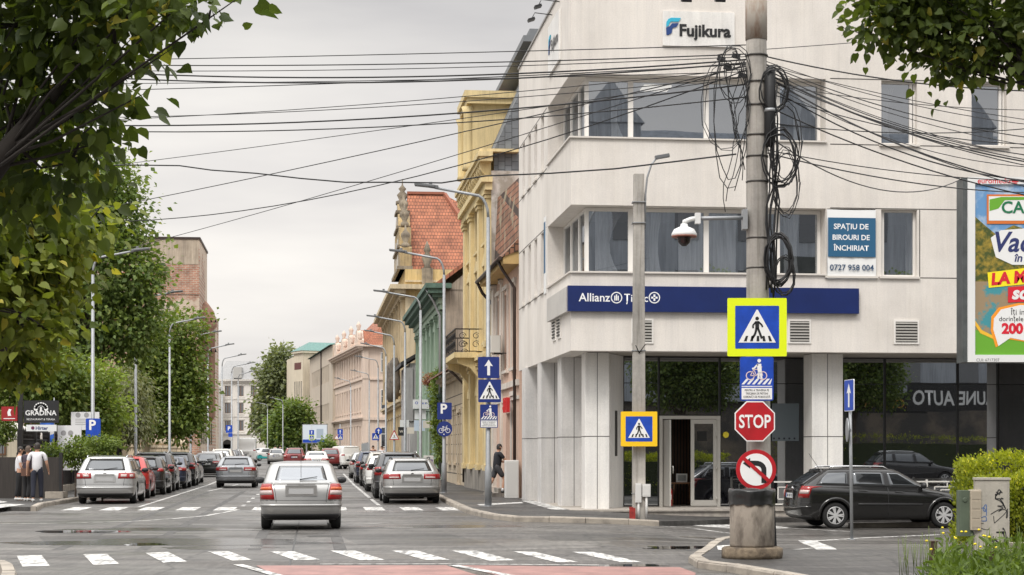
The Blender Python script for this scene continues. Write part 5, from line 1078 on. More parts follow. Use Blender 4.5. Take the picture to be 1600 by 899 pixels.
        c_ = s.S(qp, 0); pz = (c_.z+(.04 if sp_['plate'] == 'high' else .02)); px_ = min(s.S(q, 0).x for q in (3.3, 3.6, 4.0, 4.3))
        k_ = MB(); k_.box(px_-.012, px_+.05, -.33, .33, pz-.10, pz+.12); i0 = add('plate_recess', k_, M_tri if plate == 'dark' else None)
        k_ = MB(); k_.box(px_-.02, px_-.0125, -.26, .26, pz-.06, pz+.055); i1 = add('number_plate', k_, M_plateb if plate == 'grey' else M_plate, par=i0)
        if plate_grey is False: k_ = MB(); k_.box(px_-.022, px_-.0205, .215, .258, pz-.055, pz+.05); add('country_band', k_, M_eu, par=i1); k_ = MB(); [k_.box(px_-.0215, px_-.0205, .17-.062*j-.045, .17-.062*j, pz-.035, pz+.03) for j in range(7) if j not in (2, 5)]; add('plate_marks', k_, M_tri, par=i1)
        k_ = MB(); k_.box(px_-.03, px_+.04, -.30, .30, pz+.125, pz+.165); add('grip_bar', k_, M_chr if style == 'estate_sport' else None)
        if sp_.get('rails'):
            for sd in (-1, 1):
                k_ = MB(); pts = []
                for i in range(9):
                    x_ = .62+ (L-2.75)*i/8; qq = 7.75; v = s.S(qq, s.pt(x_, qq)); pts.append((v.x, v.y*sd, v.z+(.055 if 0 < i < 8 else .0)))
                k_.tube(pts, .018, 7); add('roof_rail', k_, M_chr if style != 'estate_low' else M_tri)
        if sp_.get('flares'):
            for xx in xw:
                for sd in (-1, 1):
                    k_ = MB(); pts = []
                    for i in range(15):
                        a = R(-12+204*i/14); px2, pz2 = xx+(r+.085)*math.cos(a), r+.005+(r+.085)*math.sin(a)
                        q2 = min((abs(s.S(q, s.pt(px2+L/2, q)).z-pz2), q) for q in [i_*.1 for i_ in range(2, 60)])[1]; pts.append((px2, sd*(s.S(q2, min(3.3, max(1.6, s.pt(px2+L/2, q2)))).y-.012), pz2))
                    k_.tube(pts, .045, 6); add('wheel_arch', k_, None)
        t, m, d = wheel_meshes(r, .21, sp_['style'])
        for xx in xw:
            for sd in (1, -1):
                for nm, src, mt, par in (('tyre', t, M_rub, None), ('rim', m, M_rim, -1), ('brake_disc', d, M_tri, -1)):
                    q = MB(); q.f, q.mi, q.sm = src.f, src.mi, src.sm; q.v = [(v[0]+xx, sd*(v[1]+W2-.115), v[2]+r) for v in src.v]
                    i_ = add(nm, q, mt, par=(wi if par else None))
                    if nm == 'tyre': wi = i_
        CC[key] = parts
    objs = []
    for nm, me, painted, par in CC[key]:
        if far and nm in ('brake_disc', 'wiper'): objs.append(None); continue
        o = bpy.data.objects.new(nm, me); COL.objects.link(o); o.parent = objs[par] if par is not None and objs[par] else root
        if painted: o.material_slots[0].link = 'OBJECT'; o.material_slots[0].material = bumper if (bumper and nm in ('rear_valance', 'bumper_strip')) else pm
        objs.append(o)
    if antenna: MB().tube([(-L/2+1.35, 0, H-.02), (-L/2+.95, 0, H+.40)] if antenna != 'side' else [(-L/2+.75, 0, H-.02), (-L/2+.5, 0, H+.34)], .006, 5).build('antenna', M_tri, root)
    return root
silver, silverw, black, red = paint('silver', (.36, .355, .345)), paint('light_silver', (.44, .44, .435), .6), paint('black', (.010, .010, .011), .2, .2), paint('red', (.42, .018, .015), .2)
dkgrey, anth, white, blue = paint('dark_grey', (.055, .055, .058), .5), paint('anthracite', (.016, .0155, .0155), .4, .22), paint('white', (.68, .68, .66), 0, .35), paint('dark_blue', (.012, .02, .05), .4)
greyp, beigep, dred = paint('mid_grey', (.20, .21, .22), .5), paint('beige', (.42, .39, .34), .4), paint('dark_red', (.16, .012, .012), .3)
ST = R(90)+YAW
def park(style, name, label, pm, v, drear, dh=0, **k):
    L = CARS[style]['L']; c = W(v, drear+L/2*math.cos(YAW)); return car(style, name, label, pm, c.x, c.y, ST+R(dh), **k)
# driving cars
park('hatchback_sedan', 'hatchback', 'silver hatchback with big red tail lamps driving away in the middle of the junction', silver, -.28, 37.6, 0.5, plate='grey', antenna=True)
park('estate_low', 'estate_car', 'grey silver estate driving away ahead on the left lane with thin red lamps', paint('steel_silver', (.26, .27, .285), .5), -3.55, 81.5, plate='grey', far=False)
park('sedan', 'sedan', 'white saloon waiting far ahead just beyond the silver hatchback', white, .2, 127, far=True)
park('suv', 'off_roader', 'dark red off-roader to the right of the far white saloon', dred, 1.35, 141, far=True)
park('suv', 'off_roader', 'maroon off-roader half hidden behind the left of the far white saloon', dred, -1.6, 148, far=True)
park('hatchback', 'hatchback', 'small silver hatchback far ahead left of the maroon off-roader', silver, -3.6, 172, far=True)
tx = P(414, 0, 205); tx_ = car('sedan', 'taxi', 'white taxi with turquoise lower body turning at the far junction', white, tx.x, tx.y, ST-R(52), far=True)
q = MB(); q.box(-2.1, 2.1, -.905, -.888, .28, .62); q.box(-2.31, -2.28, -.75, .75, .35, .62); q.build('turquoise_band', mat('turquoise', (.02, .36, .36), .4), tx_)
dv = W(2.3, 143); car('small_van', 'delivery_van', 'white delivery van with orange badge turning left beyond the parked row', white, dv.x, dv.y, ST+R(20), cat='van', plate='grey')
for o in []: pass
bv = W(-6.9, 186); car('box_van', 'box_van', 'tall white box van parked at the far end of the left row', white, bv.x, bv.y, ST, cat='van', far=True)
# left row
GL, GR = 'cars parked along the left kerb', 'cars parked along the right kerb'
row = [('estate', 'estate_car', 'silver estate with round tail lamps parked nearest on the left', silverw, 56.2, dict(plate='grey')),
       ('hatchback', 'hatchback', 'red hatchback parked just beyond the silver estate on the left', red, 62.7, dict()),
       ('hatchback', 'hatchback', 'black hatchback parked just beyond the red hatchback', black, 68.0, dict()),
       ('suv', 'off_roader', 'black off-roader, second car beyond the red hatchback on the left', black, 73.3, dict()),
       ('sedan', 'sedan', 'dark blue saloon parked between two black off-roaders on the left', blue, 79.0, dict()),
       ('suv', 'off_roader', 'tall black off-roader with roof rails just beyond the dark blue saloon', anth, 85.0, dict()),
       ('hatchback', 'hatchback', 'grey hatchback parked beyond the tall black off-roader on the left', greyp, 91.0, dict()),
       ('sedan', 'sedan', 'black saloon in the left row right beside the grey estate driving away', black, 109.0, dict()),
       ('estate', 'estate_car', 'light silver estate parked beyond the black saloon on the left', silverw, 116, dict(far=True)),
       ('hatchback', 'hatchback', 'white hatchback parked in the far left row, second beyond the black saloon', white, 122.5, dict(far=True)),
       ('suv', 'off_roader', 'beige off-roader parked in the far left row behind a white hatchback', beigep, 128, dict(far=True)),
       ('sedan', 'sedan', 'silver saloon parked far along the left kerb before a dark grey estate', silver, 134, dict(far=True)),
       ('estate', 'estate_car', 'dark grey estate parked far along the left kerb', dkgrey, 141, dict(far=True)),
       ('hatchback', 'hatchback', 'white hatchback parked last before the tall box van', white, 149, dict(far=True))]
for i, (s_, n_, l_, p_, d_, k_) in enumerate(row): park(s_, n_, l_, p_, -6.62+(.06, -.05, .1, -.02, .08)[i % 5], d_, (0, .8, -.6, .4)[i % 4], group=GL, **k_)
row = [('estate_low', 'estate_car', 'silver estate with slim red lamps parked nearest on the right kerb', silver, 56.6, dict(plate='grey')),
       ('suv', 'off_roader', 'dark grey off-roader parked just beyond the silver estate on the right', dkgrey, 62.4, dict()),
       ('hatchback', 'hatchback', 'black hatchback in the right row between a dark off-roader and a white hatchback', black, 68.0, dict()),
       ('hatchback', 'hatchback', 'white hatchback in the right row just beyond the black hatchback', white, 73.4, dict()),
       ('suv', 'off_roader', 'tall beige off-roader in the right row beyond the white hatchback', beigep, 79.0, dict()),
       ('sedan', 'sedan', 'black saloon in the right row beyond the beige off-roader', black, 85.0, dict()),
       ('suv', 'off_roader', 'dark blue off-roader near the far end of the right row', blue, 91.5, dict()),
       ('hatchback', 'hatchback', 'grey hatchback last but one in the right row', greyp, 98, dict()),
       ('estate', 'estate_car', 'light silver estate at the far end of the right row', silverw, 104, dict(far=True))]
for i, (s_, n_, l_, p_, d_, k_) in enumerate(row): park(s_, n_, l_, p_, 3.12+(.0, -.08, .05, -.1, .04)[i % 5], d_, (0, -.8, .6, -.4)[i % 4], group=GR, **k_)
# the black estate on the right
bc = car('estate_sport', 'estate_car', 'black estate parked side on in front of the dark shop windows at right', anth, 9.0, 44.0, R(7), antenna='side')
# ============================================================ lamps, poles, signs, furniture, cables
M_galv = mat('galvanised_steel', (.30, .31, .32), .5, .4, var=.12, vscale=6); M_lhead = mat('lamp_head_grey', (.16, .165, .17), .4, .4)
M_cpole = plaster('concrete_pole', (.47, .44, .40), (.33, .31, .285), 1.6, .9, (.4, .65), .35)
M_sb = mat('sign_blue', (.009, .058, .40), .4, var=.22, vscale=5); M_sbd = mat('sign_blue_dark', (.008, .025, .17), .38); M_sw2 = mat('sign_white', (.78, .78, .77), .4); M_sr = mat('sign_red', (.46, .012, .02), .38, c2=(.33, .01, .015), vscale=3, thr=(.4, .7)); M_sy = mat('sign_fluo_yellow', (.72, .84, .01), .4); M_syo = mat('sign_yellow', (.85, .52, .01), .4); M_sback = mat('sign_back_grey', (.33, .34, .35), .5, .4)
def street_lamp(ppx, tpx, ty, label, side, d=None, hgt=9.15, group=None):
    d = d or (hgt-EYE)*F/(HY-ty); bx = (ppx-CX)/F*d; tx = (tpx-CX)/F*d; z0 = gz(bx, d)+.10; zt = EYE+(HY-ty)/F*d
    t_ = thing('street_lamp', label, 'street lamp', (bx, d, z0), 0, group); ln = tx-bx; h = zt-z0
    MB().tube([(0, 0, 0), (0, 0, 1.1), (0, 0, 1.15), (0, 0, h-.9)], .1, 9, radii=[.10, .10, .075, .055]).build('pole', M_galv, t_)
    MB().lathe([(.17, 0), (.17, .03)], 12).build('base_plate', M_galv, t_)
    pts = [(0, 0, h-.9)]+[(ln*.16*(1-math.cos(R(a))), 0, h-.9+.62*math.sin(R(a))) for a in (20, 40, 60, 80)]+[(ln*.74, 0, h-.06)]
    MB().tube(pts, .04, 8).build('arm', M_galv, t_)
    b = MB(); sg = 1 if ln > 0 else -1; b.obox((ln*.88, 0, h-.0), (ln*.14, 0, .03), (0, .15, 0), (0, 0, .035)); b.obox((ln*.76, 0, h-.03), (.14, 0, .02*sg), (0, .06, 0), (0, 0, .05)); b.obox((ln*.80, 0, h+.06), (.05, 0, 0), (0, .05, 0), (0, 0, .04)); b.build('lamp_head', M_lhead, t_, bevel=.01)
    return t_
LR = [(763, 650, 290), (694, 610, 392), (657, 585, 455), (633, 574, 494), (616, 570, 517), (603, 564, 537), (591, 555, 557), (577, 548, 579), (548, 523, 591)]
lab = ['grey street lamp nearest on the right, carrying the arrow and crossing signs', 'grey street lamp carrying the blue parking and round cycle signs', 'grey street lamp standing in front of the green house', 'grey street lamp beside the narrow grey house', 'grey street lamp carrying the red triangle sign', 'grey street lamp in front of the ochre gabled house', 'grey street lamp carrying the far blue round arrow sign', 'grey street lamp before the pale pink palace near corner', 'grey street lamp farthest along the right side']
RL = [street_lamp(*q, lab[i], -1, group='street lamps on the right side') for i, q in enumerate(LR)]
LL = [(145, 232, 390), (212, 284, 456), (265, 320, 497), (298, 345, 518), (325, 365, 538), (347, 384, 554), (362, 398, 567), (372, 398, 580)]
lab = ['grey street lamp nearest on the left with the blue P sign', 'grey street lamp half hidden by the big dark ash tree', 'grey street lamp left of the brick gable, third along the left kerb', 'grey street lamp fourth along the left kerb', 'grey street lamp under the brick building edge, fifth on the left', 'grey street lamp beside the far left P sign', 'grey street lamp in front of the far white palace, last but one on the left', 'grey street lamp farthest along the left kerb']
LFT = [street_lamp(*q, lab[i], 1, group='street lamps on the left side') for i, q in enumerate(LL)]
street_lamp(418, 399, 629, 'short armed street lamp in front of the far street trees, nearer the white palace', -1, 258); street_lamp(442, 422, 622, 'short armed street lamp before the tall pale far tree', -1, 245)
# ---- traffic signs, all facing the camera side
def sign(name, label, px, py, d, w, h, shape='rect', face=M_sb, border=None, bw=.02, rotz=0, cat='traffic sign', rad=.03, group=None):
    c = P(px, py, d); t_ = thing(name, label, cat, c, rotz, group)
    pl = rrect(-w/2, w/2, -h/2, h/2, rad) if shape == 'rect' else [(w/2*math.cos(2*math.pi*k/(8 if shape == 'oct' else 32)+(math.pi/8 if shape == 'oct' else 0))/(math.cos(math.pi/8) if shape == 'oct' else 1), h/2*math.sin(2*math.pi*k/(8 if shape == 'oct' else 32)+(math.pi/8 if shape == 'oct' else 0))/(math.cos(math.pi/8) if shape == 'oct' else 1)) for k in range(8 if shape == 'oct' else 32)]
    if shape == 'tri': pl = [(-w/2, -h/2), (w/2, -h/2), (w*.03, h/2), (-w*.03, h/2)]
    MB().prism(pl, 0, .02).build('plate', border or face, t_)
    if border:
        k = 1-2*bw/w; Flat(-.0005, .002).poly([(x*k, z*(1-2*bw/h)-(0 if shape != 'tri' else h*.035)) for x, z in pl]).build('face', face, t_)
    q = MB(); q.box(-w*.3, w*.3, .0205, .035, -.03, .03); q.box(-.06, .06, .035, .09, -.02, .02); q.build('bracket', M_galv, t_)
    return t_
Y1 = -.0040
def ped(t_, s, cx=0, cz=0, tri=True):
    """walker on stripes in a white triangle of height s"""
    if tri: Flat(Y1).poly([(cx-s*.56, cz-s*.46), (cx+s*.56, cz-s*.46), (cx+s*.02, cz+s*.52), (cx-s*.02, cz+s*.52)]).build('triangle', M_sw2, t_)
    f = Flat(Y1-.003); k = s; X = lambda x: cx+x*k; Z = lambda z: cz+z*k
    for i in range(5): x = -.40+i*.19; f.poly([(X(x*1.0), Z(-.42)), (X(x+.085), Z(-.42)), (X(x*.86+.075), Z(-.26)), (X(x*.86+.01), Z(-.26))])
    f.disc(X(0), Z(.26), .055*k, 14); f.line([(X(.0), Z(.18)), (X(.0), Z(-.05))], .115*k); f.line([(X(-.03), Z(.17)), (X(-.13), Z(.05)), (X(-.12), Z(-.03))], .05*k); f.line([(X(.03), Z(.17)), (X(.14), Z(.06)), (X(.16), Z(.0))], .05*k)
    f.line([(X(-.02), Z(-.03)), (X(-.06), Z(-.2)), (X(-.15), Z(-.34))], .065*k); f.line([(X(.02), Z(-.03)), (X(.08), Z(-.18)), (X(.14), Z(-.34))], .065*k); f.build('walker', M_blk, t_)
def bike(f, cx, cz, s):
    for dx in (-.30, .30): f.ring(cx+dx*s, cz, .17*s, .215*s, 22)
    f.line([(cx-.30*s, cz), (cx-.12*s, cz+.30*s), (cx+.20*s, cz+.30*s), (cx+.30*s, cz)], .04*s); f.line([(cx-.12*s, cz+.28*s), (cx, cz), (cx+.2*s, cz+.3*s)], .04*s); f.line([(cx-.3*s, cz), (cx, cz)], .04*s)
    f.line([(cx-.2*s, cz+.36*s), (cx-.06*s, cz+.36*s)], .05*s); f.line([(cx+.2*s, cz+.28*s), (cx+.17*s, cz+.42*s), (cx+.27*s, cz+.42*s)], .04*s)
def bikecross(t_, w, h, txt=True):
    y0 = -h*.14
    Flat(Y1).rect(-w*.455, w*.455, -h*.47, -h*.21).build('text_panel', M_sw2, t_)
    f = Flat(Y1); f.rect(-w*.455, w*.455, -h*.185, -h*.165)
    for i in range(6): x = -w*.46+i*w*.155; f.poly([(x, -h*.13), (x+w*.085, -h*.13), (min(x+w*.23, w*.455), -h*.0), (min(x+w*.145, w*.44), -h*.0)])
    f.build('crossing', M_sw2, t_); f = Flat(Y1-.002); bike(f, -.01*w, h*.07, w*.62); f.build('bicycle', mat('sign_pinkish', (.70, .55, .55), .4), t_)
    f = Flat(Y1-.004); f.disc(.07*w, h*.41, w*.055, 14); f.poly([(0, h*.34), (w*.13, h*.34), (w*.15, h*.13), (w*.03, h*.13)]); f.line([(.03*w, h*.33), (-.08*w, h*.24), (-.14*w, h*.22)], w*.05); f.line([(.06*w, h*.14), (.04*w, 0)], w*.06); f.line([(.11*w, h*.14), (.14*w, h*.0)], w*.06); f.build('cyclist', M_sw2, t_)
    if txt:
        for i, s_ in enumerate(('PENTRU A TRAVERSA PE', 'TRECEREA DE PIETONI', 'COBORÂȚI DE PE BICICLETĂ')): text(s_, 'lettering', M_blk, t_, (0, Y1-.002, -h*.285-i*h*.075), width=w*(.72, .66, .80)[i], height=h*.048, bold=.01)
def up_arrow(t_, s, m=M_sw2): Flat(Y1).poly([(-s*.09, -s*.5), (s*.09, -s*.5), (s*.09, s*.12), (s*.27, s*.08), (0, s*.5), (-s*.27, s*.08), (-s*.09, s*.12)]).build('arrow', m, t_)
D1 = 26.75
t_ = sign('crossing_sign', 'large blue pedestrian crossing sign with fluorescent yellow border on the foreground concrete pole', 1183, 511.5, D1, .885, .87, face=M_sb, border=M_sy, bw=.115, rad=.02); ped(t_, .50)
t_ = sign('cycle_crossing_sign', 'blue cyclist crossing sign with text panel above the stop sign', 1182.5, 592, D1, .50, .655, border=M_sb, face=M_sbd if False else M_sb, bw=.01); bikecross(t_, .5, .655)
t_ = sign('stop_sign', 'red octagonal stop sign on the foreground concrete pole', 1179.5, 658.5, D1-.02, .60, .60, 'oct', M_sr, M_sw2, .017); text('STOP', 'lettering', M_sw2, t_, (0, Y1, -.095), width=.475, height=.20, bold=.02)
t_ = sign('no_left_turn_sign', 'round no left turn sign with red ring just above the litter bin', 1181.5, 734, D1-.02, .60, .60, 'disc', M_sw2, M_sr, .06)
f = Flat(Y1); f.line([(.115, -.20), (.115, .0)], .075)
for k in range(6): a0, a1 = R(k*15), R(k*15+15); f.poly([(.1525*math.cos(a0), .1325*math.sin(a0)), (.1525*math.cos(a1), .1325*math.sin(a1)), (.0775*math.cos(a1), .0575*math.sin(a1)), (.0775*math.cos(a0), .0575*math.sin(a0))])
f.line([(.0, .095), (-.10, .095)], .075); f.poly([(-.09, .175), (-.09, .015), (-.20, .095)]); f.build('arrow', M_blk, t_); Flat(Y1-.004).line([(-.19, .17), (.19, -.17)], .055).build('slash', M_sr, t_)
t_ = sign('crossing_sign', 'blue pedestrian crossing sign with orange yellow border on the slimmer concrete pole', 998.5, 670.5, 42.75, .87, .83, border=M_syo, bw=.115, rad=.02); ped(t_, .46)
# on the lamp of the right pavement
dR = RL[0].location.y-.13
t_ = sign('one_way_sign', 'dark blue square sign with white upward arrow on the near right lamp', 763.5, 574.5, dR, .60, .60, face=M_sbd); up_arrow(t_, .44)
t_ = sign('crossing_sign', 'dark blue pedestrian crossing sign below the upward arrow sign', 765, 611, dR, .64, .64, face=M_sbd); ped(t_, .50)
t_ = sign('cycle_crossing_sign', 'small blue cyclist crossing sign lowest on the near right lamp', 764, 650.5, dR, .50, .66, face=M_sbd); bikecross(t_, .50, .66)
dR2 = RL[1].location.y-.13
t_ = sign('parking_sign', 'dark blue parking sign above the round cycle sign', 694.5, 642.5, dR2, .54, .63, face=M_sbd); text('P', 'lettering', M_sw2, t_, (-.02, Y1, -.08), height=.36, bold=.03)
t_ = sign('cycle_sign', 'round dark blue cycle sign on the right lamp below the P sign', 694.5, 670.5, dR2, .58, .58, 'disc', M_sbd); f = Flat(Y1); bike(f, 0, -.06, .42); f.disc(-.02, -.2, .025, 10); f.build('bicycle', M_sw2, t_)
t_ = sign('parking_sign', 'blue parking sign on the near left lamp above the silver estate', 145.5, 668.5, LFT[0].location.y-.13, .55, .68, face=M_sb); text('P', 'lettering', M_sw2, t_, (-.02, Y1, -.07), height=.37, bold=.03)
t_ = sign('parking_sign', 'small far blue parking sign on the left near the white palace', 358, 670.5, LFT[5].location.y-.15, .50, .58, face=M_sb); text('P', 'lettering', M_sw2, t_, (0, Y1, -.1), height=.3, bold=.03); sign('small_plate', 'small blue plate below the far left parking sign', 360, 680, LFT[5].location.y-.15, .32, .3, face=M_sb)
t_ = sign('warning_sign', 'red bordered warning triangle on a right hand lamp before the ochre house', 616, 680, RL[4].location.y-.13, .64, .60, 'tri', M_sw2, M_sr, .075); ped(t_, .26, 0, -.06, False)
dF = RL[6].location.y-.13
t_ = sign('one_way_sign', 'far round blue sign with white arrow on the right side lamp', 591.5, 674, dF, .56, .56, 'disc', M_sb); up_arrow(t_, .4)
t_ = sign('crossing_sign', 'far blue crossing sign below the round arrow sign', 587, 682.5, dF+.0, .56, .56, face=M_sb); ped(t_, .4)
sp_ = thing('sign_post', 'far thin sign post left of the pink palace corner with three signs', 'sign post', (P(531, 0, 185).x, 185.2, gz(-17, 185)+.1)); MB().tube([(0, 0, 0), (0, 0, 3.9)], .05, 7).build('post', M_galv, sp_)
t_ = sign('one_way_sign', 'tiny far blue arrow sign on the thin post', 531.5, 675, 185.05, .55, .55, face=M_sb); up_arrow(t_, .4); t_ = sign('crossing_sign', 'tiny far blue crossing sign on the thin post', 532, 683.5, 185.05, .5, .5, face=M_sb); ped(t_, .36); sign('warning_sign', 'tiny far red triangle sign left of the thin post signs', 526, 683, 185.05, .55, .5, 'tri', M_sw2, M_sr, .07)
# far billboard at the bend
bb = thing('billboard', 'white and blue advertising board far down the street before the dark green tree', 'billboard', (P(492, 0, 212).x, 212, gz(-20, 212)), 0)
MB().box(-1.5, 1.5, 0, .2, 2.0, 4.25).build('frame', M_galv, bb); Flat(-.003, .003).rect(-1.42, 1.42, 2.08, 4.17).build('poster', mat('poster_pale', (.60, .66, .72), .5), bb); Flat(-.008).rect(-1.42, 1.42, 2.08, 2.45).build('blue_band', M_sb, bb); Flat(-.008).rect(.2, 1.0, 2.6, 3.7).build('grey_picture', mat('poster_grey_blue', (.35, .42, .5), .5), bb)
for x in (-1, 1): MB().box(x-.08, x+.08, .06, .18, -.3, 2.0).build('post', M_galv, bb)
t_ = sign('one_way_sign', 'blue upward arrow sign in front of the far billboard', 487, 676, 205, .55, .55, face=M_sb); up_arrow(t_, .4); t_ = sign('crossing_sign', 'yellow bordered crossing sign in front of the far billboard', 487, 684, 205, .6, .6, border=M_sy, bw=.07); ped(t_, .34)
sp_ = thing('sign_post', 'thin post in front of the far billboard', 'sign post', (P(487, 0, 205).x, 205.2, gz(-20, 205)+.1)); MB().tube([(0, 0, 0), (0, 0, 4.1)], .045, 7).build('post', M_galv, sp_)
# boards hanging from the houses on the right
def hang_board(label, x0, x1, y0, y1, d, face, txts=(), tm=None, rotz=0):
    s = F/d; w, h = (x1-x0)/s, (y1-y0)/s; c = P((x0+x1)/2, (y0+y1)/2, d); t_ = thing('hanging_board', label, 'shop sign', c, rotz); MB().box(-w/2, w/2, 0, .12, -h/2, h/2).build('board', face, t_)
    for (s_, z, ww) in txts: text(s_, 'lettering', tm or M_nv, t_, (0, -.001, z*h), width=ww*w, bold=.02)
    MB().bar((w/2, .06, h*.3), (w/2+.9, .06, h*.3), .04).build('bracket', M_iron, t_)
M_bw = mat('board_white', (.66, .67, .67), .5)
hang_board('white hanging board with wide spaced blue letters beside the ivy', 645, 670.5, 624.5, 639, 101, M_bw, (('O d e x', .0, .72),), M_sb); hang_board('white board with two dark lines under the board with blue letters', 648, 665.5, 640.5, 655, 101.2, M_bw)
hang_board('pale blue board lowest beside the ivy', 647, 664, 657, 673.5, 101.1, mat('board_blue', (.50, .58, .68), .5)); hang_board('cream board just right of the pale blue board', 661, 675, 658, 669, 100.6, mat('board_cream', (.62, .57, .50), .5)); hang_board('small white board before the narrow grey house', 625, 639, 656.5, 667.5, 113, M_bw, (('W', -.2, .2),)); hang_board('small cream board lowest before the narrow grey house', 636, 647, 668, 678, 112, MATS['board_cream']); hang_board('black hanging board before the narrow grey house', 622, 632, 667.5, 681, 116, M_black, (('W', -.15, .6),), MATS['board_cream'])
# ---- the foreground concrete pole with its cables
PD = 27.0; px0 = P(1186, 0, PD).x; PB = Vector((px0, PD, gz(px0, PD)+.10))
t_ = thing('utility_pole', 'thick grey concrete pole in the right foreground carrying signs and tangled cables', 'utility pole', PB)
n = 12; b = MB(); b.lathe([(.20, -.2), (.185, 1), (.17, 4), (.155, 7.6), (.15, 9.6)], 14); b.v = [(v[0]-.0075*v[2]*.7, v[1], v[2]) for v in b.v]; b.build('pole', M_cpole, t_)
for z in (3.45, 4.3, 4.75, 5.6, 5.98, 6.3, 6.75, 7.1, 7.5): MB().lathe([(.172, z), (.172, z+.025)], 14, (-.005*z, 0, 0)).build('steel_band', mat('band_dark', (.06, .055, .05), .5, .5), t_)
b = MB(); b.lathe([(.165, 7.75), (.165, 8.6)], 14, (-.042, 0, 0)); b.build('rust_patch', mat('pole_rust', (.40, .36, .31), .85, c2=(.20, .10, .05), vscale=4, thr=(.45, .65), stretch=(1, 1, .35)), t_)
M_cab = mat('cable_black', (.010, .010, .011), .55)
rnd = random.Random(4)
def cable(label, pts, r=.011, group=None, name='overhead_cable'):
    o = MB().tube(pts, r, 5, cap=True).build(name, M_cab); return tag(o, label, 'cable', group)
def AT(y, px=1181, d=PD): return P(px, y, d)
lc = [ # y at the pole, far end (px, y, depth), sag in metres
    (70, (-350, 100, 36), .05), (84, (-420, 82, 36), .22), (88, (-420, 90, 36.5), .25), (92, (-300, 72, 33), .42), (97, (-300, 78, 33), .45), (100, (-500, 146, 38), .16), (112, (-380, 128, 36), .10),
    (106, (-300, 196, 40), .26), (118, (-250, 178, 37), .30), (130, (-500, 150, 36), .62), (150, (-500, 152, 36.2), .62), (118, (-260, 308, 50), .12), (96, (-250, 482, 78), .5), (100, (-250, 392, 70), .3), (104, (-200, 300, 50), 1.5)]
for i, (y, (ex_, ey_, ed), sg) in enumerate(lc): cable('thin black cable crossing the sky from the concrete pole towards the left trees', sag(AT(y), P(ex_, ey_, ed), sg, 28), rnd.choice((.007, .008, .010, .013)), 'cables from the pole to the left')
wav = [P(x, y, 27+(1150-x)*.008) for x, y in ((1150, 241), (1060, 252), (960, 264), (860, 271), (760, 275), (690, 286), (620, 285), (540, 285), (470, 279), (400, 271), (330, 266), (280, 259), (200, 258), (60, 262), (-100, 268))]
cable('single wavy black cable sagging low across the sky towards the left tree', wav, .013)
rc = [(78, (1650, 38, 30), .02), (92, (1900, 205, 25), .35), (96, (1900, 228, 25), .4), (100, (1900, 250, 25), .38), (104, (1900, 262, 25), .45), (108, (1900, 268, 25.5), .5), (110, (1900, 290, 25), .42), (114, (1900, 330, 25), .5), (120, (1900, 235, 24), .7), (128, (1900, 160, 26), .25), (190, (1900, 150, 28), .35), (232, (1900, 270, 30), .3), (236, (1700, 300, 34), .22), (86, (1900, 130, 26), .3), (102, (1900, 244, 24.6), .55), (99, (1900, 215, 26), .2), (112, (1900, 300, 26), .62), (116, (1900, 282, 24), .35), (126, (1900, 256, 27), .8), (140, (1900, 200, 27), .5), (160, (1900, 340, 27), .4)]
for i, (y, (ex_, ey_, ed), sg) in enumerate(rc): cable('thin black cable running from the concrete pole past the office front to the right', sag(AT(y, 1186), P(ex_, ey_, ed), sg, 24), rnd.choice((.006, .008, .011)), 'cables from the pole to the right')
cable('slack cable from the concrete pole to the top corner of the billboard', sag(AT(205, 1190), P(1500, 281, 39.5), .55, 20), .011)
def coil(label, cx, cy, rx, ry, turns, seed, d=26.85, r=.011):
    rr = random.Random(seed); pts = []; n = turns*14
    for i in range(n+1):
        a = 2*math.pi*i/14; k = 1+rr.uniform(-.05, .05)+.12*math.sin(i*.37+seed); pts.append(P(cx+rx*k*math.cos(a)+rr.uniform(-1, 1), cy+ry*k*math.sin(a), d+.10*math.sin(i*.21)+rr.uniform(-.01, .01)))
    return cable(label, pts, r, 'cable coils on the pole', 'cable_coil')
coil('large loose coil of black cable right of the pole below the upper window', 1218, 247, 26, 42, 5, 1); coil('wide thin cable loop hanging right of the pole at second floor', 1226, 220, 24, 62, 3, 2, r=.008)
coil('thick tight coil of black cable beside the lower window', 1216, 405, 20, 38, 8, 3, r=.014); coil('upper tangle of cable close to the pole top', 1208, 140, 22, 34, 5, 4); coil('tall narrow cable loop left of the pole in front of the windows', 1143, 190, 26, 105, 2, 5, r=.008); coil('wide messy cable loop drooping in front of the upper ribbon window', 1135, 160, 36, 70, 2, 7, r=.006); coil('ragged cable loops right of the pole between the two window rows', 1228, 285, 20, 50, 4, 8, r=.007); coil('loose thin cable loops low on the right side of the pole', 1225, 430, 16, 30, 4, 9, r=.009); coil('small loose cable loop left of the pole top', 1150, 115, 24, 42, 2, 6, r=.007)
for i in range(7):
    x = 1199+i*2.2; pts = [P(x+rnd.uniform(-3, 3)+(4 if 200 < y < 320 else 0), y, 26.84+rnd.uniform(-.05, .05)) for y in range(100+rnd.randint(0, 40), 470, 26)]; cable('black cable hanging down the right side of the concrete pole', pts, .013, 'cables down the pole', 'hanging_cable')
for i in range(6):
    pts = [P(1160-i*4+rnd.uniform(-2, 2)+10*math.sin(k*.6+i), 95+k*(14+i*1.5), 26.9+.02*i) for k in range(12)]; cable('thin black cable drooping down the left side of the concrete pole', pts, .007, 'cables drooping left of the pole', 'hanging_cable')
b = thing('cable_splice', 'fat black cable junction sleeve strapped beside the pole top', 'cable box', P(1203, 165, 26.85)); MB().lathe([(.03, -.62), (.085, -.55), (.085, .5), (.03, .58)], 12).build('sleeve', M_cab, b); MB().lathe([(.09, -.1), (.09, -.05)], 12).build('strap', M_galv, b)
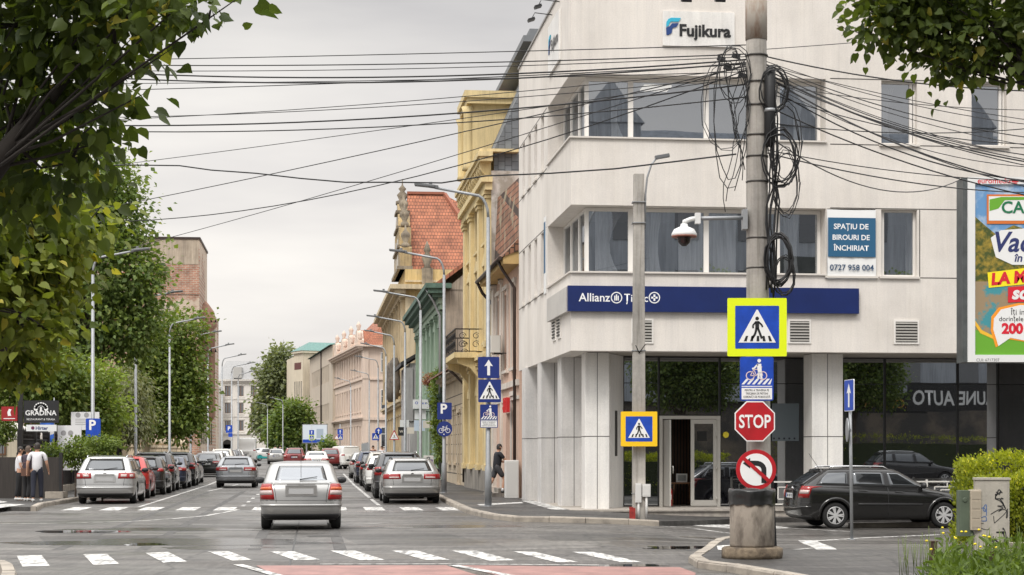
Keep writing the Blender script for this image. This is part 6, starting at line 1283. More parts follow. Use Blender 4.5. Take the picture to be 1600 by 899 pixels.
for i, (x, y) in enumerate(((1127, 92), (1150, 88), (1137, 106), (1160, 118))):
    b = thing('cable_clamp', 'small black clamp on the cables just left of the pole top', 'cable clamp', P(x, y, 26.97), 0, 'cable clamps left of the pole'); MB().obox((0, 0, 0), (.06, 0, -.015), (0, .03, 0), (.008, 0, .03)).build('clamp', M_cab, b); MB().tube([(-.03, 0, .0), (-.05, 0, .06), (.02, 0, .07)], .01, 5).build('hook', M_cab, b)
# camera on its arm
cm = thing('security_camera', 'white dome security camera on a steel arm from the concrete pole', 'camera', P(1069, 368, 26.6)); k = 26.6/F
MB().lathe([(.185, -.02), (.19, .02), (.15, .09), (.06, .13), (.05, .17)], 20).build('housing', mat('camera_white', (.66, .66, .65), .35), cm); MB().lathe([(.04, -.155), (.085, -.11), (.10, -.05), (.12, -.021)], 18).build('dome', mat('camera_dome', (.02, .012, .012), .08), cm)
MB().lathe([(.187, -.028), (.187, -.005)], 20).build('rim', mat('camera_rim', (.25, .10, .07), .5), cm)
b = MB(); b.tube([(0, 0, .16), (.0, 0, .20), (.10, 0, .24), (.18, 0, .25)], .035, 8); b.box(.16, .24, -.05, .05, .17, .33); b.build('mount', MATS['camera_white'], cm); b = MB(); b.tube([(.22, 0, .25), (.95, .3, .30)], .03, 8); b.build('arm', M_galv, cm); b = MB(); b.box(.9, .97, .2, .4, .12, .42); b.build('clamp', M_galv, cm)
# bin and post at the pole foot
bn_ = G(1175, 872, .10); bt = thing('litter_bin', 'round stained concrete litter bin with black bag rim at the pole foot', 'litter bin', bn_); H_ = 1.0
M_binc = mat('bin_concrete', (.27, .235, .195), .9, c2=(.075, .06, .048), vscale=3.2, thr=(.46, .66), bump=.4, bscale=30, stretch=(1, 1, .45), detail=10)
MB().lathe([(.31, .16), (.325, .2), (.325, .84), (.31, .86), (.25, .86)], 28).build('drum', M_binc, bt); b = MB(); b.lathe([(.44, .0), (.45, .05), (.44, .14), (.40, .165)], 24); rr = random.Random(3); b.v = [(v[0]*(1+rr.uniform(-.03, .03)), v[1]*(1+rr.uniform(-.03, .03)), v[2]) for v in b.v]; b.build('foot', mat('bin_foot', (.20, .155, .105), .95, c2=(.08, .06, .042), vscale=6, thr=(.4, .62), bump=.8, bscale=14), bt)
M_bag = mat('bin_bag_black', (.012, .012, .012), .28, bump=.6, bscale=9); b = MB(); rows = []
for i, (r_, z) in enumerate(((.20, .95), (.30, 1.0), (.335, 1.005), (.345, .97), (.338, .9), (.336, .83), (.342, .78))): rows.append([((r_+.008*math.sin(k*2.3+i))*math.cos(2*math.pi*k/36), (r_+.008*math.sin(k*1.7+i*.6))*math.sin(2*math.pi*k/36), z+.01*math.sin(k*.9)+(.012*math.sin(k*1.9) if i == 6 else 0)) for k in range(36)])
b.grid(rows, wrap=True).build('bag', M_bag, bt)
ps = G(1211, 866, .10); b = thing('plastic_post', 'thin leaning black post right beside the litter bin', 'post', ps); MB().bar((0, 0, -.02), (-.045, .05, 1.12), .06, .05).build('post', M_black, b); MB().box(-.07, .07, -.06, .06, 0, .03).build('foot', M_black, b)
# slimmer concrete pole with its lamp and white boxes
d2 = 43.1; x2 = P(998, 0, d2).x; z2 = gz(x2, d2)+.10
t_ = thing('utility_pole', 'slimmer square concrete pole at the office corner with a small lamp on top', 'utility pole', (x2, d2, z2)); b = MB(); hh = EYE+(HY-272)/F*d2-z2
vs = []; fs = []
for (w, z) in ((.155, -.1), (.15, 3), (.125, hh)): vs += [(-w, -w, z), (w, -w, z), (w, w, z), (-w, w, z)]
for i in (0, 4):
    for k in range(4): fs.append((i+k, i+(k+1) % 4, i+4+(k+1) % 4, i+4+k))
b.add(vs, fs+[(8, 9, 10, 11)]).build('pole', M_cpole, t_, bevel=.02)
b = MB(); b.tube([(.14, -.05, hh-1.35), (.16, -.05, hh-.5), (.2, -.05, hh-.1), (.3, -.05, hh+.22), (.42, -.05, hh+.36)], .025, 7); ar = b.build('lamp_arm', M_galv, t_); b = MB(); b.obox((.56, -.05, hh+.41), (.17, 0, .03), (0, .1, 0), (-.01, 0, .035)); b.build('lamp_head', M_lhead, ar)
b = MB(); b.tube([(.0, -.16, 4.0), (-.09, -.25, 4.18)], .012, 5); b.tube([(.0, -.16, 4.0), (.14, -.25, 4.2)], .012, 5); b.build('hook', M_iron, t_)
for z in (.62, 2.0, 4.05, hh-1.2, hh-.7): MB().box(-.165, .165, -.165, .165, z, z+.02).build('steel_band', M_galv, t_)
for i, (dx, zz, w, h_) in enumerate(((-.02, .72, .15, .46), (.17, .86, .2, .30))):
    b = thing('meter_box', ('grey white flat meter box on the slim pole foot', 'rounded white meter box on the right of the slim pole foot')[i], 'meter box', (x2+dx, d2-.20, z2)); MB().slab(rrect(-w/2, w/2, -.05, .05, .03, 3), zz-.3, zz+h_-.3).build('box', MATS['cabinet_white'], b); MB().tube([(0, 0, zz-.3), (0, 0, 0)], .03, 7).build('conduit', MATS['cabinet_white2'], b); MB().box(-w/2+.02, w/2-.02, -.054, -.05, zz-.27, zz+h_-.34).build('lid', MATS['cabinet_white2'], b)
rp_ = G(988, 811, .12); b = thing('red_stub', 'short red marker stub on the kerb beside the slim pole', 'marker', rp_); MB().box(-.07, .07, -.05, .05, 0, .26).build('stub', mat('stub_red', (.28, .02, .015), .6, var=.4, vscale=9), b); MB().box(-.075, .02, -.055, .055, .26, .285).build('cap', MATS['stub_red'], b)
# thin pole with edge-on signs before the black estate
d3 = 37.6; x3 = P(1331, 0, d3).x; z3 = gz(x3, d3); t_ = thing('sign_post', 'thin galvanised sign post standing in front of the black estate', 'sign post', (x3, d3, z3)); MB().tube([(0, 0, -.05), (-.04, 0, 3.2)], .034, 9).build('post', M_galv, t_); MB().lathe([(.08, 0), (.08, .02)], 12).build('base_plate', M_galv, t_)
c = P(1326, 618, d3-.05); t_ = sign('one_way_sign', 'blue arrow sign turned almost edge on at the thin post top', 1326.5, 618, d3-.06, .60, .66, face=M_sb, border=M_sw2, bw=.012, rotz=R(-82)); up_arrow(t_, .5)
sign('round_sign', 'round sign seen edge on below the blue arrow sign', 1323, 672, d3+.02, .5, .5, 'disc', M_sback, rotz=R(-94))
# the grey cabinet with graffiti and the green and beige boxes on its side
cg = G(1549, 868, .10); cgz = cg.z; t_ = thing('street_cabinet', 'tall grey street cabinet covered in black graffiti scribbles beside the hedge', 'cabinet', cg, R(-12)); M_cab2 = plaster('cabinet_grey', (.40, .37, .32), (.33, .31, .27), 2.5, .6, (.4, .7), .12)
w, dp, hh = .25, .20, 1.13; b = MB(); b.box(-w, w, -dp, dp, .03, hh); b.build('body', M_cab2, t_, bevel=.008); MB().box(-w-.03, w+.03, -dp-.02, dp+.02, -.2, .03).build('plinth', M_kerb, t_)
b = MB(); b.box(-w-.015, w+.015, -dp-.015, dp+.015, hh, hh+.03); b.build('lid', M_cab2, t_); b = MB(); b.box(-w+.03, w-.03, -dp-.006, -dp-.001, .08, hh-.05); dr_ = b.build('door', M_cab2, t_)
M_ink = mat('graffiti_black', (.015, .015, .017), .6); M_inkb = mat('graffiti_blue', (.05, .12, .30), .6)
def scribble(seed, x0, x1, z0, z1, n, wd__, m, par, y=-dp-.0075):
    rr = random.Random(seed); f = Flat(y, .001); p = [(rr.uniform(x0, x1), rr.uniform(z0, z1))]
    for i in range(n):
        q = (min(x1, max(x0, p[-1][0]+rr.uniform(-.17, .17))), min(z1, max(z0, p[-1][1]+rr.uniform(-.15, .15)))); p.append(q)
    sm = []
    for i in range(len(p)-2):
        for k in range(4): u = k/4; a, bb, c_ = p[i], p[i+1], p[i+2]; m0 = ((a[0]+bb[0])/2, (a[1]+bb[1])/2); m1 = ((bb[0]+c_[0])/2, (bb[1]+c_[1])/2); sm.append(((1-u)**2*m0[0]+2*u*(1-u)*bb[0]+u*u*m1[0], (1-u)**2*m0[1]+2*u*(1-u)*bb[1]+u*u*m1[1]))
    f.line(sm, wd__); f.build('graffiti', m, par)
for q_ in ((1, -.02, .20, .62, 1.06, 16, .013, M_ink), (2, .02, .22, .48, .78, 13, .011, M_ink), (3, .0, .2, .10, .42, 18, .013, M_ink), (4, -.23, -.08, .52, .92, 15, .012, M_inkb), (5, .02, .18, .15, .36, 12, .024, M_ink), (6, -.20, .0, .2, .5, 7, .009, M_ink), (7, .05, .22, .85, 1.05, 10, .016, M_ink)): scribble(*q_, t_)
q = thing('meter_box', 'small dark green electric box fixed left of the graffiti cabinet', 'meter box', P(1508, 802, cg.y-.05)); MB().slab(rrect(-.11, .11, -.10, .10, .02, 2), -.34, .34).build('box', mat('box_green', (.085, .11, .075), .6, var=.2), q); MB().lathe([(.03, -.01), (.04, .01)], 10, (-.03, -.105, .2), 'Y').build('knob', MATS['box_green'], q)
q = thing('meter_box', 'small beige box between the green box and the graffiti cabinet', 'meter box', P(1523, 797, cg.y-.12)); MB().box(-.08, .08, -.08, .08, -.30, .30).build('box', mat('box_beige', (.42, .36, .28), .6), q, bevel=.01); b = MB()
for i in range(4): b.box(-.06, .06, -.086, -.081, -.26+i*.14, -.15+i*.14)
b.build('lid', mat('box_beige2', (.36, .31, .24), .6), q)
for i, (x, y) in enumerate(((1458, 876), (1553, 895))):
    p_ = G(x, y, .10); q = thing('rusty_stub', ('short dark rusty stub among the weeds left of the cabinet', 'short dark rusty stub in the weeds under the cabinet')[i], 'stub', p_); MB().box(-.05, .05, -.05, .05, 0, .26).build('stub', mat('rust_dark', (.06, .03, .02), .8, var=.4), q); MB().box(-.055, .055, -.055, .055, .26, .28).build('cap', MATS['rust_dark'], q)
lw = G(1590, 862, .10); b = thing('planter_edge', 'low stone edging of the planted bed behind the graffiti cabinet', 'edging', lw); MB().box(-.4, 6, -.1, .12, -.05, .14).build('edge', M_kerb, b)
# ---- billboard at the right edge
D4 = 40.0; s4 = F/D4; c = P(1520, 0, D4); X0 = P(1512, 0, D4).x
bl = thing('billboard', 'large advertising billboard with green holiday poster at the right edge', 'billboard', (X0, D4, gz(X0, D4)), 0)
zt, zb = EYE+(HY-277)/s4-bl.location.z, EYE+(HY-566)/s4-bl.location.z; BWD = 3.25
MB().box(-.10, BWD, .035, .60, zb, zt).build('back_box', mat('billboard_steel', (.10, .11, .11), .5, .4, var=.3), bl)
b = MB(); b.box(-.0, BWD, -.03, .034, zb, zb+.16); b.box(0, BWD, -.03, .034, zt-.16, zt); b.box(0, .16, -.03, .034, zb+.16, zt-.16); b.box(BWD-.16, BWD, -.03, .034, zb+.16, zt-.16); b.build('frame', mat('billboard_white', (.70, .70, .69), .5), bl)
u = lambda px, d_=D4: (px-1508)/s4
zz = lambda py: EYE+(HY-py)/s4-bl.location.z
def bpoly(pts, m, name, y): Flat(y, .002).poly([(u(x), zz(y_)) for x, y_ in pts]).build(name, m, bl)
xr_, yb_, yt_ = 1508+(BWD-.16)*s4, 554.8, 288.2; xl_ = 1508+.16*s4
bpoly([(xl_, yb_), (xr_, yb_), (xr_, yt_), (xl_, yt_)], mat('poster_sky', (.12, .28, .52), .5, c2=(.55, .62, .70), vscale=1.6, thr=(.5, .7)), 'poster', .020)
M_pf = mat('poster_forest', (.055, .075, .012), .5, c2=(.34, .24, .03), vscale=5.5, thr=(.42, .62)); bpoly([(xl_, 440), (xl_, 338), (1535, 352), (1552, 366), (1580, 352), (1610, 362), (1650, 345), (xr_, 356), (xr_, 440)], M_pf, 'poster_trees', .014)
bpoly([(xl_, 520), (xl_, 440), (xr_, 440), (xr_, 540), (1560, 540)], mat('poster_pool', (.30, .22, .13), .5, c2=(.05, .26, .30), vscale=2.6, thr=(.48, .56)), 'poster_pool', .012)
M_pg = mat('poster_green', (.13, .36, .025), .5); n = 14
bpoly([(xl_, yb_), (xr_, yb_), (xr_, 541)]+[(1700-(1700-xl_)*i/n*1.0, 541-26*(i/n)**2.2) for i in range(3, n+1)], M_pg, 'poster_hill', .008)
bpoly([(xl_, 500), (1530, 516), (1548, 525), (1548, 530), (1528, 521), (xl_, 508)], mat('poster_amber', (.80, .45, .03), .5), 'poster_curve', .004)
bpoly([(1538, 304), (xr_-30, 304), (xr_-30, 350), (1538, 350)], mat('poster_orange', (.62, .16, .03), .5), 'logo_edge', .004); bpoly([(1541, 307), (xr_-30, 307), (xr_-30, 345), (1541, 345)], mat('poster_white', (.75, .75, .74), .5), 'logo_panel', 0.000); bpoly([(1542, 330), (1542, 312), (1560, 308), (1640, 308), (1630, 312), (1566, 313), (1556, 326)], M_pg, 'logo_leaf', -.004)
text('CA', 'lettering', mat('poster_dkgreen', (.005, .15, .06), .5), bl, (u(1561), -.008, zz(333)), height=19/s4, align='L', bold=.02)
M_pn = mat('poster_navy', (.02, .03, .13), .5); bpoly([(1544, 372), (1560, 360), (1612, 356), (1640, 362), (1640, 396), (1606, 414), (1578, 414), (1552, 402)], MATS['poster_white'], 'poster_glow', .004)
text('Vac', 'lettering', M_pn, bl, (u(1551), -.0, zz(393)), height=32/s4, width=58/s4, align='L', bold=.02, shear=.25); text('în', 'lettering', M_pn, bl, (u(1581), -.0, zz(409)), height=13/s4, align='L', bold=.02, shear=.2)
M_pr = mat('poster_red', (.62, .012, .03), .5); bpoly([(1539, 426), (1640, 414), (1640, 440), (1541, 450)], mat('poster_yellow', (.86, .72, .01), .5), 'poster_yellow_band', .004); text('LA M', 'lettering', M_pr, bl, (u(1545), -.001, zz(445)), height=18/s4, align='L', bold=.05, shear=.15, xdir=(1, 0, .09), zdir=(-.09, 0, 1))
bpoly([(1571, 449), (1640, 444), (1640, 470), (1571, 473)], M_pr, 'poster_red_band', .002); text('so', 'lettering', MATS['poster_white'], bl, (u(1577), -.003, zz(467)), height=20/s4, align='L', bold=.04, shear=.2)
pts = [(1556, 541), (1548, 515), (1549, 498), (1560, 484), (1590, 477), (1650, 477), (1690, 500), (1690, 528), (1600, 533), (1575, 528)]; bpoly([(x+(-4 if x < 1600 else 3), y-3 if y < 510 else y+2) for x, y in pts], mat('poster_orange2', (.85, .30, .02), .5), 'bubble_edge', .003); bpoly(pts, MATS['poster_white'], 'bubble', -.001)
for s_, x, y, h_ in (('Îți ind', 1575, 492, 7), ('dorințele ș', 1557, 502, 7)): text(s_, 'lettering', M_blk, bl, (u(x), -.005, zz(y)), width=(28 if x > 1570 else 46)/s4, align='L')
text('200', 'lettering', M_pr, bl, (u(1561), -.005, zz(521)), height=16/s4, align='L', bold=.05)
text('euromedia', 'lettering', M_pr, bl, (u(1523), -.031, zz(287)), width=52/s4, align='L', bold=.01); f = Flat(-.033)
for i in range(3): f.rect(u(1576), u(1589-i*2), zz(282.5+i*2.4), zz(281+i*2.4))
f.build('stripes', M_pr, bl); text('CUI: 6717307', 'lettering', mat('letter_grey', (.12, .12, .12), .5), bl, (u(1521), -.031, zz(565)), width=36/s4, align='L')
for x in (1.75, 2.6): MB().box(x, x+.22, .2, .42, -.3, zb).build('post', MATS['billboard_steel'], bl)
# ---- left pavement: restaurant signs, parasol, flags, cabinet, fence, notice boards
gp_ = G(32, 778, .12); t_ = thing('sign_post', 'black post carrying the restaurant signs on the left pavement', 'sign post', gp_); MB().box(-.07, .07, -.07, .07, 0, 3.9).build('post', M_black, t_); MB().box(-.12, .12, -.12, .12, 0, .03).build('base_plate', M_black, t_); dg_ = gp_.y-.10
def lboard(name, label, x0, x1, y0, y1, face, d=dg_, cat='shop sign', thick=.1, group=None):
    s = F/d; c = P((x0+x1)/2, (y0+y1)/2, d); t_ = thing(name, label, cat, c, 0, group); w, h = (x1-x0)/s, (y1-y0)/s; MB().box(-w/2, w/2, 0, thick, -h/2, h/2).build('board', face, t_); return t_, w, h
t_, w, h = lboard('restaurant_sign', 'black restaurant sign with white tree emblem and lettering', 37, 91, 626, 661, M_black); MB().box(-w/2-.07, -w/2, .02, .08, .0, .05).build('bracket', M_black, t_)
text('GRADINA', 'lettering', M_sw2, t_, (0, -.001, -.16*h), width=.9*w, bold=.015); text('RESTAURANT & TERASA', 'lettering', M_sw2, t_, (0, -.001, -.38*h), width=.82*w); f = Flat(-.002); rr = random.Random(2)
for k in range(9): a = math.pi*k/8; f.disc(.13*w*math.cos(a)*1.15, h*.13+h*.2*math.sin(a), .075*w*.8, 10)
f.line([(0, .0), (0, .2*h)], .05*w); f.build('tree_emblem', M_sw2, t_)
t_, w, h = lboard('shop_sign', 'narrow white sign with dark blue blackletter name under the restaurant sign', 41, 88, 664, 674, M_bw); text('Hirter', 'lettering', M_pn, t_, (.02, -.001, -.27*h), height=.55*h, bold=.03); Flat(-.002).disc(-.28*w, 0, .3*h, 6).build('emblem', mat('emblem_wine', (.12, .02, .06), .5), t_)
t_, w, h = lboard('shop_sign', 'small dark red sign with a white mark left of the black post', 2, 27, 635.5, 658, mat('sign_wine', (.30, .012, .014), .45)); f = Flat(-.002); f.poly([(-.08*w, -.15*h), (.12*w, -.15*h), (.06*w, .1*h), (.14*w, .3*h), (-.02*w, .34*h), (-.12*w, .12*h)]); f.rect(-.36*w, .36*w, -.36*h, -.31*h); f.build('mark', M_sw2, t_)
pc = G(14, 778, .12); t_ = thing('street_cabinet', 'white utility cabinet at the left edge beside the three people', 'cabinet', pc); MB().box(-.19, .19, -.16, .16, 0, 1.24).build('body', MATS['cabinet_white'], t_, bevel=.015); MB().box(-.16, .16, -.166, -.161, .5, 1.18).build('door', MATS['cabinet_white2'], t_); MB().box(-.16, .16, -.166, -.161, .06, .46).build('lower_door', MATS['cabinet_white2'], t_)
um = P(0, 0, 64); t_ = thing('parasol', 'white scalloped cafe parasol behind the black post at the left edge', 'parasol', (P(28, 0, 64).x-.9, 64, .12)); MB().tube([(0, 0, 0), (0, 0, 2.9)], .04, 8).build('pole', M_galv, t_); b = MB(); rows = []
for (r_, z) in ((.02, 2.95), (.7, 2.62), (1.3, 2.36), (1.75, 2.2), (1.76, 1.98)): rows.append([(r_*math.cos(2*math.pi*k/32)*(1-.05*abs(math.sin(4*math.pi*k/32))), r_*math.sin(2*math.pi*k/32)*(1-.05*abs(math.sin(4*math.pi*k/32))), z-(.03*abs(math.sin(8*math.pi*k/32)) if z < 2 else 0)) for k in range(32)])
b.grid(rows, wrap=True).build('canopy', mat('parasol_cloth', (.66, .63, .58), .8), t_)
M_fb, M_fw = mat('flag_blue', (.02, .10, .42), .7), mat('flag_white', (.66, .66, .66), .7)
for i, (x, y0, y1, d, lab_) in enumerate(((84, 630, 700, 66, 'hanging blue and white striped flag behind the restaurant sign'), (66, 695, 745, 65, 'low blue and white striped flag below the parasol'))):
    t_ = thing('flag', lab_, 'flag', P(x, y1+14, d)); h = (y1-y0+14)/F*d; MB().tube([(0, .05, -.2), (0, .05, h+.2)], .02, 6).build('pole', M_galv, t_); w = .5
    for k in range(7):
        b = MB(); b.grid([[(-w*j/6, .04*math.sin(j*1.4+zq*2), h*(zq)/7-.03*j) for j in range(7)] for zq in (k, k+1)]); b.build('stripe', (M_fb, M_fw)[k % 2], t_, fixn=False)
for i, (x0, x1, y0, y1, d, lab_) in enumerate(((111, 155, 644, 690, 69, 'upper white notice board behind the P sign on the fence'), (90, 127, 665, 735, 66.5, 'lower white notice board in front of the iron fence'))):
    t_, w, h = lboard('notice_board', lab_, x0, x1, y0, y1 if i else 672, M_bw, d, 'notice board', .04); f = Flat(-.002)
    for k in range(4): f.rect(-w*.35, w*(.1+.07*k), h*(.1-.1*k)-.01, h*(.1-.1*k)+.01)
    f.build('print_lines', mat('print_grey', (.3, .3, .3), .6), t_); f = Flat(-.002); f.disc(-w*.25, h*.33, .1, 12); f.disc(w*.05, h*.33, .1, 12); f.build('print_seal', MATS['print_grey'], t_)
    for sx in (-1, 1): MB().box(sx*w*.42-.03, sx*w*.42+.03, .041, .1, -(h/2+1.3), h/2).build('post', M_galv, t_)
ft = thing('iron_fence', 'black wrought iron fence with spear tops along the left pavement', 'fence', W(-9.75, 59.5, .12), YAW); b = MB(); LNF = 31
for k in range(int(LNF/.16)): y = k*.16; b.bar((0, y, .1), (0, y, 2.0+.12*(k % 2)), .024); b.lathe([(.03, 2.0+.12*(k % 2)), (.034, 2.08+.12*(k % 2)), (.004, 2.26+.12*(k % 2))], 4, (0, y, 0))
b.build('bars', M_iron, ft); b = MB(); b.bar((0, 0, .25), (0, LNF, .25), .05); b.bar((0, 0, 1.75), (0, LNF, 1.75), .05); b.bar((0, 0, 1.95), (0, LNF, 1.95), .035); b.build('rails', M_iron, ft)
for k in range(11): MB().box(-.08, .08, k*3.1-.08, k*3.1+.08, 0, 2.25).build('post', M_iron, ft)
MB().box(-.2, .2, 0, LNF, -.1, .24).build('plinth', M_kerb, ft)
ff = thing('fence_panel', 'dark garden fence with planks between the cabinet and the iron fence', 'fence', (P(100, 0, 59.0).x, 59.0, .12), 0); b = MB(); b.box(-2.9, -.1, -.03, .03, .0, 1.35); b.build('panel', mat('fence_dark', (.03, .024, .02), .7, var=.4, stretch=(8, 1, .4)), ff)
for x in (-2.9, -1.5, -.1): MB().box(x-.05, x+.05, -.06, .06, 0, 1.5).build('post', M_black, ff)
MB().box(-.55, .05, -.3, .3, -.05, .22).build('stone_foot', M_kerb, ff)
# construction fence and kiosk cabinet far right
cf = thing('metal_fence', 'grey corrugated site fence in front of the pink palace', 'fence', W(5.2, 170, .6), YAW); b = MB(); n = 60; b.grid([[(.04*math.sin(k*1.57), k*.4, z) for k in range(n)] for z in (-.3, 1.9)]); b.build('sheet', mat('zinc_sheet', (.36, .39, .41), .5, .4), cf)
for k in range(5): MB().box(.05, .12, k*5.5, k*5.5+.07, -.3, 2).build('post', M_galv, cf)
kb = G(668, 764, .12); kb = W(5.9, 92, .15); t_ = thing('street_cabinet', 'pale grey cabinet with purple scrawl beside the right lamp', 'cabinet', kb, YAW); MB().box(-.25, .25, -.2, .2, 0, 1.3).build('body', MATS['cabinet_white'], t_, bevel=.01); MB().box(-.2, .2, -.206, -.201, .05, 1.2).build('door', MATS['cabinet_white2'], t_); MB().box(.05, .2, -.212, -.207, .2, 1.1).build('purple_scrawl', mat('purple_ink', (.10, .04, .2), .6), t_)
# ============================================================ people
def skin(name, verts, edges, radii, m, parent, sub=1, root=0, extra=None):
    me = bpy.data.meshes.new(name); me.from_pydata([tuple(v) for v in verts], edges, []); ob = bpy.data.objects.new(name, me); COL.objects.link(ob)
    ob.modifiers.new('s', 'SKIN'); bm = bmesh.new(); bm.from_mesh(me); l = bm.verts.layers.skin.verify(); bm.verts.ensure_lookup_table()
    for i, v in enumerate(bm.verts): r = radii[i]; v[l].radius = (r, r) if not isinstance(r, tuple) else r; v[l].use_root = (i == root)
    bm.to_mesh(me); bm.free(); ss_ = ob.modifiers.new('d', 'SUBSURF'); ss_.levels = sub; ss_.render_levels = sub
    dg = bpy.context.evaluated_depsgraph_get(); m2 = bpy.data.meshes.new_from_object(ob.evaluated_get(dg)); bpy.data.objects.remove(ob)
    if extra: 
        bm = bmesh.new(); bm.from_mesh(m2); e_ = extra.data('x', [m]); bm.from_mesh(e_); bm.to_mesh(m2); bm.free()
    m2.polygons.foreach_set('use_smooth', [True]*len(m2.polygons)); m2.materials.clear(); m2.materials.append(m); o = bpy.data.objects.new(name, m2); COL.objects.link(o); o.parent = parent; return o
M_skin = mat('skin', (.48, .27, .18), .55); M_hair = mat('dark_hair', (.018, .012, .009), .6)
def person(label, loc, rz, h, shirt, legs, shoes, pose=None, short=False, hair=M_hair, sock=None, sleeve=.55, build=1.0, group=None):
    """faces local +y; pose: hip and knee angles per leg, shoulder swing, spread and elbow per arm"""
    p = dict(hl=2, kl=3, hr=-4, kr=6, al=5, sl=9, el=18, ar=-3, sr=9, er=15, lean=2); p.update(pose or {})
    t = thing('person', label, 'person', loc, rz, group); V = Vector; bw = build
    pel = V((0, 0, .53*h)); up = V((0, math.sin(R(p['lean'])), math.cos(R(p['lean']))))
    leg = {}
    for sd, k in ((-1, 'l'), (1, 'r')):
        hip = pel+V((sd*.052*h, 0, -.01*h)); a = R(p['h'+k]); kn = hip+V((sd*.004*h, math.sin(a), -math.cos(a)))*.245*h; kn.x = hip.x+sd*.006*h
        b = a-R(p['k'+k]); an = kn+V((0, math.sin(b), -math.cos(b)))*.235*h; an.x = kn.x; leg[k] = (hip, kn, an)
    low = min(leg[k][2].z for k in 'lr')-.042*h; dz = V((0, 0, -low)); pel += dz; leg = {k: tuple(q+dz for q in v) for k, v in leg.items()}
    wai, che, sho, nek, hb, hc, ht = [pel+up*q*h for q in (.085, .20, .275, .31, .345, .395, .445)]; fw = V((0, 1, 0))
    hb = hb+fw*.008*h; hc = hc+fw*.012*h; ht = ht+fw*.004*h; arm = {}
    for sd, k in ((-1, 'l'), (1, 'r')):
        s_ = sho+V((sd*.105*h*bw, 0, -.008*h)); a, sp_ = R(p['a'+k]), R(p['s'+k]); el = s_+V((sd*math.sin(sp_), math.sin(a)*math.cos(sp_), -math.cos(a)*math.cos(sp_)))*.165*h
        b = a+R(p['e'+k]); wr = el+V((sd*math.sin(sp_*.4), math.sin(b), -math.cos(b))).normalized()*.145*h; d = (wr-el).normalized(); arm[k] = (s_, el, wr, wr+d*.05*h, d)
    v = [pel, wai, che, sho, nek, hb, hc, ht]; r = [.072*h*bw, .066*h*bw, .076*h*bw, .05*h, .030*h, .042*h, (.044*h, .054*h), .030*h]; e = [(i, i+1) for i in range(7)]; ex = MB()
    for k, sd in (('l', -1), ('r', 1)):
        hip, kn, an = leg[k]; b = len(v); v += [hip, kn, an, an+V((0, .03*h, -.030*h)), an+V((0, .10*h, -.034*h))]; r += [.05*h, .033*h, .022*h, .024*h, .017*h]; e += [(0, b), (b, b+1), (b+1, b+2), (b+2, b+3), (b+3, b+4)]
        s_, el, wr, hd, d = arm[k]; b = len(v); v += [s_, el, wr, hd]; r += [.034*h, .025*h, .017*h, (.021*h, .013*h)]; e += [(3, b), (b, b+1), (b+1, b+2), (b+2, b+3)]
        q = d.cross(V((1, 0, 0))); q = q.normalized() if q.length > .1 else V((0, 1, 0))
        for i, ln in enumerate((.034, .040, .038, .030)): o_ = hd+q*((i-1.5)*.0095*h)+d*.008*h; bd = (d+V((-sd*.25, 0, 0))).normalized(); ex.tube([o_, o_+d*ln*.55*h, o_+d*ln*.55*h+bd*ln*.5*h], .0048*h, 5, radii=[.0052*h, .0048*h, .0038*h])
        o_ = hd-d*.02*h+q*.018*h; ex.tube([o_, o_+(q+d)*.016*h, o_+(q+d*2)*.018*h], .0055*h, 5)
    for sd in (-1, 1): ex.lathe([(.002*h, -.012*h), (.012*h, -.006*h), (.015*h, .004*h), (.006*h, .012*h)], 7, hc+V((sd*.047*h, -.002*h, 0)), 'X')
    ex.tube([hc+V((0, .050*h, .012*h)), hc+V((0, .066*h, -.010*h)), hc+V((0, .052*h, -.016*h))], .006*h, 5)
    skin('body', v, e, r, M_skin, t, 1, 0, ex)
    f = MB(); [f.lathe([(.001*h, 0), (.006*h, .002*h), (.001*h, .004*h)], 7, hc+V((sd*.018*h, .052*h, .006*h)), 'Y') for sd in (-1, 1)]; f.build('eyes', M_blk, t); f = MB(); f.obox(hc+V((0, .051*h, -.030*h)), (.013*h, 0, 0), (0, .003*h, 0), (0, 0, .002*h)); f.build('mouth', mat('lips', (.30, .11, .09), .5), t)
    # hair cap
    b = MB(); rows = []
    for i in range(7):
        a = math.pi/2*(i/6)*1.12; rr = math.cos(math.pi/2-a) if i else .02; rows.append([hc+V((.052*h*rr*math.cos(2*math.pi*k/16), -.006*h+.060*h*rr*math.sin(2*math.pi*k/16)*(.93), .008*h+.064*h*math.cos(a)-(.035*h if (math.sin(2*math.pi*k/16) < .1 and i == 6) else -.010*h if i == 6 and math.sin(2*math.pi*k/16) > .5 else 0))) for k in range(16)])
    b.grid(rows, wrap=True).build('hair', hair, t)
    # shirt with sleeves
    v = [pel+up*-.055*h, wai, che, sho, nek-up*.012*h]; r = [.088*h*bw, .082*h*bw, .088*h*bw, .058*h, .036*h]; e = [(i, i+1) for i in range(4)]
    for k in 'lr':
        s_, el, wr, hd, d = arm[k]; b = len(v); end = s_.lerp(el, sleeve*1.4) if sleeve < .7 else el.lerp(wr, .9); v += [s_]+([end] if sleeve < .7 else [el, end]); r += [.040*h, .034*h]+([.030*h] if sleeve >= .7 else []); e += [(3, b), (b, b+1)]+([(b+1, b+2)] if sleeve >= .7 else [])
    skin('shirt', v, e, r, shirt, t)
    v = [wai, pel]; r = [.074*h*bw, .082*h*bw]; e = [(0, 1)]
    for k in 'lr':
        hip, kn, an = leg[k]; b = len(v); v += [hip, kn.lerp(hip, .12) if short else kn]+([] if short else [an+V((0, 0, .01*h))]); r += [.066*h, .050*h if short else .045*h]+([] if short else [.038*h]); e += [(1, b), (b, b+1)]+([] if short else [(b+1, b+2)])
    skin('shorts' if short else 'trousers', v, e, r, legs, t)
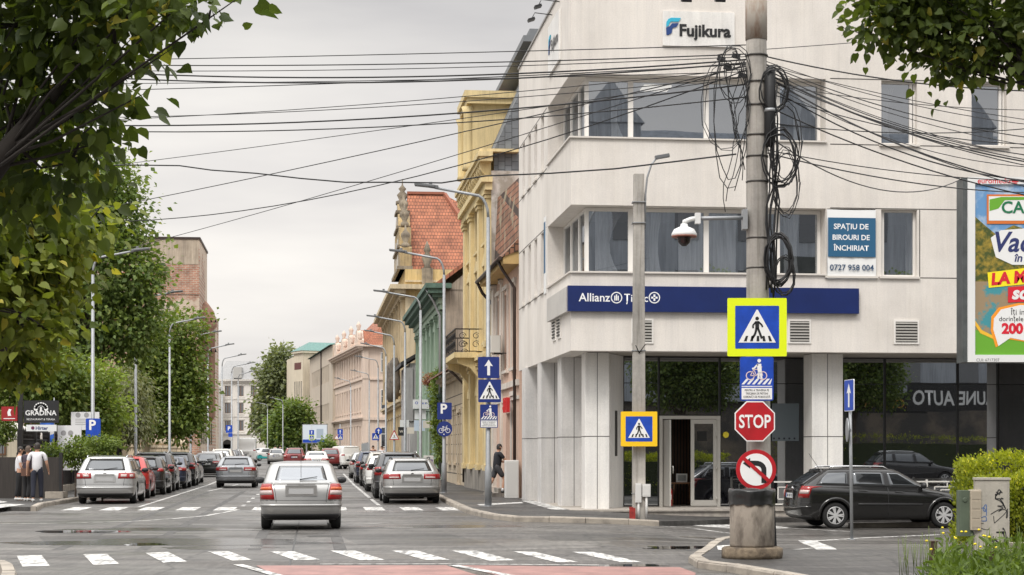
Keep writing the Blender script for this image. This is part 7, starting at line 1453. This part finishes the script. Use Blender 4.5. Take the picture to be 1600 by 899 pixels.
    for k in 'lr':
        hip, kn, an = leg[k]; b = MB(); b.tube([an+V((0, -.028*h, -.022*h)), an+V((0, .0, -.014*h)), an+V((0, .05*h, -.022*h)), an+V((0, .115*h, -.030*h))], .02*h, 8, radii=[.018*h, .028*h, .024*h, .012*h]); b.v = [(x, y, max(z, an.z-.044*h)) for x, y, z in b.v]; b.build('shoe', shoes, t)
        if sock: MB().tube([an+V((0, 0, -.005*h)), an.lerp(kn, .22)], .026*h, 8).build('sock', sock, t)
    return t
M_ws = mat('shirt_white', (.62, .61, .63), .8, bump=.2, bscale=12); M_navt = mat('trousers_navy', (.014, .016, .028), .85); M_plum = mat('shirt_plum', (.045, .032, .045), .85); M_dkt = mat('trousers_black', (.012, .012, .013), .85); M_shw = mat('shoes_white', (.6, .6, .58), .6); M_shb = mat('shoes_black', (.012, .012, .012), .5); M_chsh = mat('shorts_charcoal', (.05, .05, .055), .85); M_pol = mat('polo_black', (.016, .017, .022), .85)
q = G(58, 784, .122); person('man in white polo and navy trousers walking away beside the dark fence', q, R(8), 1.82, M_ws, M_navt, M_shw, dict(hl=-8, kl=4, hr=10, kr=6, al=-6, el=30, ar=4, er=35, sl=14, sr=14), build=1.12)
q = G(43, 783, .122); person('man in dark plum shirt partly hidden left of the man in white polo', q, R(-25), 1.72, M_plum, M_dkt, M_shw, dict(al=20, el=70, ar=10, er=50), hair=mat('grey_brown_hair', (.08, .055, .04), .7), build=1.1)
q = G(30, 782, .122); pc_ = person('slim young person in white tee and black trousers beside the white cabinet', q, R(-75), 1.70, M_ws, M_dkt, M_shw, dict(al=15, el=55, ar=5, er=30))
hb_ = thing('shoulder_bag', 'small brown bag held by the man in the plum shirt', 'bag', P(40, 737, 55.3)); MB().slab(rrect(-.14, .14, -.06, .06, .05, 3), -.14, .1).build('bag_body', mat('bag_brown', (.10, .045, .028), .6), hb_); MB().tube([(-.12, 0, .1), (-.05, 0, .28), (.05, 0, .28), (.12, 0, .1)], .012, 6).build('strap', MATS['bag_brown'], hb_)
q = W(5.86, 60.6, .255); person('young man in black polo and dark shorts stepping up to the pink house door', (q.x+.33, q.y, .245), R(-68), 1.76, M_pol, M_chsh, M_shb, dict(hl=-16, kl=14, hr=34, kr=44, al=30, sl=6, el=52, ar=38, sr=6, er=48, lean=7), short=True, sock=mat('sock_white', (.62, .62, .62), .8), build=1.1)
for i, (x, d, l_, s_) in enumerate(((430, 222, 'far pedestrian in a white shirt left of the dark street tree', M_ws), (438, 226, 'far pedestrian in dark clothes left of the dark street tree', M_plum))): xx = P(x, 0, d).x; person(l_, (xx, d, gz(xx, d)), R(30*i), 1.75, s_, M_dkt, M_shb)
for i, (x, d, l_, s_) in enumerate(((583, 128, 'far pedestrian in a brown top whose head shows over the right parked row', mat('top_brown', (.16, .07, .05), .8)), (597, 126, 'far pedestrian in a pale top whose head shows over the right parked row', M_ws))): xx = P(x, 0, d).x; person(l_, (xx, d, gz(xx, d)+.12), R(180), 1.78, s_, M_dkt, M_shb)
# ============================================================ trees and plants
def leafmat(name, a, b, c, trans=.35, rough=.55):
    """a to b by each leaf's own tone, c for the few yellow ones"""
    m = bpy.data.materials.new(name); m.use_nodes = True; t, p = nodes(m); at = t.nodes.new('ShaderNodeAttribute'); at.attribute_name = 'tone'
    r = t.nodes.new('ShaderNodeValToRGB'); r.color_ramp.elements[0].position = 0; r.color_ramp.elements[0].color = (*a, 1); r.color_ramp.elements[1].position = .86; r.color_ramp.elements[1].color = (*b, 1)
    e_ = r.color_ramp.elements.new(.97); e_.color = (*c, 1); t.links.new(at.outputs['Fac'], r.inputs[0]); t.links.new(r.outputs[0], p.inputs['Base Color']); p.inputs['Roughness'].default_value = rough; p.inputs['Specular IOR Level'].default_value = .35
    tr = t.nodes.new('ShaderNodeBsdfTranslucent'); br = t.nodes.new('ShaderNodeMixRGB'); br.blend_type = 'MULTIPLY'; br.inputs[0].default_value = 1; br.inputs[2].default_value = (1.5, 1.5, .6, 1); t.links.new(r.outputs[0], br.inputs[1]); t.links.new(br.outputs[0], tr.inputs[0])
    mxs = t.nodes.new('ShaderNodeMixShader'); mxs.inputs[0].default_value = trans; t.links.new(p.outputs[0], mxs.inputs[1]); t.links.new(tr.outputs[0], mxs.inputs[2]); t.links.new(mxs.outputs[0], t.nodes['Material Output'].inputs[0]); return m
LEAF = {'heart': (np.array([(0, 0, 0), (-.30, -.06, .03), (-.47, .22, .10), (-.40, .55, .09), (-.18, .84, .03), (0, 1.1, -.06), (.18, .84, .03), (.40, .55, .09), (.47, .22, .10), (.30, -.06, .03), (0, .45, -.02)], float), [(0, 10, 1), (1, 10, 2), (2, 10, 3), (3, 10, 4), (4, 10, 5), (5, 10, 6), (6, 10, 7), (7, 10, 8), (8, 10, 9), (9, 10, 0)]),
        'small': (np.array([(0, 0, 0), (-.36, .45, .10), (0, 1, -.04), (.36, .45, .10)], float), [(0, 3, 2, 1)]),
        'blade': (np.array([(0, 0, 0), (-.13, .35, .05), (-.10, .75, .03), (0, 1.05, -.08), (.10, .75, .03), (.13, .35, .05)], float), [(0, 5, 4, 1), (1, 4, 3, 2)][:1]+[(1, 4, 3, 2)])}
def leaves(name, pts, dirs, size, kind, m, parent, rng, tone, droop=.5, up=.6):
    n = len(pts); tpl, fs = LEAF[kind]; k = len(tpl)
    d = dirs+rng.normal(0, .55, (n, 3)); d[:, 2] -= droop; d /= np.linalg.norm(d, axis=1)[:, None]+1e-9
    nr = rng.normal(0, 1, (n, 3)); nr[:, 2] = np.abs(nr[:, 2])+up; sx = np.cross(d, nr); sx /= np.linalg.norm(sx, axis=1)[:, None]+1e-9; nz_ = np.cross(sx, d)
    s = size*rng.uniform(.6, 1.3, n); co = pts[:, None, :]+s[:, None, None]*(tpl[None, :, 0:1]*sx[:, None, :]+tpl[None, :, 1:2]*d[:, None, :]+tpl[None, :, 2:3]*nz_[:, None, :])
    me = bpy.data.meshes.new(name); nf = len(fs); fl = np.array([len(f) for f in fs]); idx = np.concatenate([np.array(f) for f in fs]); tot = np.tile(fl, n)
    me.vertices.add(n*k); me.vertices.foreach_set('co', co.astype('f').ravel()); me.loops.add(n*len(idx)); me.polygons.add(n*nf)
    me.loops.foreach_set('vertex_index', (idx[None]+np.arange(n)[:, None]*k).astype('i').ravel()); st = np.concatenate([[0], np.cumsum(tot)[:-1]]); me.polygons.foreach_set('loop_start', st.astype('i')); me.polygons.foreach_set('loop_total', tot.astype('i'))
    me.update(); at = me.attributes.new('tone', 'FLOAT', 'POINT'); at.data.foreach_set('value', np.repeat(tone, k).astype('f')); me.materials.append(m); o = bpy.data.objects.new(name, me); COL.objects.link(o); o.parent = parent; return o
def cloud(blobs, ncl, nper, crad, rng, shell=.55):
    """clusters of leaf positions spread through the blobs; blob = (centre, radii)"""
    vol = np.array([b[1][0]*b[1][1]*b[1][2] for b in blobs])**(2/3); pick = rng.choice(len(blobs), ncl, p=vol/vol.sum()); c = np.array([b[0] for b in blobs], float)[pick]; r = np.array([b[1] for b in blobs], float)[pick]
    u = rng.normal(0, 1, (ncl, 3)); u /= np.linalg.norm(u, axis=1)[:, None]; rad = rng.uniform(shell**3, 1.05, ncl)**(1/3); rad *= np.where(rng.random(ncl) < .16, rng.uniform(1.0, 1.22, ncl), 1)*(1+.22*np.sin(u[:, 0]*7+u[:, 2]*5)*np.cos(u[:, 1]*6)); cc = c+u*rad[:, None]*r
    tone_c = np.clip(rng.normal(.42, .17, ncl), 0, .84); off = rng.normal(0, 1, (ncl, nper, 3))*crad*np.array([1, 1, .7]); p = (cc[:, None]+off).reshape(-1, 3); dr = (np.repeat(u, nper, 0)*.8+off.reshape(-1, 3)/crad*.4)
    tone = np.clip(np.repeat(tone_c, nper)+rng.normal(0, .10, ncl*nper), 0, .9); y = rng.random(ncl*nper) < .03; tone[y] = .98; return p, dr, tone, cc
def pb(lst, d, dr=None):
    """crown masses given as photo ellipses at their own depth, with their own depth radius"""
    out = []
    for q in lst:
        x, y, rx, ry = q[:4]; dd = q[4] if len(q) > 4 else d; s = F/dd; out.append((np.array(P(x, y, dd)), (rx/s, max(rx/s, ry/s)*(dr or .9), ry/s)))
    return out
M_bark = mat('bark', (.085, .065, .05), .9, var=.35, vscale=8, bump=.6, bscale=12, stretch=(1, 1, .3)); M_barkd = mat('bark_dark', (.03, .024, .02), .9, var=.3)
def tree(name, label, base, blobs, ncl, nper, crad, size, kind, m, seed, tr=.22, bark=None, group=None, cat='tree', trunk=True, limbs=True, shell=.55, droop=.5, twigs=0, up=.6, lk=.42, fk=(.15, .45)):
    rng = np.random.default_rng(seed); base = Vector(base); t = thing(name, label, cat, base, 0, group); bl = [(np.array(c)-np.array(base), r) for c, r in blobs]
    p, dr, tone, cc = cloud(bl, ncl, nper, crad, rng, shell); leaves('crown', p, dr, size, kind, m, t, rng, tone, droop, up)
    if trunk:
        top = Vector(np.mean([c for c, r in bl], axis=0)); b = MB(); fork = Vector((top.x*fk[0], top.y*fk[0], max(.4, top.z*fk[1]))); b.tube([(0, 0, -.15), (0, 0, .3), fork*.5+Vector((tr*.2, 0, 0)), fork, fork.lerp(top, .6), top], tr, 9, radii=[tr*1.35, tr*1.05, tr*.9, tr*.75, tr*.45, tr*.15])
        if limbs:
            rr = random.Random(seed)
            for c, r in bl: e_ = Vector(c); mid = fork.lerp(e_, .5)+Vector((rr.uniform(-.3, .3)*r[0], rr.uniform(-.3, .3)*r[0], .15*r[2])); b.tube([fork.lerp(top, rr.uniform(0, .4)), mid, e_, e_+(e_-mid)*.35], tr*.4, 6, radii=[tr*lk, tr*lk*.7, tr*lk*.38, tr*lk*.12])
            for i in range(twigs): e_ = Vector(cc[rr.randrange(len(cc))]); c = min((Vector(c) for c, r in bl), key=lambda q: (q-e_).length); b.tube([c, c.lerp(e_, .5)+Vector((0, 0, .05)), e_], tr*.06, 4, radii=[tr*.10, tr*.07, tr*.03])
        b.build('trunk', bark or M_bark, t)
    return t
L_lime = leafmat('lime_leaves_backlit', (.028, .048, .011), (.120, .160, .032), (.36, .32, .06), .42); L_lime2 = leafmat('lime_leaves_bright', (0.060, 0.090, 0.014), (0.228, 0.258, 0.042), (0.432, 0.384, 0.072), .42)  # first set is darker: backlit shade is put into the leaf colour
L_dark = leafmat('ash_leaves', (.060, .105, .030), (.215, .280, .078), (.28, .31, .10), .38); L_mid = leafmat('maple_leaves', (0.071, 0.116, 0.026), (0.206, 0.263, 0.060), (0.284, 0.312, 0.085), .34); L_light = leafmat('young_leaves', (0.128, 0.199, 0.043), (0.312, 0.383, 0.099), (0.383, 0.440, 0.128), .4)
L_dull = leafmat('willow_leaves', (0.128, 0.142, 0.078), (0.270, 0.284, 0.156), (0.341, 0.341, 0.185), .3); L_far = leafmat('far_leaves', (0.121, 0.149, 0.078), (0.241, 0.270, 0.128), (0.284, 0.312, 0.156), .3); L_hedge = leafmat('hedge_leaves', (0.071, 0.106, 0.011), (0.369, 0.398, 0.035), (0.653, 0.596, 0.071), .4); L_weed = leafmat('weed_leaves', (.050, .085, .014), (.155, .225, .042), (.26, .30, .08), .36)
# the lime tree over the camera's left: big leaves close by
b1 = pb([(40, 40, 130, 80, 9.6), (150, 20, 110, 50, 9.3), (215, 12, 70, 34, 9.0), (275, 14, 45, 20, 8.8), (325, 30, 18, 10, 8.7), (110, 110, 90, 55, 9.6), (180, 85, 48, 38, 9.2), (225, 105, 18, 16, 9.0), (50, 170, 100, 70, 9.9), (135, 170, 55, 38, 9.5), (190, 165, 18, 16, 9.2), (30, 260, 95, 70, 10.3), (110, 255, 55, 45, 9.9), (150, 225, 28, 30, 9.6), (30, 335, 80, 50, 10.6), (-120, 120, 160, 160, 10.2), (-100, -110, 220, 110, 9.6), (150, -80, 200, 70, 9.2)], 9.5, .8)
tree('lime_tree', 'nearest lime tree at left with big heart shaped leaves hanging over the street', (-4.9, 10.2, 0), b1, 640, 8, .10, .074, 'heart', L_lime, 11, .10, M_barkd, shell=.15, droop=.8, twigs=90, lk=.11, fk=(.8, .85))
b2 = pb([(20, 400, 85, 55, 17.5), (95, 385, 40, 38, 17.2), (135, 350, 30, 24, 17.0), (45, 455, 65, 50, 18), (10, 500, 70, 50, 18.5), (70, 515, 34, 36, 16.8), (20, 565, 52, 26, 18.6), (95, 440, 26, 28, 17.5), (-100, 430, 130, 140, 16.8), (20, 330, 100, 45, 17.6)], 18, .8)
tree('lime_tree', 'second lime tree at left with yellowish bracts, behind the nearest one', (-6.3, 18.3, 0), b2, 950, 9, .15, .092, 'heart', L_lime2, 12, .17, M_barkd, shell=.2, droop=.8, twigs=70, lk=.12, fk=(.8, .85))
b3 = pb([(1378, 25, 40, 32), (1432, 35, 62, 42), (1485, 62, 75, 58), (1550, 60, 70, 62), (1610, 60, 60, 55), (1430, -30, 90, 40), (1540, -50, 150, 60), (1760, 0, 180, 100), (1900, -40, 150, 120), (1485, 105, 20, 16), (1360, 58, 20, 10)], 17.5, .9)
tree('lime_tree', 'lime tree whose dark branches hang into the top right corner', (8.2, 16.8, 0), b3, 900, 9, .15, .088, 'heart', L_lime, 13, .12, M_barkd, shell=.2, droop=.7, twigs=70, lk=.12, fk=(.8, .85))
b4 = pb([(165, 290, 48, 46), (120, 330, 75, 65), (190, 345, 42, 50), (150, 420, 95, 75), (205, 430, 42, 62), (215, 490, 34, 50), (130, 500, 90, 55), (195, 530, 48, 36), (60, 420, 80, 90), (70, 520, 60, 40)], 77.5, .8)
T4 = tree('ash_tree', 'big dark green ash tree rising above the iron fence at left', W(-10.6, 77.5, .1), b4, 1800, 13, .36, .24, 'small', L_dark, 14, .33, shell=.5)
b5 = pb([(278, 520, 40, 36), (250, 565, 45, 40), (288, 575, 28, 45), (268, 620, 46, 45), (298, 640, 16, 36), (232, 640, 46, 40), (222, 590, 30, 40), (282, 670, 24, 20), (308, 600, 10, 18)], 104, .8)
tree('maple_tree', 'mid green bushy tree in front of the tall brick gable', W(-11.2, 104, .1), b5, 1250, 12, .40, .27, 'small', L_mid, 15, .25, shell=.5)
b6 = pb([(140, 600, 42, 32), (115, 640, 40, 36), (165, 640, 36, 30), (130, 680, 46, 22)], 72, .8)
tree('young_tree', 'small bright green tree behind the white notice boards', W(-11.6, 72, .1), b6, 700, 13, .22, .17, 'small', L_light, 16, .12, shell=.4)
b7 = pb([(205, 610, 24, 36), (212, 655, 26, 36), (190, 650, 22, 40)], 88, .8)
tree('willow_tree', 'dull grey green wispy tree between the bright young tree and the maple', W(-11.4, 88, .1), b7, 520, 12, .30, .22, 'blade', L_dull, 17, .12, shell=.3, droop=1.2)
tree('garden_tree', 'dark garden tree filling the gap behind the restaurant signs', W(-14.5, 70, .1), pb([(60, 580, 80, 45), (20, 620, 60, 40), (95, 610, 50, 45)], 70, .8), 700, 12, .3, .2, 'small', L_mid, 18, .2, shell=.4)
b8 = pb([(438, 566, 20, 18), (428, 590, 22, 24), (450, 600, 20, 30), (424, 630, 20, 28), (414, 655, 14, 22), (432, 660, 30, 30), (440, 550, 12, 9)], 335, .8)
tree('poplar_tree', 'tall pale tree far down the street before the white palace', (P(425, 0, 335).x, 335, 1.1), b8, 800, 12, .9, .75, 'small', L_far, 19, .3, shell=.4)
b9 = pb([(458, 646, 24, 18), (440, 670, 22, 20), (470, 668, 18, 22), (455, 690, 32, 18)], 262, .8)
tree('street_tree', 'low dark round tree far down the street left of the billboard', (P(456, 0, 262).x, 262, 1.0), b9, 600, 12, .7, .55, 'small', L_dark, 20, .2, shell=.4)
tree('shrub', 'small dark round bush far away beside the delivery van', (P(513, 0, 200).x, 200, .6), pb([(513, 698, 8, 12)], 200, 1), 90, 12, .3, .3, 'small', L_dark, 21, .06, cat='shrub', limbs=False)
tree('ivy', 'ivy climbing the near corner of the green house', W(6.6, 94.2, .1), pb([(687, 596, 8, 18, 94), (686, 630, 9, 24, 94.2), (688, 665, 9, 26, 94), (690, 700, 9, 26, 93.8), (682, 610, 6, 14, 96)], 94, .5), 420, 12, .14, .15, 'small', L_mid, 22, .05, cat='climber', shell=.1)
tree('flower_tub', 'pinkish flowering plant at the green house corner above the ivy', W(6.3, 97, .1), pb([(672, 593, 8, 8, 97)], 97, 1), 60, 10, .12, .13, 'small', leafmat('pink_flowers', (.25, .10, .08), (.38, .2, .15), (.5, .3, .2)), 23, .03, cat='plant', limbs=False)
# restaurant planting behind the dark fence
for i, (x, y, rx, ry, d, lab) in enumerate(((160, 694, 26, 12, 59.6, 'low leafy bush above the dark fence right of the man in white'), (118, 700, 22, 14, 60.2, 'low leafy bush above the dark fence behind the white notice board'), (5, 664, 17, 20, 60, 'clipped round green bush at the left edge by the parasol'), (75, 708, 20, 12, 60.4, 'low leafy bush behind the man in the white polo'))):
    xx = P(x, 0, d).x; tree('shrub', lab, (xx, d, .1), pb([(x, y, rx, ry, d), (x-4, y+18, rx*.7, 12, d)], d, .8), 150, 12, .09, .10, 'small', L_mid, 30+i, .03, cat='shrub', limbs=False, shell=.3)
# clipped hedge on the right: yellow green new shoots
def hedge(label, x0, x1, d0, d1, h, seed, n):
    rng = np.random.default_rng(seed); t = thing('hedge', label, 'hedge', ((x0+x1)/2, (d0+d1)/2, .08)); w, dd = (x1-x0)/2, (d1-d0)/2; m_ = n
    u = rng.uniform(-1, 1, (m_, 3)); fc = rng.integers(0, 5, m_); u[fc < 2, 1] = -1+.05*rng.random((fc < 2).sum()); u[fc == 2, 2] = 1; u[fc == 3, 0] = -1; k = fc == 4; u[k] = u[k]
    bump_ = .10*np.sin(u[:, 0]*w*5+seed)+.08*np.sin(u[:, 2]*h*4+u[:, 0]*6); p = np.stack([u[:, 0]*w-(fc == 3)*bump_*.6, u[:, 1]*dd-(fc < 2)*bump_, (u[:, 2]+1)/2*h+(fc == 2)*bump_*.6], 1)
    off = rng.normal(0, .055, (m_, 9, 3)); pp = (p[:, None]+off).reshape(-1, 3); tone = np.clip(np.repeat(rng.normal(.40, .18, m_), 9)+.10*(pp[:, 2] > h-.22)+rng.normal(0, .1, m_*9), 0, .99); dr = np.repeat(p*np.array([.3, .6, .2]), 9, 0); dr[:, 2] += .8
    leaves('crown', pp, dr, .058, 'small', L_hedge, t, rng, tone, -.3, .2)
    b = MB(); rr = random.Random(seed)
    for i in range(26): x, y = rr.uniform(-w, w)*.9, rr.uniform(-dd, dd)*.7; b.tube([(x, y, -.1), (x+rr.uniform(-.1, .1), y, h*.5), (x+rr.uniform(-.2, .2), y+rr.uniform(-.1, .1), h*.9)], .014, 5)
    b.build('stems', M_bark, t)
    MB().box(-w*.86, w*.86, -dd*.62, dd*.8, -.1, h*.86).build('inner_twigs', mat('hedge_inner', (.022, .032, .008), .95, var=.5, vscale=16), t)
hedge('taller yellow green hedge behind the graffiti cabinet at the right edge', P(1518, 0, 31).x, 12.5, 30.6, 32.2, 1.38, 41, 3400)
hedge('nearer yellow green hedge right of the graffiti cabinet', P(1556, 0, 29).x, 11.0, 28.7, 30.0, 1.12, 42, 2400)
# weeds with yellow flowers in the corner
rng = np.random.default_rng(50); n = 420; xs = rng.uniform(1430, 1720, n); ys = rng.uniform(880, 935, n); ys += (xs < 1470)*12; pts = np.array([list(G(x, y, .10)) for x, y in zip(xs, ys)]); keep = np.array([rng.random() < min(1, (x-1425)/90) for x in xs]); pts = pts[keep]; n = len(pts)
wt = tag(thing('weeds', None, None, (0, 0, 0)), 'bright green weeds with small yellow flowers in the bottom right corner', 'weeds', kind='stuff'); k = 14
hh_ = rng.uniform(.04, .26, n)*(1+.8*(np.sin(pts[:, 0]*4.1)*np.sin(pts[:, 1]*3.3) > .2)); P_ = np.repeat(pts, k, 0); fr = rng.random(n*k); P_[:, 2] += fr*np.repeat(hh_, k); P_[:, :2] += rng.normal(0, .045, (n*k, 2)); D_ = rng.normal(0, .85, (n*k, 3)); D_[:, 2] = .9
leaves('leaves', P_, D_, .135, 'blade', L_weed, wt, rng, np.clip(rng.normal(.45, .2, n*k), 0, .9), -.2, .1)
b = MB(); M_yf = mat('flower_yellow', (.80, .62, .01), .6)
for i in range(15):
    x, y = rng.uniform(1440, 1560), rng.uniform(876, 900); q = G(x, y, .10); z = rng.uniform(.22, .48); b.lathe([(.004, -.012), (.021, .0), (.019, .010), (.004, .018)], 7, q+Vector((0, 0, z)))
b.build('flowers', M_yf, wt); b = MB()
for i in range(120): q = G(rng.uniform(1405, 1640), rng.uniform(878, 905), .10); b.tube([q, q+Vector((rng.uniform(-.05, .05), 0, rng.uniform(.2, .55)))], .004, 3)
b.build('stalks', mat('stalk_green', (.12, .16, .04), .8), wt)
# ============================================================ behind the camera: what the office glass mirrors
bo = Vector((0, 0, 0)); RB_ = thing('opposite_house', 'long pale house with dark shop fronts across the junction, mirrored in the office glass', 'building', BO+exv*-6-eyv*52, YAW)
LW_ = 62; b = MB(); b.box(0, LW_, -9, 0, 4.6, 16.8); b.build('wall', plaster('opposite_plaster', (.46, .49, .54), (.38, .41, .46), .3, .9), RB_); b = MB(); b.box(0, LW_, -9, -.3, -.2, 4.6); b.build('shop_front', mat('shop_dark', (.06, .056, .052), .5, c2=(.16, .13, .10), vscale=.5, thr=(.45, .6)), RB_)
b = MB(); b.add([(-.5, .5, 16.8), (LW_+.5, .5, 16.8), (LW_, -3.5, 20.4), (0, -3.5, 20.4), (0, -9, 16.8), (LW_, -9, 16.8)], [(0, 1, 2, 3), (3, 2, 5, 4), (0, 3, 4), (1, 5, 2)]); b.build('roof', mat('opposite_roof', (.17, .185, .21), .8, var=.3), RB_)
for i in range(6):
    x = 4+i*10.2; b = MB(); b.box(x, x+3.4, -2.6, .02, 16.8, 20.2); b.add([(x-.2, .1, 20.2), (x+3.6, .1, 20.2), (x+1.7, .1, 22.6), (x-.2, -2.6, 20.2), (x+3.6, -2.6, 20.2), (x+1.7, -2.6, 22.6)], [(0, 1, 2), (3, 5, 4), (0, 2, 5, 3), (1, 4, 5, 2)]); b.build('roof_gable', MATS['opposite_plaster'], RB_)
for i in range(17):
    for z in (5.6, 9.6, 13.6): b = MB(); x = 1.6+i*3.6; b.box(x, x+1.3, .001, .04, z, z+2.3); b.build('window', M_wglass, RB_)
def real(px, py, da): # a point seen in the glass at apparent depth da -> where the thing itself stands
    im = P(px, py, da); n_ = Vector((math.sin(YAW), -math.cos(YAW), 0)); p0_ = BO+eyv*GY; dd = (im-p0_).dot(n_); return im-n_*2*dd
c = real(1390, 632, 103); q = thing('shop_sign', 'gold flower shop lettering over the opposite shop front', 'shop sign', c, R(180)+YAW); MB().box(-2.2, 2.2, .0, .15, -.5, .6).build('board', M_black, q); text('FLORARIE', 'lettering', mat('letter_gold', (.45, .24, .05), .5), q, (0, -.002, -.2), width=3.4)
c = real(1500, 621, 101); q = thing('shop_sign', 'wide black sign with white car damage lettering on the opposite shop front', 'shop sign', c, R(180)+YAW); MB().box(-3.0, 3.0, 0, .15, -.8, .8).build('board', M_black, q); text('DAUNE AUTO', 'lettering', M_sw2, q, (0, -.002, -.42), width=5.4, height=.8, bold=.02)
for i, (x, y, da) in enumerate(((1060, 700, 92), (1225, 700, 88), (1330, 700, 94))):
    c = real(x, y, da); t = copy_tree(T4); t.location = (c.x, c.y, 0); t.scale = (.72, .72, .72); t['label'] = ('ash tree behind the camera, mirrored left of the glass door', 'ash tree behind the camera, mirrored behind the stop sign', 'ash tree behind the camera, mirrored right of the white column')[i]
c = real(1425, 745, 84); car('suv', 'off_roader', 'black off-roader outside the picture, mirrored in the glass behind the black estate', anth, c.x, c.y, R(6))
hedge('hedge across the junction mirrored low in the shop glass', real(1450, 0, 92).x-9, real(1450, 0, 92).x+8, real(1450, 0, 92).y-1, real(1450, 0, 92).y+1, 2.3, 43, 1500)
